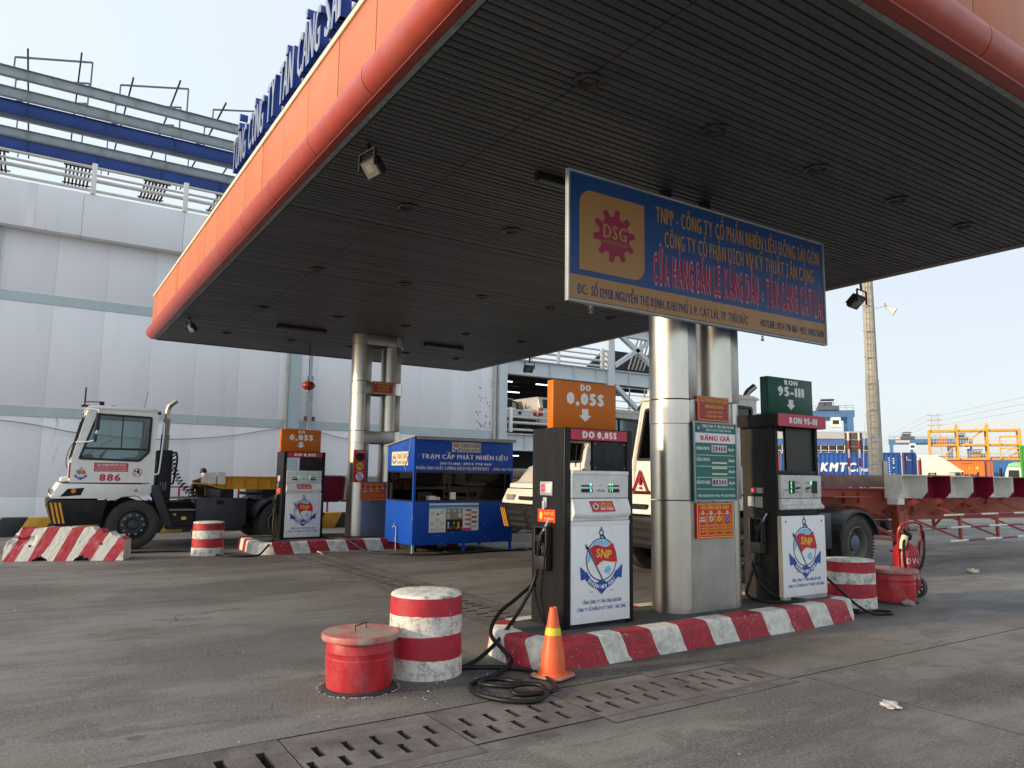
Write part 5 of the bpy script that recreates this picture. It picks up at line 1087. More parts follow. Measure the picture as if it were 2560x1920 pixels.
def wheel(parent, x, y, z, r, w, face=-1, dual=False, hubcol=None, name='wheel', blocky=False):
    """tyre with rim; face -1: dish towards -y"""
    t = MB(); n = 44; wl = w if not dual else w*.94
    for k in range(2 if dual else 1):
        y0 = y-face*0 + (-face)*k*(w*1.08); a, b = y0, y0+(-face)*wl
        s = (b-a); prof = [(r*.60, a+s*.08), (r*.66, a+s*.02), (r*.80, a), (r*.93, a+s*.03), (r*.985, a+s*.09), (r, a+s*.18)]
        for g in (.30, .50, .70): prof += [(r, a+s*(g-.03)), (r*.975, a+s*(g-.02)), (r*.975, a+s*(g+.02)), (r, a+s*(g+.03))]
        prof += [(r, a+s*.82), (r*.985, a+s*.91), (r*.93, a+s*.97), (r*.80, b), (r*.66, b-s*.02), (r*.60, b-s*.08)]
        t.lathe(prof, n, (x, 0, z), 'y')
        if blocky:
            for q in range(52):
                an = 2*math.pi*q/52; cx, cz = x+r*.985*math.cos(an), z+r*.985*math.sin(an); tx, tz = -math.sin(an), math.cos(an)
                e = .017
                for u in (.03, .80):
                    A = (cx-tx*e, a+s*u, cz-tz*e); B = (cx+tx*e, a+s*u, cz+tz*e); C = (cx+tx*e, a+s*(u+.17), cz+tz*e); D = (cx-tx*e, a+s*(u+.17), cz-tz*e); o = (math.cos(an)*.02, math.sin(an)*.02)
                    up_ = [(p[0]+o[0], p[1], p[2]+o[1]) for p in (A, B, C, D)]
                    t.add([A, B, C, D]+up_, [(4, 5, 6, 7), (0, 1, 5, 4), (1, 2, 6, 5), (2, 3, 7, 6), (3, 0, 4, 7)])
    o = t.build(name, m_tyre, parent, sharp=30)
    rim = MB(); a = y; dd = -face
    if dual: prof = [(r*.60, a+dd*w*.06), (r*.575, a+dd*w*.03), (r*.55, a+dd*w*.10), (r*.52, a+dd*w*.62), (r*.40, a+dd*w*.80), (r*.26, a+dd*w*.80), (r*.25, a+dd*w*.28), (r*.2, a+dd*w*.2), (0, a+dd*w*.2)]
    else: prof = [(r*.61, a+dd*w*.06), (r*.585, a+dd*w*.03), (r*.56, a+dd*w*.10), (r*.53, a+dd*w*.2), (r*.47, a+dd*w*.10), (r*.34, a+dd*w*.04), (r*.26, a+dd*w*.06), (r*.20, a+dd*w*.10), (r*.19, a-dd*w*.08), (r*.13, a-dd*w*.12), (0, a-dd*w*.12)]
    rim.lathe(prof, 32, (x, 0, z), 'y'); ro = rim.build('rim', hubcol or m_fender, o, sharp=35)
    n0 = None
    for q in range(10):
        an = 2*math.pi*q/10; rr = r*.40 if not dual else r*.33; yy = a+dd*w*(.06 if not dual else .80)
        if n0 is None: n0 = MB().cyl((0, 0, 0), (0, -dd*.05, 0), r*.036, 8).build('wheel_nut', m_grey, o); nn = n0
        else: nn = n0.copy(); COL.objects.link(nn); nn.parent = o
        nn.location = (x+rr*math.cos(an), yy, z+rr*math.sin(an))
    return o
def striped(mb, a, b, r, n, m1=0, m2=1):
    a, b = Vector(a), Vector(b)
    for i in range(n): mb.tube([a.lerp(b, i/n), a.lerp(b, (i+1)/n)], r, 8, m1 if i % 2 == 0 else m2)
m_hubblue = M('hub_bluegrey', (.09, .12, .17), .5, dirt=.4, dcol=(.15, .14, .13))
m_rimtan = M('rim_dusty', (.20, .18, .15), .6, var=.15, dirt=.4)
m_warnred = M('warning_red', (.42, .015, .02), .4)
m_amber = M('amber_lamp', (.8, .2, .01), .2)
def tractor(label, X, Y, number=True, hubs=None, dualrear=True, beige=False):
    t = thing('terminal_tractor', label, 'tractor truck', (X, Y, 0), 0, 'white terminal tractors')
    W_ = 2.5; wh = m_cabwhite
    # chassis
    MB().box(.35, .75, .62, 5.35, .85, .98).box(.35, 1.65, .62, 5.35, 1.75, .98).box(2.0, .86, .70, 2.12, 1.64, .95).box(3.4, .86, .70, 3.52, 1.64, .95).box(5.2, .86, .66, 5.3, 1.64, .95).box(-.1, .3, .6, .34, 2.2, .9).build('chassis', m_chassis, t)
    mb = MB(); mb.cyl((1.24, .4, .52), (1.24, 2.1, .52), .08); mb.cyl((4.38, .3, .52), (4.38, 2.2, .52), .11); mb.box(4.1, 1.0, .35, 4.7, 1.5, .68); mb.build('axle', m_chassis, t)
    # fifth wheel plate
    mb = MB(); mb.prism([(3.75, .85), (4.2, .78), (5.0, .8), (5.2, 1.0), (5.2, 1.5), (5.0, 1.7), (4.2, 1.72), (3.75, 1.65)], 'z', 1.12, 1.19); mb.box(4.1, .95, .985, 4.7, 1.55, 1.119); mb.build('fifth_wheel', m_dark, t)
    # bumper: dark, sloping under
    mb = MB(); mb.prism([(-.35, 1.05), (-.36, .98), (-.24, .56), (-.1, .53), (.55, .54), (.64, .66), (.72, 1.05)], 'y', 0, .06); mb.prism([(-.35, 1.05), (-.36, .98), (-.24, .56), (-.1, .53), (.55, .54), (.64, .66), (.72, 1.05)], 'y', W_-.06, W_)
    mb.prism([(-.35, 1.05), (-.36, .98), (-.24, .56), (-.1, .53), (-.02, .62), (-.02, 1.05)], 'y', .0605, W_-.0605); bo = mb.build('bumper', m_chassis, t, bevel=.012)
    mb = MB()
    for zz, xf in ((.90, -.340), (.77, -.300), (.65, -.262)):
        for a, b in ((.35, 1.0), (1.15, 1.45), (1.6, 2.2)): mb.prism(rounded([(a, zz-.035), (b, zz-.035), (b, zz+.035), (a, zz+.035)], .03), 'x', xf-.012, xf+.012)
    mb.build('bumper_slot', m_vdark, bo)
    for s in (0, 1):
        y = -.004 if s == 0 else W_+.002
        for i in range(3):
            x0 = -.315+.075*i; MB().prism([(x0, 1.0), (x0+.042, 1.0), (x0+.145, .58), (x0+.103, .58)], 'y', y, y+.002).build('hazard_stripe', m_yelpaint, bo)
        ya, yb = (.0, .2) if s == 0 else (W_-.2, W_)
        for i in range(3): MB().bar((-.366, (ya+.03+.065*i), .98), (-.256, (ya+.03+.065*i), .58), .03, .006).build('hazard_stripe', m_yelpaint, bo)
    # white skirt / hood base with wheel arch
    arch = [(1.24+.66*math.cos(a), .50+.66*math.sin(a)) for a in [math.radians(150-i*12) for i in range(10)]]
    out = [(-.30, 1.08), (-.31, 1.12), (-.17, 1.39), (1.54, 1.375), (1.54, 1.185)]+[p for p in reversed(arch) if p[1] > 1.0 and p[0] < 1.50]+[(.64, 1.08)]
    mb = MB(); mb.prism(out, 'y', .0, .05); mb.prism(out, 'y', W_-.05, W_)
    mb.prism([(-.30, 1.08), (-.31, 1.12), (-.17, 1.39), (-.1, 1.39), (-.1, 1.08)], 'y', .0505, W_-.0505); mb.box(-.0995, .0505, 1.33, 1.5, W_-.0505, 1.372)
    sk = mb.build('hood_skirt', wh, t, bevel=.008)
    MB().prism([(-.15, 1.12), (-.02, 1.28), (.28, 1.30), (.22, 1.15)], 'y', -.003, .0).build('lamp_recess', m_vdark, sk)
    mb = MB(); mb.lathe([(0, -.02), (.04, -.018), (.05, 0)], 14, (.09, -.003, 1.235), 'y'); mb.build('indicator', m_amber, sk)
    for yy in (.18, W_-.45): 
        MB().prism(rounded([(yy, 1.15), (yy+.27, 1.15), (yy+.27, 1.27), (yy, 1.27)], .03), 'x', -.318, -.27).build('headlight', M('headlight', (.3, .3, .3), .1), sk)
    for yy in (.65, 1.35): MB().prism(rounded([(yy, 1.16), (yy+.5, 1.16), (yy+.5, 1.24), (yy, 1.24)], .035), 'x', -.316, -.27).build('grille_slot', m_vdark, sk)
    MB().box(-.12, .0, 1.392, 1.5, W_-.02, 1.408).build('hood_gap', m_vdark, t)
    # engine hood on the far half
    mb = MB(); mb.prism([(-.12, 1.41), (-.10, 1.50), (.05, 1.53), (.12, 1.56), (.38, 1.86), (.5, 1.90), (1.5, 1.92), (1.5, 1.41)], 'y', 1.345, W_-.01); mb.build('engine_hood', wh, t)
    # arch liner + mudguard
    mb = MB()
    lin = [(1.24+.62*math.cos(a), .50+.62*math.sin(a)) for a in [math.radians(165-i*10) for i in range(15)]]
    for i in range(len(lin)-1): mb.quad((lin[i][0], .052, lin[i][1]), (lin[i+1][0], .052, lin[i+1][1]), (lin[i+1][0], .5, lin[i+1][1]), (lin[i][0], .5, lin[i][1])); mb.quad((lin[i][0], W_-.052, lin[i][1]), (lin[i+1][0], W_-.052, lin[i+1][1]), (lin[i+1][0], 2.0, lin[i+1][1]), (lin[i][0], 2.0, lin[i][1]))
    mb.build('arch_liner', m_vdark, t)
    mb = MB(); mb.prism([(1.545, 1.36), (1.72, 1.36), (1.78, 1.1), (2.02, .45), (1.95, .43), (1.72, .78), (1.6, 1.08), (1.545, 1.18)], 'y', .01, .42); mb.build('mudguard', m_fender, t, bevel=.008)
    # cab
    Wc = 1.32; zc0, zc1 = 1.41, 2.97
    side = [(0.0, zc0), (1.55, zc0), (1.575, 2.86), (1.55, 2.965), (.28, 2.965), (.22, 2.88), (.0, 1.9)]
    win = rounded([(.115, 1.885), (1.27, 1.855), (1.455, 2.06), (1.465, 2.84), (.40, 2.865)], .05)
    body = MB(); holed(body, side, [win], 'y', 0, .04); holed(body, side, [win], 'y', Wc-.04, Wc)
    fw_ = rounded([(.11, 1.93), (Wc-.11, 1.93), (Wc-.12, 2.82), (.12, 2.82)], .06)
    # slanted front, built flat then leaned back along the side outline
    fr = MB(); holed(fr, [(.04, zc0), (Wc-.04, zc0), (Wc-.04, 2.94), (.04, 2.94)], [fw_], 'x', 0, .04)
    lean = lambda z: 0.0 if z < 1.9 else (z-1.9)*.2245
    fr.v = [(p[0]+lean(p[2]), p[1], p[2]) for p in fr.v]; o = len(body.v); body.v += fr.v; body.f += [tuple(i+o for i in f) for f in fr.f]; body.m += fr.m
    rw_ = rounded([(.16, 1.95), (Wc-.16, 1.95), (Wc-.16, 2.72), (.16, 2.72)], .08); holed(body, [(.0405, zc0), (Wc-.0405, zc0), (Wc-.0405, 2.93), (.0405, 2.93)], [rw_], 'x', 1.53, 1.555)
    co = body.build('cab_body', wh, t, sharp=30)
    def wframe(loop, yA, yB, nm, pane, ax='y', leaned=False):
        f = MB(); holed(f, loop, [inset(loop, .045)], ax, yA, yB); g = MB(); g.prism(inset(loop, .04), ax, (yA+yB)/2-.003, (yA+yB)/2+.003)
        if leaned:
            for q in (f, g): q.v = [(p[0]+lean(p[2]), p[1], p[2]) for p in q.v]
        fo = f.build(nm, m_blackprint, t, sharp=30); g.build(pane, m_glass, fo, sharp=20); return fo
    f1 = wframe(win, -.012, .045, 'side_window', 'pane'); wframe(win, Wc-.045, Wc+.012, 'side_window', 'pane'); wframe(fw_, -.014, .045, 'windshield', 'pane', 'x', True); wframe(rw_, 1.52, 1.565, 'rear_window', 'pane', 'x')
    MB().box(.20, -.01, 2.10, 1.45, .03, 2.145).box(.885, -.008, 2.1455, .905, .02, 2.84).build('window_bar', m_blackprint, f1)
    MB().box(.0, .045, zc0+.002, 1.52, Wc-.045, zc0+.03).build('cab_floor', m_dark, co)
    rf = MB(); rf.prism([(.20, 2.966), (.23, 3.01), (.4, 3.03), (1.5, 3.02), (1.63, 2.99), (1.63, 2.955), (1.57, 2.95), (.22, 2.95)], 'y', -.02, Wc+.02); rf.build('roof', wh, t, bevel=.01)
    mb = MB(); mb.box(.98, .25, 1.45, 1.4, .85, 1.95); mb.prism([(1.28, 1.95), (1.42, 1.95), (1.50, 2.42), (1.44, 2.5), (1.36, 2.42)], 'y', .3, .8); mb.prism([(1.41, 2.44), (1.49, 2.45), (1.5, 2.60), (1.43, 2.62)], 'y', .42, .68); mb.build('seat', m_seat, co, bevel=.03)
    mb = MB(); mb.tube([(.62+.18*math.cos(a)*.45, .55+.2*math.sin(a), 2.06+.18*math.cos(a)*.5) for a in [2*math.pi*i/20 for i in range(20)]], .014, 6, closed=True); mb.bar((.45, .55, 1.7), (.62, .55, 2.05), .05); mb.build('steering_wheel', m_dark, co)
    MB().prism([(.05, 1.45), (.42, 1.45), (.5, 1.8), (.36, 2.02), (.07, 1.93)], 'y', .06, Wc-.06).build('dashboard', m_seat, co, bevel=.02)
    # mirrors and arm, wipers, antennas
    mb = MB(); mb.tube(smooth_path([(.16, .0, 2.93), (.38, -.10, 2.93), (.42, -.14, 2.85), (.40, -.14, 2.4), (.34, -.13, 2.27), (.05, -.0, 2.24)], 5), .014, 7); mo = mb.build('mirror_arm', wh, t)
    MB().box(.37, -.20, 2.50, .45, -.08, 2.86).box(.36, -.19, 2.26, .42, -.09, 2.42).build('mirror', m_fender, mo, bevel=.015)
    mb = MB(); mb.tube([(.17, .35, 2.85), (.05, .3, 2.3), (-.02, .28, 1.85)], .009, 6); mb.tube([(.13, .6, 2.7), (.0, .5, 2.05), (-.02, .5, 1.9)], .009, 6); mb.tube(smooth_path([(.1, .05, 2.35), (-.05, .02, 2.1), (-.09, .03, 1.85), (-.06, .05, 1.7)], 4), .008, 6); mb.build('wiper', m_dark, t)
    mb = MB(); mb.cyl((.16, .1, 3.0), (.16, .1, 3.40), .016, 8); mb.cyl((1.3, .2, 3.02), (1.36, .2, 3.42), .005, 6); mb.box(.1, .05, 2.99, .26, .16, 3.03); mb.tube([(.18, .12, 3.1), (.45, .12, 3.11), (.48, .12, 3.03)], .012, 6); mb.box(.43, .08, 3.03, .52, .16, 3.12); mb.lathe([(.0, .06), (.03, .055), (.035, 0)], 10, (1.6, .06, 2.9)); mb.build('antenna', m_dark, t)
    mb = MB(); mb.lathe([(0, .04), (.06, .035), (.07, 0)], 14, (.7, .3, 3.028)); mb.build('beacon', m_tubered, t)
    MB().box(-.03, .0, 1.50, .0, .05, 1.82).build('reflector', m_warnred, t)
    mb = MB(); mb.tube(smooth_path([(1.58, -.0, 2.72), (1.66, -.05, 2.72), (1.70, -.06, 2.6), (1.66, -.06, 1.72), (1.62, -.05, 1.6), (1.54, .0, 1.6)], 5), .017, 7); mb.build('grab_rail', wh, t)
    # intake, muffler stack, curled hoses
    MB().box(1.66, .12, 1.02, 1.94, .72, 2.13).build('air_filter', m_chassis, t, bevel=.02)
    mb = MB()
    for i in range(3):
        for j in range(6): mb.box(1.72+.05*i, .112, 1.25+.03*j, 1.74+.05*i, .1195, 1.27+.03*j)
    mb.build('vent_hole', m_grey, t)
    mb = MB(); mb.cyl((1.79, .42, 2.131), (1.80, .42, 2.48), .088, 20); so = mb.build('muffler_guard', M('perforated_steel', (.22, .22, .21), .4, .6, var=.5, scale=60), t)
    mb = MB(); mb.cyl((1.80, .42, 2.482), (1.81, .42, 2.84), .072, 18); mb.build('muffler', m_grey, t)
    mb = MB(); mb.tube(smooth_path([(1.81, .42, 2.84), (1.815, .42, 3.02), (1.85, .40, 3.14), (1.93, .36, 3.22), (1.97, .34, 3.26)], 5), .055, 14); mb.build('exhaust_pipe', m_chrome, t)
    for k, (dy, ex) in enumerate(((0, 0), (.14, .12))):
        pts = []
        for i in range(130):
            u = i/129; x = 2.0+.10*u+(.46+ex)*u**2.2; z = 2.02-.98*u**.85; a = u*2*math.pi*13; rr = .075; pts.append((x+rr*math.cos(a)*.8, .5+dy+rr*math.sin(a), z+rr*math.cos(a)*.35))
        mb = MB(); mb.tube(pts, .011, 5); mb.build('coiled_air_hose', m_rubber, t, sharp=60)
    mb = MB(); mb.tube(smooth_path([(1.94, .3, 2.05), (2.03, .3, 2.08), (2.06, .3, 1.9), (2.03, .3, 1.6), (2.0, .3, 1.4), (1.94, .3, 1.4)], 5), .022, 8); mb.build('hose_bracket', m_chassis, t)
    # steps, tank, box
    MB().box(1.92, .03, .40, 2.46, .5, .46).box(1.92, .02, .80, 2.46, .6, .84).box(1.92, .05, 1.06, 2.5, .74, 1.09).box(1.92, .14, .47, 2.46, .5, .795).build('step_box', m_chassis, t)
    MB().box(1.92, .014, .815, 2.46, .0195, .83).box(1.92, .044, 1.07, 2.5, .0495, 1.083).build('step_edge', M('step_edge', (.5, .42, .25), .5), t)
    MB().box(2.2, .134, .60, 2.3, .1395, .67).box(2.03, .134, .70, 2.09, .1395, .74).build('warning_sticker', m_yelprint, t)
    MB().box(2.48, .03, .45, 3.56, .70, 1.07).build('fuel_tank', m_fender, t, bevel=.02); MB().box(2.9, .022, .93, 3.06, .0295, 1.02).build('tank_recess', m_vdark, t)
    MB().box(2.5, 1.8, .45, 3.5, W_-.05, 1.05).build('tool_box', m_chassis, t, bevel=.02)
    # rear fenders
    for ya, yb in ((.0, .68), (W_-.68, W_)):
        mb = MB(); q = [(4.38+.64*math.cos(a), .52+.60*math.sin(a)) for a in [math.radians(168-i*12) for i in range(14)]]
        for i in range(len(q)-1):
            a, b = q[i], q[i+1]; mb.quad((a[0], ya, a[1]), (b[0], ya, b[1]), (b[0], yb, b[1]), (a[0], yb, a[1])); mb.quad((a[0], ya, a[1]), (b[0], ya, b[1]), (b[0], ya, b[1]-.05), (a[0], ya, a[1]-.05))
        mb.build('rear_fender', m_fender, t, sharp=50)
    # wheels
    h1 = hubs or m_fender
    wheel(t, 1.24, .06, .52, .52, .32, -1, False, h1); wheel(t, 1.24, W_-.06, .52, .52, .32, 1, False, h1)
    wheel(t, 4.38, .04, .51, .51, .29, -1, True, m_rimtan, blocky=True); wheel(t, 4.38, W_-.04, .51, .51, .29, 1, True, m_rimtan)
    mb = MB(); mb.lathe([(.15, .10), (.145, -.01), (.11, -.03), (0, -.035)], 18, (4.38, .12, .51), 'y'); mb.build('hub', m_hubblue, t)
    # front signs and side lettering
    tri = [(1.02, 1.46), (1.30, 1.46), (1.16, 1.74)] if beige else None
    p = Print((-.002, 0, 0), (0, -1, 0), (0, 0, 1), .002)
    emblem(p, -.72, 1.62, .11, 0, False, True)
    p.build('front_emblem', co)
    if tri:
        mb = MB(); q = [Vector((-.03, y, z)) for y, z in ((.92, 1.43), (1.27, 1.43), (1.095, 1.76))]; mb.tube(q, .025, 8, closed=True); mb.bar((-.03, 1.095, 1.60), (-.03, 1.095, 1.66), .05); mb.tube([(-.03, 1.095, 1.68), (-.03, 1.095, 1.53)], [.04, .018], 8); mb.tube([(-.03, 1.095, 1.505), (-.03, 1.095, 1.47)], .022, 8); mb.build('warning_triangle', m_warnred, t)
    if number:
        p = Print((0, 0, 0), (1, 0, 0), (0, 0, 1), .002); p.text('886', .53, .93, 1.45, 1.585, m_crimson, 0, .06)
        p.rect(.42, 1.64, 1.06, 1.825, m_crimson, 0); p.text('QUY ĐỊNH ĐỐI VỚI LÁI XE', .47, 1.01, 1.765, 1.80, m_whiteprint, 1, .05)
        for i, s in enumerate(('1. ĐƯỜNG THẲNG KHÔNG QUÁ 30KM/H', '2. VÀO CUA, LÊN DỐC, CẨU TÀU, VÀO BÃI', 'LẮP CONTAINER KHÔNG QUÁ 10KM/H')): p.text(s, .44, 1.03, 1.732-.036*i, 1.748-.036*i, m_whiteprint, 1, .03)
        emblem(p, .19, 1.60, .085, 0, False, True)
        p.ell(1.24, 1.63, .09, .09, m_whiteprint, 0); p.poly([(1.22, 1.63), (1.29, 1.60), (1.28, 1.68), (1.25, 1.71)], m_blackprint, 1); p.rect(1.18, 1.585, 1.23, 1.60, m_blackprint, 1); p.ell(1.195, 1.65, .016, .02, m_blackprint, 1, 10); p.ring(1.24, 1.63, .085, .085, .012, m_crimson, 2); p.strip([(1.18, 1.69), (1.30, 1.57)], .014, m_crimson, 3)
        p.poly([(1.2, 1.22), (1.285, 1.22), (1.2425, 1.295)], m_blackprint, 0); p.poly([(1.212, 1.226), (1.273, 1.226), (1.2425, 1.28)], m_yelprint, 1); p.poly([(1.232, 1.232), (1.253, 1.232), (1.2425, 1.262)], m_blackprint, 2)
        p.build('lettering', t)
    return t
tractor('white terminal tractor numbered 886 parked by the white wall', .69, 17.72)
tractor('terminal tractor with sunlit cream front standing behind the near orange-signed pump', 9.03, 11.26, number=False, beige=False)
tractor('terminal tractor behind the near column, coupled to the red trailer', 8.46, 7.97, number=False, beige=True)
# ---------------------------------------------------------------- trailers
def chute(t, x, y0, w, face, mat, nm='guide_box'):
    """open guide box on the flank: back, top lip, floor and two cheeks; face -1 opens towards -y"""
    d = .36*face
    mb = MB(); ya, yb = y0, y0-d                                   # y0 = outer edge
    mb.quad((x, yb, 1.34), (x+w, yb, 1.34), (x+w, yb, 1.76), (x, yb, 1.76)); mb.quad((x, yb+d*.0, 1.34), (x+w, yb, 1.34), (x+w, ya-d*.35, 1.32), (x, ya-d*.35, 1.32))
    mb.box(x, min(ya, ya-d*.08), 1.765, x+w, max(yb, ya), 1.785)
    for a in (x, x+w-.012): mb.prism([(yb, 1.32), (ya-d*.35, 1.30), (ya, 1.45), (ya, 1.764), (yb, 1.764)], 'x', a, a+.012)
    return mb.build(nm, mat, t, sharp=20)
m_chw = M('guide_white', (.78, .76, .70), .55, dirt=.45, dcol=(.45, .38, .3), dscale=3); m_chr = M('guide_maroon', (.27, .010, .05), .4, var=.1)
def red_trailer(label, X, Y, L=9.5, text=True, legs=True):
    """gooseneck skeletal trailer; local x from the coupling to the rear, y across 0..2.5"""
    t = thing('container_trailer', label, 'trailer', (X, Y, 0), 0, 'red skeletal container trailers')
    for yb in (.78, 1.58):
        MB().prism([(0, 1.2), (0, 1.50), (L, 1.42), (L, .78), (3.9, .86), (3.2, .96), (2.2, 1.17)], 'y', yb+.04, yb+.06).build('beam_web', m_redsteel, t, sharp=20)
        mb = MB()
        mb.bar((0, yb+.05, 1.51), (L, yb+.05, 1.43), .14, .02)
        for a, b in (((0, 1.19), (2.2, 1.16)), ((2.2, 1.16), (3.2, .95)), ((3.2, .95), (3.9, .85)), ((3.9, .85), (L, .77))): mb.bar((a[0], yb+.05, a[1]), (b[0], yb+.05, b[1]), .14, .02)
        for x in (.9, 1.9, 2.4, 3.3, 4.4, 5.5, 6.6, 7.7): mb.box(x, yb-.01, .98 if x > 3 else 1.2, x+.015, yb+.11, 1.42)
        mb.build('beam_flange', m_redsteel, t)
        MB().prism([(yb-.02, 1.525), (yb+.12, 1.525), (yb+.15, 1.74), (yb+.05, 1.77)], 'x', 0, 3.95).build('gooseneck_rail', m_rust, t, bevel=.006)
    mb = MB()
    for x in (.4, 1.6, 2.6, 3.8, 5.0, 6.2, 7.4, 8.6): mb.box(x, .90, 1.2, x+.08, 1.58, 1.38)
    mb.build('cross_member', m_redsteel, t)
    MB().box(1.0, .42, 1.33, 2.3, .78, 1.345).build('bracket_shelf', m_redsteel, t)
    for i in range(9):
        x = 2.62+.93*i
        if x+.93 > L+1.8: break
        mt = m_chw if i % 2 == 0 else m_chr
        chute(t, x, .0, .925, -1, mt)
        if i > 3: chute(t, x, 2.5, .925, 1, mt)
    for x in (2.9, 3.8, 4.75, 5.6, 6.5, 7.4): 
        mb = MB(); mb.bar((x, .30, 1.30), (x-.35, .78, .95), .06, .10); mb.bar((x, 2.2, 1.30), (x-.35, 1.72, .95), .06, .10); mb.build('outrigger', m_redsteel, t)
    MB().box(2.5, .03, 1.20, 2.72, .25, 1.32).build('guide_lamp', m_chw, t)
    if legs:
        for y in (.55, 1.85):
            mb = MB(); mb.box(3.42, y, .24, 3.62, y+.16, 1.0); mb.box(3.40, y+.02, .9, 3.80, y+.13, 1.28); mb.box(3.65, y+.01, .30, 3.80, y+.15, .95); mb.box(3.36, y-.04, .20, 3.86, y+.2, .24); mb.build('landing_leg', m_redsteel, t, bevel=.005)
        mb = MB(); mb.tube([(3.5, .6, .55), (3.5, 1.9, .55)], .03, 8); mb.bar((3.45, .65, .5), (2.6, 1.0, .95), .06); mb.bar((3.7, .65, .55), (4.4, .9, .95), .05); mb.bar((2.1, .65, .55), (3.4, .65, .45), .05); mb.build('leg_brace', m_redsteel, t)
    for y in (.10, 2.4):
        mb = MB()
        for x0, x1, z in ((4.35, L, .96), (4.55, L, .70), (4.5, L, .42)):
            n = max(3, int((x1-x0)/.75)); striped(mb, (x0, y, z), (x1, y, z), .022, n)
        gb = mb.build('side_guard_bar', [m_chw, m_chr], t)
        for x in (5.0, 6.65, 8.3):
            mb = MB(); mb.bar((x, y+(.02 if y < 1 else -.02), .93), (x, y+(.02 if y < 1 else -.02), .42), .07, .05); mb.bar((x, y+.02, .93), (x-.65, .75 if y < 1 else 1.7, 1.3), .05); mb.bar((x, y+.02, .45), (x-.75, .75 if y < 1 else 1.7, .86), .04)
            mb.build('guard_post', m_redsteel, t)
    if text:
        p = Print((0, .82, 0), (1, 0, 0), (0, 0, 1), .002); p.text('IEN YOU VN', .50, .98, 1.365, 1.42, m_greyprint, 0, .02); p.text('YOUVN.COM', .50, .97, 1.265, 1.315, m_greyprint, 0, .02); p.build('lettering', t)
    return t
red_trailer('red skeletal trailer with maroon and white guide boxes coupled to the tractor behind the pumps', 11.7, 7.97, 12.0)
def far_trailer(label, X, Y, mat, rot=0.0):
    t = thing('container_trailer', label, 'trailer', (X, Y, 0), rot, 'red skeletal container trailers')
    mb = MB(); mb.box(0, .8, .95, 9, .9, 1.3); mb.box(0, 1.6, .95, 9, 1.7, 1.3)
    for i in range(8): mb.box(.3+1.2*i, .05, 1.15, .4+1.2*i, 2.45, 1.28)
    mb.box(0, .0, 1.13, 9, .06, 1.27); mb.box(0, 2.44, 1.13, 9, 2.5, 1.27); mb.build('frame', mat, t)
    mb = MB()
    for z in (.45, .75): striped(mb, (.6, .06, z), (8, .06, z), .02, 9)
    mb.build('side_guard_bar', [m_chw, m_chr], t)
    for x in (.9, 2.15, 3.4): wheel(t, x, .1, .50, .50, .27, -1, True, m_rimtan); wheel(t, x, 2.4, .50, .50, .27, 1, True, m_rimtan)
    return t
far_trailer('second red trailer seen underneath the front one, standing on dark wheels', 19.6, 13.0, m_redsteel)
def yellow_trailer():
    t = thing('container_trailer', 'yellow beamed trailer coupled behind tractor 886 along the wall', 'trailer', (3.85, 18.2, 0), 0)
    for y in (.12, 1.75):
        mb = MB(); mb.box(0, y, 1.285, 9.8, y+.02, 1.545); mb.box(-.02, y-.06, 1.5455, 9.8, y+.10, 1.562); mb.box(-.02, y-.06, 1.268, 9.8, y+.10, 1.2845); mb.box(-.03, y-.06, 1.2846, -.005, y+.1, 1.545)
        for i in range(32): mb.box(.12+.31*i, y-.05, 1.2852, .135+.31*i, y-.0005, 1.545)
        mb.build('beam', m_yelpaint, t)
    mb = MB(); mb.prism([(-.02, 1.26), (-.02, 1.30), (-.42, 1.40), (-.42, 1.37)], 'y', .1, 1.85); mb.build('ramp_plate', m_yelpaint, t)
    for xa, xb in ((-.37, -.21), (-.18, .0)): MB().prism(rounded([(xa, 1.38), (xb, 1.38), (xb, 1.66), (xa, 1.66)], .03), 'y', .0, .02).build('headboard_plate', m_chw, t)
    MB().box(-.375, .022, 1.40, -.355, .9, 1.64).build('headboard_plate', m_chw, t)
    MB().box(-.1, .0, .86, .2, 1.9, 1.265).box(.9, .1, 1.0, 3.4, 1.8, 1.26).build('understructure', m_chassis, t)
    for i in range(4):
        mb = MB(); x = 1.85+.95*i; mb.prism([(-.28, 1.02), (-.05, .95), (-.05, 1.62), (-.38, 1.60)], 'x', x, x+.90); mb.build('guide_box', m_maroon if i % 2 == 0 else m_chw, t)
    for i in range(4): MB().prism([(2.25, 1.0), (2.0, .95), (2.0, 1.62), (2.3, 1.60)], 'x', 1.85+.95*i, 2.75+.95*i).build('guide_box', m_maroon, t)
    mb = MB(); mb.tube([(7.6, .5, 1.72), (9.7, .5, 1.72)], .17, 14); mb.tube([(7.4, .95, 1.70), (9.8, .95, 1.70)], .15, 12); mb.build('tarpaulin_roll', M('tarpaulin', (.22, .2, .18), .8, var=.3), t)
    for x in (6.9, 8.1, 9.3): wheel(t, x, .0, .5, .5, .28, -1, True, m_rimtan)
yellow_trailer()
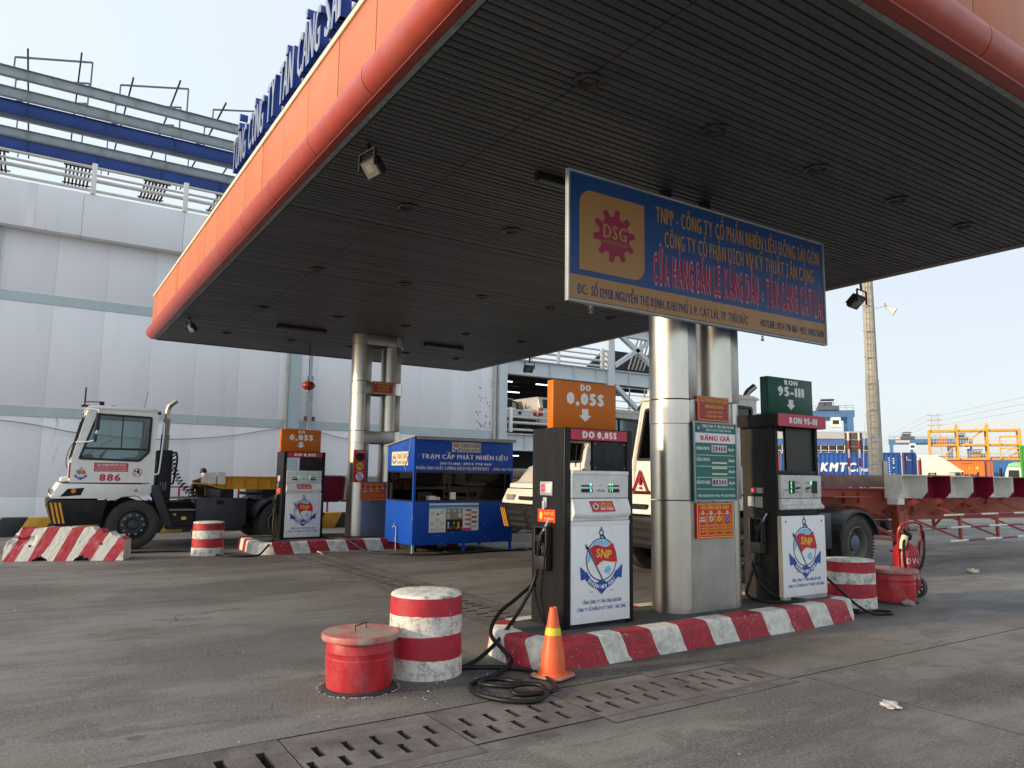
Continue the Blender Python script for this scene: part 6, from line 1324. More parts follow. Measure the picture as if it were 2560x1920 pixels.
# ---------------------------------------------------------------- long white building with open parking decks
def building():
    YW = 26.6; X0, X1 = -14.0, 16.5
    t = thing('parking_building', 'long white multi-storey parking building with grey bands, pipe railings and steel roof frame', 'building', (X0, YW, 0))
    MB().box(0, .06, 0, X1-X0, .4, 10.4).build('backing_wall', M('backing_white', (.6, .6, .62), .8), t)
    base = {}
    def panel(x, w, z0, z1, y=0.0):
        key = (round(w, 3), z0, z1)
        if key not in base: o = MB().box(.0015, 0, z0, w-.0015, .05, z1).build('wall_panel', m_wall, t, bevel=.002); base[key] = o
        else: o = base[key].copy(); COL.objects.link(o); o.parent = t
        o.location = (x-X0, y+random.uniform(-.002, .002), 0)
    x = .195-1.412*10
    xs = []
    while x < X1-.1: xs.append(x); x += 1.412
    for a in xs:
        b = min(a+1.412, X1)
        for z0, z1 in ((0.0, .85), (.855, 3.268), (3.572, 6.77), (7.07, 9.0)):
            if a < 7.5 < b or a < 8.05 < b:
                pass
            panel(a, b-a, z0, z1)
    n = 0
    a = -14.0
    while a < X1-.2:
        b = min(a+2.95, X1); MB().box(a-X0+.004, -.42, 9.0, b-X0-.004, .06, 10.41).build('parapet_panel', m_wall, t, bevel=.006); a += 2.95
    for z0, z1 in ((3.27, 3.57), (6.772, 7.068)):
        a = -14.0
        while a < X1-.2: b = min(a+3.1, X1); MB().box(a-X0+.002, -.018, z0, b-X0-.002, .058, z1).build('band_beam', m_wallband, t); a += 3.1
    mb = MB()
    for a in (-9.2, -.74, 7.7): mb.box(a-X0, -.445, 9.003, a-X0+.22, -.4205, 10.405)
    mb.build('parapet_cover_strip', m_wall, t)
    for a in (-9.8, -1.68, 7.62): MB().box(a-X0, -.045, 0.0, a-X0+.42, -.019, 8.98).build('wall_column', m_wallband, t)
    mb = MB(); mb.cyl((7.53-X0, -.08, 3.9), (7.53-X0, -.08, 8.9), .05, 10); mb.cyl((7.53-X0, -.08, .2), (7.53-X0, -.08, 3.9), .05, 10); mb.cyl((16.35-X0, -.10, 3.0), (16.35-X0, -.10, 8.9), .055, 10); mb.cyl((16.35-X0, -.10, 5.6), (16.35-X0, -.10, 5.8), .08, 10); mb.build('downpipe', M('pipe_cream', (.52, .5, .44), .5, dirt=.3), t)
    # roof edge railing
    for k in range(9):
        a = .97+2.72*(k-4)
        MB().box(a-.075-X0, -.47, 10.412, a+.075-X0, -.34, 11.42).build('rail_post', m_cabwhite, t, bevel=.008)
    m_rail = M('rail_white', (.62, .60, .54), .5, dirt=.4, dcol=(.42, .38, .3), dscale=1.5)
    for z, r in ((11.33, .045), (11.09, .04), (10.90, .062), (10.56, .05)):
        for k in range(8):
            a = .97+2.72*(k-4); mb = MB(); mb.tube([(a-X0+.0, -.30, z), (a+2.72-X0-.01, -.30, z)], r, 10); mb.build('rail_pipe', m_rail, t)
    # steel roof frame: long beams at one level, one behind the other
    def ibeam(y, z0, z1, mat, xa=-13.5, xb=12.0, nm='roof_beam'):
        mb = MB(); h = .012; mb.box(xa-X0, y-YW-.01, z0+h, xb-X0, y-YW+.01, z1-h); mb.box(xa-X0, y-YW-.09, z1-h+.0005, xb-X0, y-YW+.09, z1); mb.box(xa-X0, y-YW-.09, z0, xb-X0, y-YW+.09, z0+h-.0005)
        x = xa+.4
        while x < xb: mb.box(x-X0, y-YW-.08, z0+h+.001, x-X0+.012, y-YW-.0105, z1-h-.001); x += 2.4
        mb.build(nm, mat, t)
    for y, a, b in ((27.0, 13.98, 14.31), (28.6, 14.0, 14.35), (30.3, 13.97, 14.28), (32.0, 13.98, 14.31)): ibeam(y, a, b, m_galv)
    for y, a, b in ((29.86, 13.97, 14.44), (33.4, 14.0, 14.5)): ibeam(y, a, b, m_beamblue)
    for y in (29.86, 33.4):
        for xx in (-9, 9.5): MB().box(xx-X0, y-YW-.12, 10.4, xx-X0+.25, y-YW+.12, 13.96).build('roof_post', m_beamblue, t)
    for k in range(-4, 4):
        xo = -1.44+2.975*k
        for y in (27.0, 28.6, 30.3, 32.0, 35.0):
            mb = MB()
            A, B, C, D = (xo-X0, y-YW, 14.31), (xo-X0, y-YW, 14.67), (xo+2.11-X0, y-YW, 15.19), (xo+2.11-X0, y-YW, 14.31)
            mb.bar(A, B, .045); mb.bar(B, C, .05); mb.bar(C, D, .05)
            mb.build('mounting_frame', M('frame_steel', (.2, .2, .22), .5, .3, var=.2), t)
        for dx, z in ((.33, 14.80), (1.77, 15.16)): MB().bar((xo+dx-X0, -.1, z), (xo+dx-X0, 9.6, z), .05).build('mounting_rod', m_dark, t)
        mb = MB()
        for i in range(7): mb.bar((xo+1.7+.14*i-X0, 7.9, 14.2), (xo+1.7+.14*i-X0, 10.3, 14.2), .07)
        mb.bar((xo+1.6-X0, 7.95, 14.27), (xo+2.7-X0, 7.95, 14.27), .05); mb.bar((xo+1.6-X0, 10.2, 14.27), (xo+2.7-X0, 10.2, 14.27), .05)
        mb.build('slat_panel', m_dark, t)
    # peeling paint patches near the end
    rs = random.Random(5); mb = MB()
    for i in range(26):
        cx, cz = rs.uniform(15.5, 16.2), 3.6+abs(rs.gauss(0, 1.0)); 
        if cz > 6.4: continue
        pts = [(cx+rs.uniform(.4, 1)*.035*math.cos(a), cz+rs.uniform(.4, 1)*.06*math.sin(a)) for a in [2*math.pi*q/7 for q in range(7)]]
        mb.add([(p[0]-X0, -.006, p[1]) for p in pts], [tuple(range(7))])
    mb.build('peeled_paint', M('peel_grey', (.22, .22, .22), .8), t)
    return t
building()
def cable(label, pts, r=.018):
    t = thing('wall_cable', label, 'cable', pts[0]); o = Vector(pts[0]); mb = MB(); mb.tube(smooth_path([Vector(p)-o for p in pts], 8), r, 6); mb.tube([Vector(pts[2])-o+Vector((-.06, 0, 0)), Vector(pts[2])-o+Vector((.06, 0, 0))], r*1.8, 6); mb.build('cable', M('cable_grey', (.3, .3, .3), .6), t)
cable('sagging grey cable strung along the white wall behind the tractor', [(-6, 26.5, 3.3), (-.9, 26.5, 3.11), (1.15, 26.5, 2.82), (3.36, 26.5, 2.71), (5.47, 26.5, 2.88), (7.5, 26.52, 3.25), (8.94, 26.5, 3.14), (9.87, 26.5, 2.97), (12.2, 26.5, 2.9), (14.5, 26.5, 3.05), (16.4, 26.5, 3.25)])
def standpipe():
    t = thing('fire_standpipe', 'grey vertical pipe with dark red clamp on the white wall behind the far pump', 'pipe', (8.34, 26.38, 0))
    mb = MB(); mb.cyl((0, 0, .2), (0, 0, 5.2), .11, 14); mb.cyl((0, .0, 5.2), (0, 0, 8.9), .05, 10); mb.build('pipe', m_galv, t)
    mb = MB(); mb.box(-.18, -.09, 3.55, -.10, .02, 3.72); mb.box(.12, -.09, 3.55, .2, .02, 3.72); mb.bar((-.2, -.05, 3.63), (.2, -.05, 3.63), .03); mb.build('clamp', m_rust, t)
standpipe()
# open steel decks to the right of the wall
def decks():
    t = thing('parking_deck', 'open white steel parking deck with dark bays, cross bracing and pipe railings', 'parking structure', (16.5, 26.6, 0)); X0, YW = 16.5, 26.6
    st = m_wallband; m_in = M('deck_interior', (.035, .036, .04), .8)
    W_ = 12.5
    for a in (.04, 6.12, 11.9): MB().box(a, -.2, 0, a+.39, .12, 9.4).build('deck_column', M('deck_white_steel', (.58, .63, .65), .5, var=.05, dirt=.25, dcol=(.4, .42, .42)), t, bevel=.006)
    ws = MATS['deck_white_steel']
    def girder(x0, x1, z0, z1):
        mb = MB(); mb.box(x0, -.03, z0, x1, .0, z1); mb.box(x0, -.15, z1+.001, x1, .12, z1+.045); mb.box(x0, -.15, z0-.045, x1, .12, z0-.001); x = x0+1.0
        while x < x1-.2: mb.box(x, -.13, z0+.001, x+.02, -.031, z1-.001); x += 1.35
        mb.build('deck_girder', ws, t)
    for x0, x1 in ((.435, 6.115), (6.515, 11.895)):
        girder(x0, x1, 6.12, 6.72); girder(x0, x1, 2.80, 3.45)
    girder(6.515, 11.895, 8.5, 8.95)
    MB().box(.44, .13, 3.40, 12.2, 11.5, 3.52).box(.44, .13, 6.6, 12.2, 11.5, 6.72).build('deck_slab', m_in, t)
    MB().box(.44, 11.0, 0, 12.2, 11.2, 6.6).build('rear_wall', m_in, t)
    mb = MB()
    for y in (1.8, 3.6, 5.4, 7.2): 
        for z in (6.35, 3.15): mb.box(.44, y, z, 12.2, y+.12, z+.22)
    mb.build('joist', m_dark, t)
    for x in (1.8, 4.6, 8.2):
        for y in (2.6, 6.2):
            for z in (6.12, 2.72):
                mb = MB(); mb.box(x-.7, y, z, x+.7, y+.06, z+.05); mb.build('strip_light', M('strip_light_on', (.85, .92, 1.0), .4, emit=2.0), t)
    for a, b in ((.55, 6.05),):
        for z0 in (3.55,):
            for i in range(3):
                x = a+.05+2.6*i; MB().box(x, -.16, z0, x+.14, -.06, z0+1.06).build('rail_post', m_cabwhite, t, bevel=.006)
            for z, r in ((.95, .045), (.67, .04), (.42, .06), (.12, .05)): mb = MB(); mb.tube([(a, -.04, z0+z), (b, -.04, z0+z)], r, 8); mb.build('rail_pipe', MATS['rail_white'], t)
    for i in range(3): MB().box(.6+2.55*i, -.16, 6.77, .74+2.55*i, -.06, 7.75).build('rail_post', m_cabwhite, t, bevel=.006)
    for z, r in ((7.66, .045), (7.4, .04), (7.15, .06), (6.9, .05)): mb = MB(); mb.tube([(.5, -.04, z), (6.1, -.04, z)], r, 8); mb.build('rail_pipe', MATS['rail_white'], t)
    mb = MB()
    for p, q in (((6.53, 6.95), (9.2, 8.6)), ((6.6, 8.7), (9.0, 7.2)), ((9.0, 7.2), (11.7, 6.75)), ((9.2, 8.6), (11.8, 7.0)), ((6.6, 6.0), (9.2, 4.0)), ((9.6, 4.4), (11.6, 6.0)), ((6.6, 3.6), (8.6, 4.9))): mb.bar((p[0], -.12, p[1]), (q[0], -.12, q[1]), .22, .2)
    mb.build('cross_brace', ws, t)
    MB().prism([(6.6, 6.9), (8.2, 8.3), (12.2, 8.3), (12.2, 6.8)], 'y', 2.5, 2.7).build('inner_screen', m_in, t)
    mb = MB()
    for i in range(5): mb.bar((6.55, .0, 4.65+.33*i), (11.9, .0, 4.65+.33*i), .04)
    for i in range(6): mb.bar((6.6+1.0*i, .0, 4.5), (6.6+1.0*i, .0, 6.05), .045)
    mb.build('stair_rail', ws, t)
    for i in range(5): 
        mb = MB(); mb.bar((8.0+.25*i, .5, 7.0), (9.0+.25*i, .6, 9.2), .06); mb.bar((1+i, 6, 7.3), (2.4+i, 6, 8.4), .07); mb.build('far_strut', m_grey, t)
    # red fence panel beneath the lower deck
    f = thing('red_fence', 'low red and white fence under the parking deck beside the kiosk', 'fence', (16.6, 25.4, 0)); mb = MB()
    for z in (.5, .9, 1.3, 1.7): striped(mb, (0, 0, z), (7, 0, z), .05, 9)
    mb.build('rail', [m_chw, m_chr], f); mb = MB()
    for i in range(8): mb.box(1.0*i-.05, -.06, 0, 1.0*i+.05, -.051+.1, 1.85)
    mb.build('post', m_chw, f)
decks()
def pickup(label, X, Y, z, col, tall=0.0, nm='pickup_truck'):
    t = thing(nm, label, 'car', (X, Y, z), 0, 'cars on the parking deck'); m = M('car_'+nm, col, .25, var=.03)
    side = [(0, .55), (.02, 1.05), (1.5, 1.06), (1.62, 1.15), (1.95, 1.72+tall), (3.3, 1.74+tall), (4.0, 1.15), (5.0, 1.02), (5.2, .6), (5.1, .4), (.1, .42)]
    if tall: side = [(0, .5), (-.02, 1.0), (.12, 1.62), (.25, 1.72), (2.9, 1.74), (3.7, 1.1), (4.6, 1.0), (4.75, .5), (.1, .42)]
    mb = MB(); mb.prism([(p[0], p[1]) for p in side], 'x', 0, 1.84); mb.build('car_body', m, t, bevel=.05)
    MB().box(.25, -.012, .70, 1.59, -.0005+.02, .98).build('tailgate', m, t, bevel=.02)
    MB().box(.25, 1.64, 1.20, 1.59, 1.70, 1.62).build('rear_window', m_blackprint, t) if not tall else MB().box(.2, .02, 1.12, 1.64, .10, 1.58).build('rear_window', m_blackprint, t, bevel=.02)
    for a in (.0, 1.66): MB().box(a, -.02, .75 if not tall else .8, a+.18, .12, 1.03 if not tall else 1.2).build('tail_light', M('tail_red', (.55, .01, .02), .25), t, bevel=.02)
    MB().box(.1, -.10, .48, 1.74, .05, .60).build('bumper', m_dark if not tall else m, t, bevel=.02); MB().box(.62, -.026, .52 if tall else .62, 1.22, -.0205+.01, .68).build('number_plate', m_whiteprint, t)
    mb = MB(); mb.lathe([(0, -.035), (.085, -.033), (.1, -.02)], 16, (.92, 0, .86), 'y'); mb.build('badge', m_navy, t)
    MB().box(.72, -.018, .97, 1.12, .0, 1.04).build('handle', m_dark, t, bevel=.008)
    if not tall: mb = MB(); mb.tube(smooth_path([(.12, 1.5, 1.05), (.16, 1.4, 1.45), (.92, 1.35, 1.52), (1.68, 1.4, 1.45), (1.72, 1.5, 1.05)], 5), .035, 8); mb.build('roll_bar', m_dark, t)
    for yy in (.9, 3.6):
        for a, b in ((.02, .24), (1.6, 1.82)): mb = MB(); mb.cyl((a, yy, .34), (b, yy, .34), .34, 20); mb.build('wheel', m_tyre, t)
pickup('white pickup truck reversed to the railing of the upper parking deck', 16.95, 26.85, 3.58, (.72, .73, .73))
pickup('pale hatchback parked next to the white pickup on the deck', 19.2, 27.2, 3.58, (.55, .54, .5), .05, 'hatchback')
pickup('dark car parked deeper on the parking deck', 20.9, 26.9, 3.58, (.03, .035, .04), .04, 'saloon_car')
# wall foot: pavement step, yellow-black barrier kerb, red guard rail
kind(MB().box(-30, 25.6, .001, 16.4, 26.58, .14).build('pavement', m_conc, bevel=.02), 'structure')
kb = thing('barrier_kerb', 'long low black and yellow striped concrete kerb at the foot of the wall', 'barrier', (-9, 22.4, 0))
for i in range(38):
    a = .55*i; sk = .25; mb = MB(); vs = [(a+.002, 0, .0), (a+.548, 0, .0), (a+.548+sk, .03, .46), (a+.002+sk, .03, .46), (a+.002, .4, .0), (a+.548, .4, .0), (a+.548+sk, .37, .46), (a+.002+sk, .37, .46)]
    mb.add(vs, [(0, 1, 2, 3), (7, 6, 5, 4), (0, 4, 5, 1), (1, 5, 6, 2), (2, 6, 7, 3), (3, 7, 4, 0)]); mb.build('kerb_block', M('kerb_yellow', (.62, .32, .03), .7, var=.2, dirt=.5, dcol=(.25, .16, .06), dscale=3) if i % 2 == 0 else M('kerb_black', (.03, .032, .036), .7, var=.2, dirt=.3), kb, bevel=.012)
gr = thing('guard_rail', 'thin red guard rail on posts in front of the white wall', 'railing', (3.0, 24.5, 0)); mb = MB(); mb.bar((-2, 0, 1.2), (9, 0, 1.2), .05, .04)
mb.build('rail', m_maroon if False else M('rail_red', (.4, .012, .03), .45), gr)
for x in (.85, 2.6, 4.2, 5.52, 7.2): mb = MB(); mb.bar((x, 0, .005), (x, 0, 1.18), .05); mb.box(x-.18, -.12, .002, x+.18, .12, .02); mb.build('post', MATS['rail_red'], gr)
# chipped red and white concrete barrier
def barrier():
    t = thing('concrete_barrier', 'broken red and white diagonal striped concrete barrier in front of the white tractor', 'barrier', (-.31, 16.4, 0), math.atan2(15.67-16.40, 1.56+.31))
    Lb = 2.02; m_r = M('barrier_red', (.46, .035, .055), .7, var=.15, dirt=.35, dcol=(.6, .45, .42), dscale=5, chips=.1, ccol=(.62, .58, .52), bump=.3); m_w = M('barrier_white', (.74, .72, .66), .75, var=.08, dirt=.5, dcol=(.35, .33, .3), dscale=5, bump=.35)
    rs = random.Random(11)
    # outline of the chipped face in (x, z)
    def top(x): 
        z = .60 if .24 < x < 1.42 else (.60-(x-1.42)*.34 if x >= 1.42 else .30+x*1.1)
        z += .018*math.sin(x*37)+.012*math.sin(x*83+1) if x > 1.42 or x < .3 else .004*math.sin(x*50)
        if .36 < x < .6: z -= .02
        return max(z, .12)
    def bot(x):
        for c, w, h in ((.62, .14, .085), (1.32, .15, .10)):
            if abs(x-c) < w: return h*(1-((x-c)/w)**2)+.012*math.sin(x*90)
        return .0
    CW, K = .021, 14; I0, I1 = -16, int(Lb/CW)+3; N = I1-I0
    front = MB(); P = [[None]*(K+1) for _ in range(N+1)]
    for i in range(N+1):
        for k in range(K+1):
            x = min(Lb, max(0.0, (I0+i)*CW+.6*k/K*.42)); z = max(.002, bot(x)+(top(x)-bot(x))*k/K); y = .10*z/.6+rs.uniform(-.004, .004)
            if abs(x-.28) < .20 and .30 < z < .40+.25*abs(x-.3): y += .05
            P[i][k] = (x, y, z)
    fr, fw = [], []
    vs = [p for r in P for p in r]; idx = lambda i, k: i*(K+1)+k
    red = lambda i: ((I0+i)//10) % 2 == 0
    for i in range(N):
        for k in range(K):
            q = (idx(i, k), idx(i+1, k), idx(i+1, k+1), idx(i, k+1))
            if vs[q[0]][0] == vs[q[1]][0] and vs[q[2]][0] == vs[q[3]][0]: continue
            (fr if red(i) else fw).append(q)
    front.add(vs, fr, 0); front.add(vs, fw, 1)
    back = [(x, .50-.10*z/.6, z) for x, y, z in vs]
    front.add(back, [tuple(reversed(f)) for f in fr+fw], 1)
    for i in range(N):
        a, b = idx(i, K), idx(i+1, K); front.add([vs[a], vs[b], back[b], back[a]], [(0, 1, 2, 3)], 0 if red(i) else 1)
        a, b = idx(i, 0), idx(i+1, 0); front.add([vs[a], vs[b], back[b], back[a]], [(3, 2, 1, 0)], 2)
    for xe in (0.0, Lb):
        e = [Vector(p) for p in vs if p[0] == xe]; zt, zb_ = max(p.z for p in e), min(p.z for p in e); front.add([(xe, .10*zb_/.6, zb_), (xe, .10*zt/.6, zt), (xe, .5-.10*zt/.6, zt), (xe, .5-.10*zb_/.6, zb_)], [(0, 1, 2, 3)], 1)
    front.build('barrier_block', [m_r, m_w, m_conc], t, sharp=50)
    mb = MB()
    for x, z in ((.42, .27), (1.62, .30)): mb.cyl((x, .1*z/.6-.004, z), (x, .1*z/.6+.02, z), .022, 12)
    mb.build('lifting_hole', m_vdark, t)
barrier()
# ---------------------------------------------------------------- container yard beyond the station
def BP(b, d): a = math.radians(b); return d*math.sin(a), d*math.cos(a)
def facing(b): return -math.radians(b)          # local -y looks back at the station, local +x to its right
def container(label, b, d, w, z0, mat, h=2.59, dep=2.44, yaw=0.0, paint=None, rib=.28, end_ribs=True, cat='container'):
    x, y = BP(b, d); t = thing('shipping_container', label, cat, (x, y, z0), facing(b)+yaw)
    mb = MB(); n = int(w/rib); pts = []
    for i in range(n):
        a = w*i/n; s = w/n; pts += [(a+.02, 0), (a+.4*s, 0), (a+.55*s, .04), (a+.9*s, .04)]
    pts += [(w-.02, 0)]
    for i in range(len(pts)-1): mb.quad((pts[i][0], pts[i][1]+.02, .16), (pts[i+1][0], pts[i+1][1]+.02, .16), (pts[i+1][0], pts[i+1][1]+.02, h-.1), (pts[i][0], pts[i][1]+.02, h-.1))
    mb.box(.03, .08, .1, w-.03, dep, h-.02); mb.build('side_wall', mat, t, clean=False, sharp=20)
    mb = MB(); mb.box(0, 0, 0, .12, .12, h).box(w-.12, 0, 0, w, .12, h).box(.121, .0, 0, w-.121, .1, .15).box(.121, .0, h-.1, w-.121, .1, h).box(0, dep-.1, 0, .1, dep, h).box(w-.1, dep-.1, 0, w, dep, h); mb.build('corner_frame', mat, t)
    mb = MB()
    for i in range(6): mb.box(w+.001, .15+.36*i, .2, w+.03, .36+.36*i, h-.15)
    mb.build('door_rib', mat, t)
    if paint: p = Print((0, .0, 0), (1, 0, 0), (0, 0, 1), .01); paint(p, w, h); p.build('lettering', t)
    return t
m_cblue = M('container_blue', (.015, .10, .40), .5, var=.08, scale=1, dirt=.15); m_cdblue = M('container_darkblue', (.012, .055, .24), .5, var=.1, dirt=.2); m_cred = M('container_red', (.42, .06, .05), .5, var=.08, dirt=.15); m_cor = M('container_orange', (.75, .2, .03), .5, var=.06, dirt=.15); m_cgreen = M('container_green', (.05, .36, .04), .5); m_cblue2 = M('container_midblue', (.03, .15, .42), .5, var=.06)
def kmtc(p, w, h):
    p.text('KMTC', .02*w, .455*w, .49*h, .715*h, m_whiteprint, 0, .07, slant=.22); p.text('LINE', .465*w, .61*w, .49*h, .57*h, m_whiteprint, 0, .05, slant=.2)
    for i in range(9): p.rect(.855*w, (.84-.06*i)*h, .87*w, (.87-.06*i)*h, m_whiteprint, 0)
    for z in (.82, .76, .70, .58): p.rect(.905*w, z*h, .925*w, (z+.035)*h, m_whiteprint, 0)
    p.poly([(.9*w, .40*h), (.935*w, .40*h), (.9175*w, .46*h)], m_yelprint, 0); p.rect(.91*w, .26*h, .95*w, .31*h, m_yelprint, 0)
container('blue container with white KMTC LINE lettering behind the lamp mast', 55.65, 55, 5.05, 1.05, m_cblue, 2.5, paint=kmtc)
container('dark blue container end with a rusty corner next to the lettered blue one', 60.97, 55.2, .82, 1.05, m_cdblue, 2.5, paint=lambda p, w, h: (p.strip([(.35*w, .90*h), (.35*w, .80*h), (.65*w, .80*h)], .04, m_whiteprint, 0), p.rect(0, 0, .13, h, m_rust, 0)))
container('blue container with a square white logo, seen through the end pump', 53.08, 56, 2.35, 1.0, m_cblue2, 2.55, paint=lambda p, w, h: (p.frame(.35*w, .5*h, .75*w, .82*h, .1, m_whiteprint, 0), p.rect(.2*w, .40*h, .85*w, .45*h, m_whiteprint, 0), p.rect(.3*w, .33*h, .8*w, .37*h, m_whiteprint, 0), p.rect(0.0, 0.0, w, .2*h, m_greyprint, 0)))
container('red container edge at the far side of the end pump opening', 52.5, 58, .9, .7, m_cred, 2.9)
container('red and white reefer container behind the white truck', 61.9, 74, 1.6, .75, m_cred, 3.2, paint=lambda p, w, h: p.rect(0, .87*h, w, h, m_whiteprint, 0))
container('orange container lettered loyd behind the white truck', 63.7, 98, 3.45, 1.0, m_cor, 3.0, paint=lambda p, w, h: (p.text('loyd', .36*w, .84*w, .37*h, .60*h, m_blackprint, 0, .05), p.text('HLXU 123', .38*w, .72*w, .88*h, .93*h, m_redprint, 0, .03) if False else p.rect(.36*w, .9*h, .7*w, .93*h, m_redprint, 0), p.poly([(.55*w, .72*h), (.62*w, .72*h), (.585*w, .8*h)], m_yelprint, 0), p.rect(.76*w, .7*h, .84*w, .8*h, m_yelprint, 0)))
container('rust-orange container doors beside the orange container', 65.72, 98.3, .82, 1.0, M('container_rust', (.40, .13, .07), .6, var=.2), 3.0)
container('long blue container behind the yellow steel gantry', 66.12, 104, 7.5, 1.0, m_cblue2, 3.15)
container('dark red container behind the orange one', 62.9, 108, 6.0, 1.2, M('container_maroon', (.2, .03, .03), .6), 3.2)
container('bright green container looming above the pale green truck roof', 67.68, 60, 6.0, 1.3, m_cgreen, 2.85)
def big_truck():
    x, y = BP(62.14, 73); t = thing('road_truck', 'cream white long-nosed truck with a tall roof fairing among the containers', 'truck', (x, y, 0), facing(62.2)); m = M('truck_cream', (.74, .72, .62), .35, var=.03)
    prof = [(0, .9), (0, 3.88), (.9, 3.90), (1.5, 3.72), (2.1, 3.35), (2.75, 2.78), (3.0, 2.62), (3.0, 2.5), (2.65, 2.5), (3.35, 1.95), (4.6, 1.75), (4.8, 1.3), (4.8, .7), (.2, .7)]
    MB().prism(prof, 'y', 0, 2.45).build('truck_body', m, t, bevel=.05)
    MB().prism([(2.02, 1.95), (3.2, 1.98), (2.72, 2.46), (2.02, 2.46)], 'y', -.006, .0).build('side_window', m_fender, t); MB().prism([(1.85, 1.92), (2.45, 1.9), (2.45, 2.42), (1.85, 2.44)], 'y', -.16, -.04).build('mirror', M('mirror_beige', (.5, .48, .4), .3), t, bevel=.02)
    MB().box(.45, -.01, 1.85, 1.05, .0, 2.42).build('locker_panel', m_blackprint, t); p = Print((.75, -.01, 2.15), (1, 0, 0), (0, 0, 1), .004); p.ring(0, 0, .17, .17, .06, m_cream, 0); p.strip([(-.14, -.12), (.1, 0), (.14, .14)], .06, m_cream, 1); p.build('emblem', t)
    MB().box(-.16, .1, 1.0, -.05, .3, 3.75).build('exhaust_stack', m_dark, t)
    MB().prism([(2.3, 2.50), (3.05, 2.50), (3.1, 2.58), (2.4, 2.62)], 'y', -.05, 2.5).build('sun_visor', m, t)
    for xx in (.6, 4.0): wheel(t, xx, .05, .52, .52, .3, -1, False)
big_truck()
def green_truck():
    x, y = BP(66.72, 64); t = thing('cabover_truck', 'white cab-over truck with a pale green roof in front of the blue container', 'truck', (x, y, 0), facing(66.7))
    MB().prism([(0, .8), (.0, 1.9), (.25, 2.75), (2.4, 2.75), (2.4, .8)], 'y', 0, 2.4).build('cab', m_cabwhite, t, bevel=.05)
    MB().prism([(.25, 2.755), (.35, 3.0), (.7, 3.12), (2.4, 3.14), (2.4, 2.755)], 'y', .05, 2.35).build('roof_fairing', M('fairing_green', (.25, .62, .33), .4), t, bevel=.04)
    for a, b in ((.28, .95), (1.05, 1.5), (1.75, 2.2)): MB().prism([(a, 1.95), (b, 1.95), (b, 2.55), (a+.05, 2.55)], 'y', -.008, .0).build('side_window', m_fender, t)
    MB().box(-.25, -.25, 1.9, -.05, -.1, 2.7).build('mirror', m_dark, t, bevel=.02)
    for xx in (.9,): wheel(t, xx, .05, .5, .5, .3, -1, False)
green_truck()
def office():
    x, y = BP(51.5, 100); t = thing('office_building', 'low grey office building with a blue band and open casement windows behind the containers', 'building', (x, y, 0), facing(56)+.13)
    MB().box(0, 0, 0, 13.4, 8, 5.2).build('wall', M('office_wall', (.5, .54, .58), .6, var=.05), t); MB().box(-.3, -.35, 6.85, 13.6, 8, 7.75).build('roof_fascia', M('office_fascia', (.45, .47, .48), .6), t)
    MB().box(-.1, -.2, 6.15, 13.5, 8, 6.845).build('blue_band', M('office_blue', (.07, .16, .45), .5), t); MB().box(0, .12, 5.201, 13.3, 8, 6.149).build('rear_shell', m_fender, t)
    MB().box(1.5, -.05, 3.9, 11, .0, 4.5).build('sign_strip', m_blueprint, t); p = Print((1.5, -.05, 3.9), (1, 0, 0), (0, 0, 1), .01); p.text('LÀN XE CONT', .6, 4.2, .15, .45, m_whiteprint, 0, .06); p.build('lettering', t)
    for i in range(14):
        a = .25+.92*i; w = MB(); w.box(a, -.03, 4.72, a+.82, .02, 4.79).box(a, -.03, 5.37, a+.82, .02, 5.43).box(a, -.03, 6.05, a+.82, .02, 6.12).box(a, -.03, 4.791, a+.07, .02, 6.049); wo = w.build('window', m_whiteprint, t); MB().box(a+.071, .0, 4.795, a+.82, .015, 6.045).build('pane', m_fender, wo)
        if i % 4 == 2: q = MB(); q.bar((a+.1, -.03, 5.36), (a+.1, -.45, 4.85), .05); q.bar((a+.8, -.03, 5.36), (a+.8, -.45, 4.85), .05); q.bar((a+.1, -.45, 4.85), (a+.8, -.45, 4.85), .05); q.build('open_casement', m_whiteprint, wo)
office()
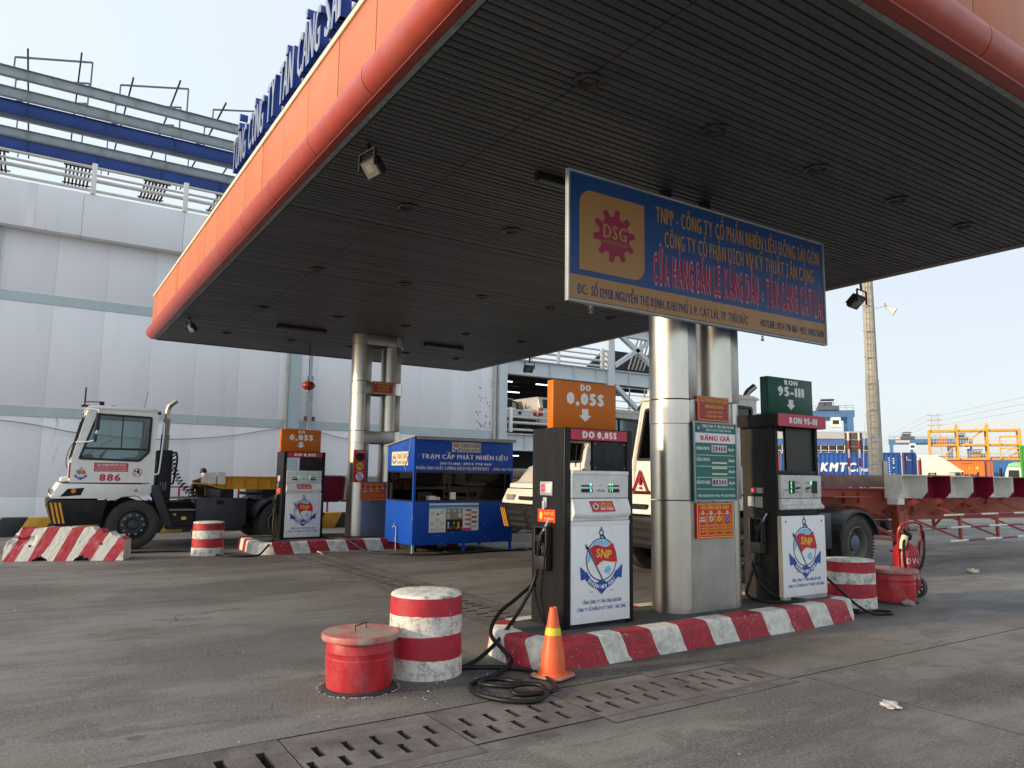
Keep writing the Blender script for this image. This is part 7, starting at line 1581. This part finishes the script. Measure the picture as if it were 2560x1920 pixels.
# tall concrete lamp mast with ladder and loudspeaker
def mast():
    x, y = BP(59.35, 40); t = thing('lamp_mast', 'tall tapering concrete mast with a steel ladder and a loudspeaker horn', 'mast', (x, y, 0), facing(59.35)); m = M('mast_concrete', (.42, .38, .31), .85, var=.18, scale=3, dirt=.4, dcol=(.25, .23, .2))
    mb = MB(); n = 8; 
    mb.tube([(0, 0, 0), (-.0, 0, 6.6)], [.34, .305], 8); mb.tube([(0, 0, 6.605), (0, 0, 19)], [.285, .215], 8); mb.build('shaft', m, t, sharp=20)
    mb = MB(); la = [(-.20, -.42, z) for z in (0.5, 18.5)]
    for dx in (-.26, .06): mb.bar((dx, -.40, .5), (dx+.06, -.34, 18.5), .025)
    z = .7
    while z < 18.4: mb.bar((-.26+.06*z/18, -.40+.06*z/18, z), (.06+.06*z/18, -.40+.06*z/18, z), .018); z += .32
    z = 1.2
    while z < 18.4: mb.bar((-.30, -.40, z), (.10, -.40, z), .04); mb.bar((.0, -.38, z), (.0, -.2, z), .04); z += 1.3
    mb.build('ladder', m_galv, t)
    mb = MB(); mb.bar((.2, -.1, 10.15), (.78, -.2, 10.2), .03); mb.tube([(.72, -.2, 10.35), (.82, -.2, 10.05)], .05, 8); so = mb.build('speaker_arm', m_grey, t); mb = MB(); mb.lathe([(.05, 0), (.07, .18), (.14, .36), (.24, .44), (.2, .43), (.0, .2)], 18); mb.xf(Matrix.Translation((.80, -.2, 10.12)) @ Matrix.Rotation(math.radians(125), 4, 'Y')); mb.build('speaker_horn', M('horn_cream', (.7, .65, .52), .5), so)
    mb = MB(); mb.box(.32, -.2, 1.2, .5, .05, 2.6); mb.build('switch_box', m_grey, t); mb = MB(); mb.tube(smooth_path([(-.35, -.1, 5.0), (-.5, -.1, 3.2), (-.55, -.1, 1.5), (-.45, -.1, .2)], 5), .02, 6); mb.build('cable', m_whiteprint, t)
mast()
def road_sign():
    x, y = BP(57.55, 28.5); t = thing('road_sign', 'back of a dark road sign on two red and white striped posts', 'road sign', (x, y, 0), facing(58))
    MB().box(-.06, .05, 2.62, .50, .08, 3.33).build('sign_panel', M('sign_back', (.085, .075, .06), .6), t); mb = MB()
    for z in (2.83, 3.08): mb.box(-.05, .03, z, .49, .0495, z+.02)
    mb.build('stiffener', m_grey, t)
    for xx in (.06, .40): mb = MB(); striped(mb, (xx, 0, .0), (xx, 0, 3.36), .036, 11); mb.build('striped_post', [m_chw, M('post_crimson', (.4, .02, .06), .5)], t)
road_sign()
# cranes, gantry, pylon
m_crane = M('crane_blue', (.07, .17, .36), .5, var=.1, scale=.3); m_craned = M('crane_dark', (.09, .11, .14), .6)
def rtg(label, b, d, w, H, near_leg=1.0, trolley=.75):
    x, y = BP(b, d); t = thing('gantry_crane', label, 'crane', (x, y, 0), facing(b), 'blue yard gantry cranes'); D = 11
    for xx in (0, w-1.3):
        for yy in (0, D): MB().box(xx, yy, 1.6, xx+1.3, yy+1.1, H-1.8).build('leg', m_crane, t)
        MB().box(xx-.2, -1, 0.8, xx+1.5, D+2, 1.6).build('sill_beam', m_crane, t)
    for yy in (0, D): MB().box(-.3, yy, H-1.8, w+.3, yy+1.1, H-.2).build('top_girder', m_crane, t)
    tx = w*trolley; MB().box(tx-2.4, -.5, H-.1, tx+2.4, D+1, H+.9).build('trolley', m_craned, t); mb = MB(); mb.box(tx-2, 1, H+.9, tx+1, 6, H+2.0); mb.box(tx-1.6, -.3, H+2.4, tx+1.4, 3, H+2.6)
    for a in (-1.5, 1.2): mb.bar((tx+a, .2, H+.9), (tx+a, .2, H+2.4), .12)
    mb.build('machinery', m_craned, t)
    MB().box(tx+.4, -.8, H-4.2, tx+2.6, 1.2, H-1.9).build('operator_cab', m_cabwhite, t); MB().box(tx+.8, -.82, H-3.6, tx+2.2, -.801, H-2.6).build('cab_window', m_fender, t)
    mb = MB()
    for i in range(12): mb.bar((w*i/11, -.4, H-.2), (w*i/11, -.4, H+.9), .08)
    mb.bar((0, -.4, H+.9), (w, -.4, H+.9), .08); mb.bar((0, -.4, H+.4), (w, -.4, H+.4), .06)
    for z in (H*.35, H*.6): mb.bar((1.3, .5, z), (1.3, D, z+.0), .25)
    mb.bar((0, .3, H*.62), (w, .3, H*.62), .18); mb.build('walkway', m_craned, t)
    MB().box(w*.1, -.02, H-1.5, w*.33, -.005, H-.6).build('name_panel', M('crane_panel', (.65, .5, .42), .6), t)
rtg('largest blue yard crane rising over the office roof beside the green sign', 53.0, 192, 17, 18.6, trolley=.68)
rtg('blue yard crane between the lamp mast and the yellow gantry', 60.25, 325, 21.5, 18.2, trolley=.3); rtg('blue yard crane seen through the yellow gantry', 64.9, 330, 20, 11.5, trolley=.15); rtg('blue crane beyond the lamp mast, partly behind the other cranes', 61.5, 380, 24, 20.5, trolley=.85)
def gantry():
    x, y = BP(62.62, 122); t = thing('inspection_gantry', 'yellow steel access gantry with stairs, decks and railings above the containers', 'gantry', (x, y, 0), facing(62.7)+.03); W_ = 10.9; m = M('gantry_yellow', (.72, .38, .04), .5, var=.08, scale=1); m2 = M('gantry_rail', (.72, .55, .35), .5)
    Z = (4.95, 6.95, 9.0)
    for xx in (0, 3.45, 7.1, W_):
        for yy in (0, 3.0): MB().box(xx, yy, 0, xx+.26, yy+.26, 9.9 if xx in (3.45, 7.1) else 9.1).build('post', m, t)
    for z in Z:
        for yy in (0, 3.0): MB().box(-.0, yy+.27, z-.16, W_+.3, yy+.40, z+.08).build('deck_beam', m, t)
        MB().box(.1, .41, z-.03, W_, 2.95, z).build('deck_plate', m2, t); mb = MB()
        n = 34
        for i in range(n): mb.bar((W_*i/(n-1), .2, z+.08), (W_*i/(n-1), .2, z+.95), .035)
        mb.bar((0, .2, z+.95), (W_, .2, z+.95), .06); mb.bar((0, .2, z+.5), (W_, .2, z+.5), .04); mb.build('railing', m2, t)
    for a, b in (((1.7, 4.95), (3.3, 6.9)), ((4.4, 6.95), (6.8, 9.0)), ((9.3, 4.95), (10.8, 5.9))):
        mb = MB()
        for yy in (.9, 1.7): mb.bar((a[0], yy, a[1]), (b[0], yy, b[1]), .1, .22); mb.bar((a[0], yy, a[1]+.9), (b[0], yy, b[1]+.9), .05)
        for i in range(9): q = i/8; mb.bar((a[0]+(b[0]-a[0])*q, .95, a[1]+(b[1]-a[1])*q), (a[0]+(b[0]-a[0])*q, 1.65, a[1]+(b[1]-a[1])*q), .2, .04)
        mb.build('stair', m, t)
    for zz in (6.3, 7.95): MB().box(8.6, .1, zz, W_, .25, zz+.18).build('deck_beam', m, t)
    MB().box(8.55, .0, 4.9, 8.72, .2, 8.0).build('post', m, t)
    mb = MB(); mb.box(1.2, .8, 7.1, 2.3, 1.6, 7.9); mb.box(5.2, 1, 5.1, 6.2, 2, 5.6); mb.build('equipment', M('gantry_orange', (.55, .25, .1), .6), t)
gantry()
def pylon():
    x, y = BP(63.05, 420); t = thing('power_pylon', 'distant lattice power pylon with thin wires behind the yellow gantry', 'pylon', (x, y, 0), facing(63)); mb = MB(); H = 34.5
    for s in (-1, 1):
        for q in (-1, 1): mb.bar((s*3.5, q*3.5, 0), (s*1.3, q*1.3, H), .28)
    for i in range(12):
        z0, z1 = H*i/12, H*(i+1)/12; a0, a1 = 3.5-2.2*i/12, 3.5-2.2*(i+1)/12; mb.bar((-a0, -a0, z0), (a1, -a1, z1), .16); mb.bar((a0, -a0, z0), (-a1, -a1, z1), .16)
    for z in (H-5, H-2.5, H): mb.bar((-3.2, 0, z), (3.2, 0, z), .3); mb.bar((-3.2, 0, z), (-1.3, 0, z+1.2), .15); mb.bar((3.2, 0, z), (1.3, 0, z+1.2), .15)
    mb.build('lattice', m_grey, t); mb = MB()
    for z, e in ((H-5, 14), (H-2.5, 17), (H, 20)):
        mb.tube(smooth_path([(3.2, 0, z), (40, -120, z-1), (90, -250, z+.5)], 6), .06, 4); mb.tube(smooth_path([(-3.2, 0, z), (-20, 40, z-6), (-45, 90, z-e*.8)], 6), .06, 4)
    mb.build('wire', m_grey, t)
pylon()
# ---------------------------------------------------------------- wheeled fire extinguisher
def trolley():
    t = thing('wheeled_extinguisher', 'big red wheeled fire extinguisher with a curved handle beside the lidded drum', 'fire extinguisher', (10.60, 5.90, 0), math.radians(-18))
    m = M('extinguisher_red', (.36, .014, .02), .35, var=.08, dirt=.3, dcol=(.3, .04, .05))
    mb = MB(); mb.lathe([(0, .10), (.12, .11), (.165, .16), (.17, .22), (.17, .62), (.155, .70), (.10, .765), (.05, .785), (.045, .82), (0, .82)], 28); bo = mb.build('cylinder', m, t, sharp=40)
    p = Print((0, 0, 0), (1, 0, 0), (0, 0, 1)); 
    for z, s in ((.50, 'DVKT'), (.28, 'DVKT')):
        for i, ch in enumerate(s):
            an = -math.pi/2+(-.55+.42*i); q = Print((.172*math.cos(an), .172*math.sin(an), z), (-math.sin(an), math.cos(an), 0), (0, 0, 1), .001); q.text(ch, -.028, .028, 0, .075, m_bolwhite, 0, .03); q.build('lettering', bo)
    mb = MB(); mb.tube(smooth_path([(-.17, -.05, .30), (-.18, -.06, .7), (-.20, -.10, .95), (-.12, -.14, 1.06), (.12, -.14, 1.06), (.20, -.10, .95), (.18, -.06, .7), (.17, -.05, .30)], 6), .018, 8); mb.tube([(-.18, -.06, .72), (.18, -.06, .72)], .014, 8); mb.tube([(-.1, .0, .12), (-.1, -.05, .05), (.1, -.05, .05), (.1, .0, .12)], .015, 8); mb.build('handle_frame', m, t)
    mb = MB(); mb.cyl((-.26, .1, .145), (.30, .1, .145), .014, 8); mb.build('axle', m_dark, t)
    for x, s in ((-.28, -1), (.29, 1)):
        mb = MB(); mb.lathe([(.10, -.025), (.135, -.028), (.145, -.015), (.145, .015), (.135, .028), (.10, .025), (.10, -.025)], 28, (x, .1, .146), 'x'); w = mb.build('wheel', M('wheel_grey', (.10, .095, .085), .7, dirt=.4, dcol=(.2, .18, .15)), t, sharp=40); mb = MB()
        for i in range(6): an = math.pi*2*i/6; mb.bar((x, .1, .146), (x, .1+.11*math.cos(an), .146+.11*math.sin(an)), .03, .02)
        mb.cyl((x-.03, .1, .146), (x+.03, .1, .146), .03, 10); mb.build('spoke', m_dark, w)
    mb = MB(); mb.box(-.05, -.06, .82, .06, .05, .92); mb.bar((-.02, -.05, .9), (-.1, -.1, .97), .03); mb.bar((.03, 0, .92), (.05, -.02, 1.0), .05); mb.cyl((.02, -.08, .87), (.02, -.06, .87), .035, 12); mb.build('valve', m_dark, t, bevel=.006)
    mb = MB(); mb.tube(smooth_path([(-.02, -.06, .86), (-.14, -.14, .84), (-.19, -.17, .7), (-.18, -.18, .45), (-.1, -.19, .36), (.05, -.2, .45), (.15, -.17, .62), (.19, -.14, .8), (.16, -.16, .95)], 8), .020, 8); mb.build('discharge_hose', m_rubber, t)
    mb = MB(); mb.lathe([(.03, 0), (.05, .1), (.045, .2), (.0, .2)], 14); mb.xf(Matrix.Translation((-.18, -.12, .70)) @ Matrix.Rotation(.35, 4, 'Y')); mb.build('horn', m_cream, t)
trolley()
# ---------------------------------------------------------------- person behind the tractor chassis
def person(X, Y, rz):
    t = thing('person', 'person in dark olive jacket standing behind tractor 886, looking down at the coupling', 'person', (X, Y, 0), rz)
    m_ol = M('olive_jacket', (.045, .043, .022), .85, var=.25, scale=9, bump=.3); m_sk = M('skin', (.36, .19, .12), .55, var=.06); m_tr = M('dark_trousers', (.025, .026, .03), .85, var=.15); m_hr = M('dark_hair', (.012, .010, .009), .6)
    V, E, R = [], [], []
    def chain(pts, parent=None):
        p = parent
        for c, r in pts:
            V.append(c); R.append(r); i = len(V)-1
            if p is not None: E.append((p, i))
            p = i
        return p
    pel = chain([((0, 0, .93), .15)]); ch = chain([((0, .01, 1.08), .145), ((0, .015, 1.25), .165), ((0, .0, 1.40), .15), ((0, -.02, 1.49), .066), ((0, -.035, 1.535), .058)], pel)
    chest = pel+3
    for s in (-1, 1):
        chain([((s*.10, 0, .84), .105), ((s*.105, -.02, .50), .072), ((s*.11, .02, .11), .048), ((s*.115, -.06, .045), .044), ((s*.12, -.15, .035), .036)], pel)
        w = chain([((s*.19, .01, 1.40), .075), ((s*.245, -.02, 1.13), .052), ((s*.13, -.26, 1.03), .038), ((s*.11, -.33, 1.025), .034)], chest)
        for k in range(4): a = (k-1.5)*.022; chain([((s*(.11+.0)+a, -.38, 1.02), .011), ((s*.11+a*1.1, -.42-.004*(k in (1, 2)), 1.005), .010), ((s*.11+a*1.1, -.435, .985), .008)], w)
        chain([((s*.07, -.35, 1.03), .012), ((s*.05, -.385, 1.025), .010)], w)
    me = bpy.data.meshes.new('body'); me.from_pydata(V, E, []); b = bpy.data.objects.new('body', me); COL.objects.link(b); b.parent = t
    sk = b.modifiers.new('skin', 'SKIN'); 
    for i, d in enumerate(me.skin_vertices[0].data): d.radius = (R[i], R[i]*(.72 if R[i] > .12 else 1)); d.use_root = (i == pel)
    b.modifiers.new('sub', 'SUBSURF').levels = 2; b.modifiers['sub'].render_levels = 2
    me.materials.append(m_ol)
    # head with face, tilted down
    h = bpy.data.meshes.new('head'); bm = bmesh.new(); bmesh.ops.create_uvsphere(bm, u_segments=28, v_segments=20, radius=1.0)
    for v in bm.verts:
        x, y, z = v.co; f = 1-.20*max(0, -z)**1.5; px, py, pz = x*.075*f, y*.095*f, z*.118
        if y < 0: 
            if abs(x) < .22 and -.35 < z < .12: py -= .022*(1-abs(x)/.22)*(1-abs(z+.18)/.3 if abs(z+.18) < .3 else 0)
            if .18 < abs(x) < .62 and -.02 < z < .28: py += .008
            if abs(x) < .35 and -.62 < z < -.48: py -= .004
        v.co = (px, py, pz)
    bm.to_mesh(h); bm.free(); h.materials.append(m_sk); h.polygons.foreach_set('use_smooth', [True]*len(h.polygons)); ho = bpy.data.objects.new('head', h); COL.objects.link(ho); ho.parent = t; ho.location = (0, -.055, 1.63); ho.rotation_euler = (math.radians(24), 0, 0)
    def bit(nm, mb, m): o = mb.build(nm, m, ho); return o
    mb = MB(); mb.lathe([(.0, .128), (.045, .12), (.074, .09), (.084, .05), (.083, .02)], 20); mb.v = [(p[0], p[1]*1.2+.012, p[2]) for p in mb.v]; mb2 = MB(); mb2.lathe([(.083, .03), (.08, -.02), (.068, -.06)], 20); mb2.v = [(p[0]*.98, abs(p[1])*1.2+.02, p[2]) for p in mb2.v]; mb.add(mb2.v, mb2.f); bit('hair', mb, m_hr)
    mb = MB()
    for s in (-1, 1): mb.lathe([(0, -.012), (.012, -.008), (.016, 0), (.012, .008), (0, .01)], 10, (s*.077, .01, .0), 'x')
    bit('ear', mb, m_sk); mb = MB()
    for s in (-1, 1): mb.box(s*.03-.014, -.092, .012, s*.03+.014, -.082, .02); mb.box(s*.03-.018, -.094, .03, s*.03+.018, -.084, .037)
    bit('eye', mb, m_hr); mb = MB(); mb.box(-.022, -.09, -.062, .022, -.078, -.055); bit('mouth', mb, M('lips', (.25, .09, .07), .5))
    # trousers as a close sleeve, collar and badge
    mb = MB()
    for s in (-1, 1): mb.tube([(s*.10, 0, .90), (s*.105, -.02, .50), (s*.11, .015, .07)], [.125, .092, .075], 14)
    mb.lathe([(.155, .80), (.165, .90), (.16, .96)], 18); mb.build('trousers', m_tr, t); mb = MB(); mb.lathe([(.075, 1.455), (.085, 1.50), (.078, 1.51)], 16); mb.build('collar', m_ol, t); MB().box(-.11, -.135, 1.30, -.04, -.128, 1.32).build('chest_badge', m_grey, t)
    mb = MB()
    for s in (-1, 1): mb.prism([(-.05, .0), (.05, .0), (.055, .09), (-.045, .10)], 'x', s*.115-.045, s*.115+.045); mb.box(s*.115-.048, -.20, .002, s*.115+.048, -.05, .07)
    mb.build('shoe', m_dark, t, bevel=.02)
person(3.72, 20.3, math.radians(8))
# ---------------------------------------------------------------- litter
def crumple(label, x, y, r, mat, seed, flat=.35, nm='crumpled_paper', cat='litter'):
    rs = random.Random(seed); bm = bmesh.new(); bmesh.ops.create_icosphere(bm, subdivisions=3, radius=1)
    for v in bm.verts:
        k = 1+.35*math.sin(v.co.x*5+seed)*math.sin(v.co.y*6)+rs.uniform(-.16, .16); v.co = (v.co.x*r*k*1.3, v.co.y*r*k*.8, max(0.0, (v.co.z+.6)*r*flat*k))
    me = bpy.data.meshes.new(nm); bm.to_mesh(me); bm.free(); me.materials.append(mat); o = bpy.data.objects.new(nm, me); COL.objects.link(o); o.location = (x, y, .003); o.rotation_euler.z = rs.uniform(0, 3); tag(o, label, cat)
m_bag = M('dirty_plastic', (.55, .54, .53), .35, var=.25, scale=30, dirt=.5, dcol=(.2, .19, .18))
crumple('crumpled pale bag on the ground beyond the red extinguisher', 14.66, 6.93, .105, M('paper_beige', (.55, .49, .42), .7, var=.2, scale=25), 3, .4)
crumple('flattened dirty plastic bag on the open concrete near the long joint', 5.46, 3.22, .075, m_bag, 5, .18, 'plastic_bag')
crumple('stone lying at the foot of the second red drum', 9.97, 5.55, .055, m_conc, 9, .8, 'stone', 'stone')
rs = random.Random(21); mb = MB()
for i in range(110):
    x, y = (rs.uniform(-1.5, 9), rs.uniform(2.0, 12)) if i < 80 else (rs.uniform(2.4, 3.4), rs.uniform(4.9, 5.5))
    if NEAR[1]-.05 < y < NEAR[3]+.05 or (FARD[0] < x < FARD[2] and y > 6.9) or (3.6 < x < 8.7 and 5.1 < y < 6.5): continue
    s = rs.uniform(.004, .014); a = rs.uniform(0, 3); c, q = math.cos(a)*s, math.sin(a)*s
    mb.add([(x-c, y-q, .003), (x+q*.6, y-c*.6, .003), (x+c, y+q, .004), (x-q*.6, y+c*.6, .006)], [(0, 1, 2, 3)])
kind(mb.build('litter', m_whiteprint, clean=False), 'stuff')
mb = MB()
for i in range(90):
    a = rs.uniform(0, 6.3); x, y = 2.285+.30*math.cos(a)*rs.uniform(.99, 1.08), 5.66+.30*math.sin(a)*rs.uniform(.99, 1.08); s = rs.uniform(.004, .010); mb.lathe([(0, 0), (s, .2*s), (s*.8, s), (0, s*1.2)], 5, (x, y, .001))
kind(mb.build('gravel', m_conc), 'stuff')
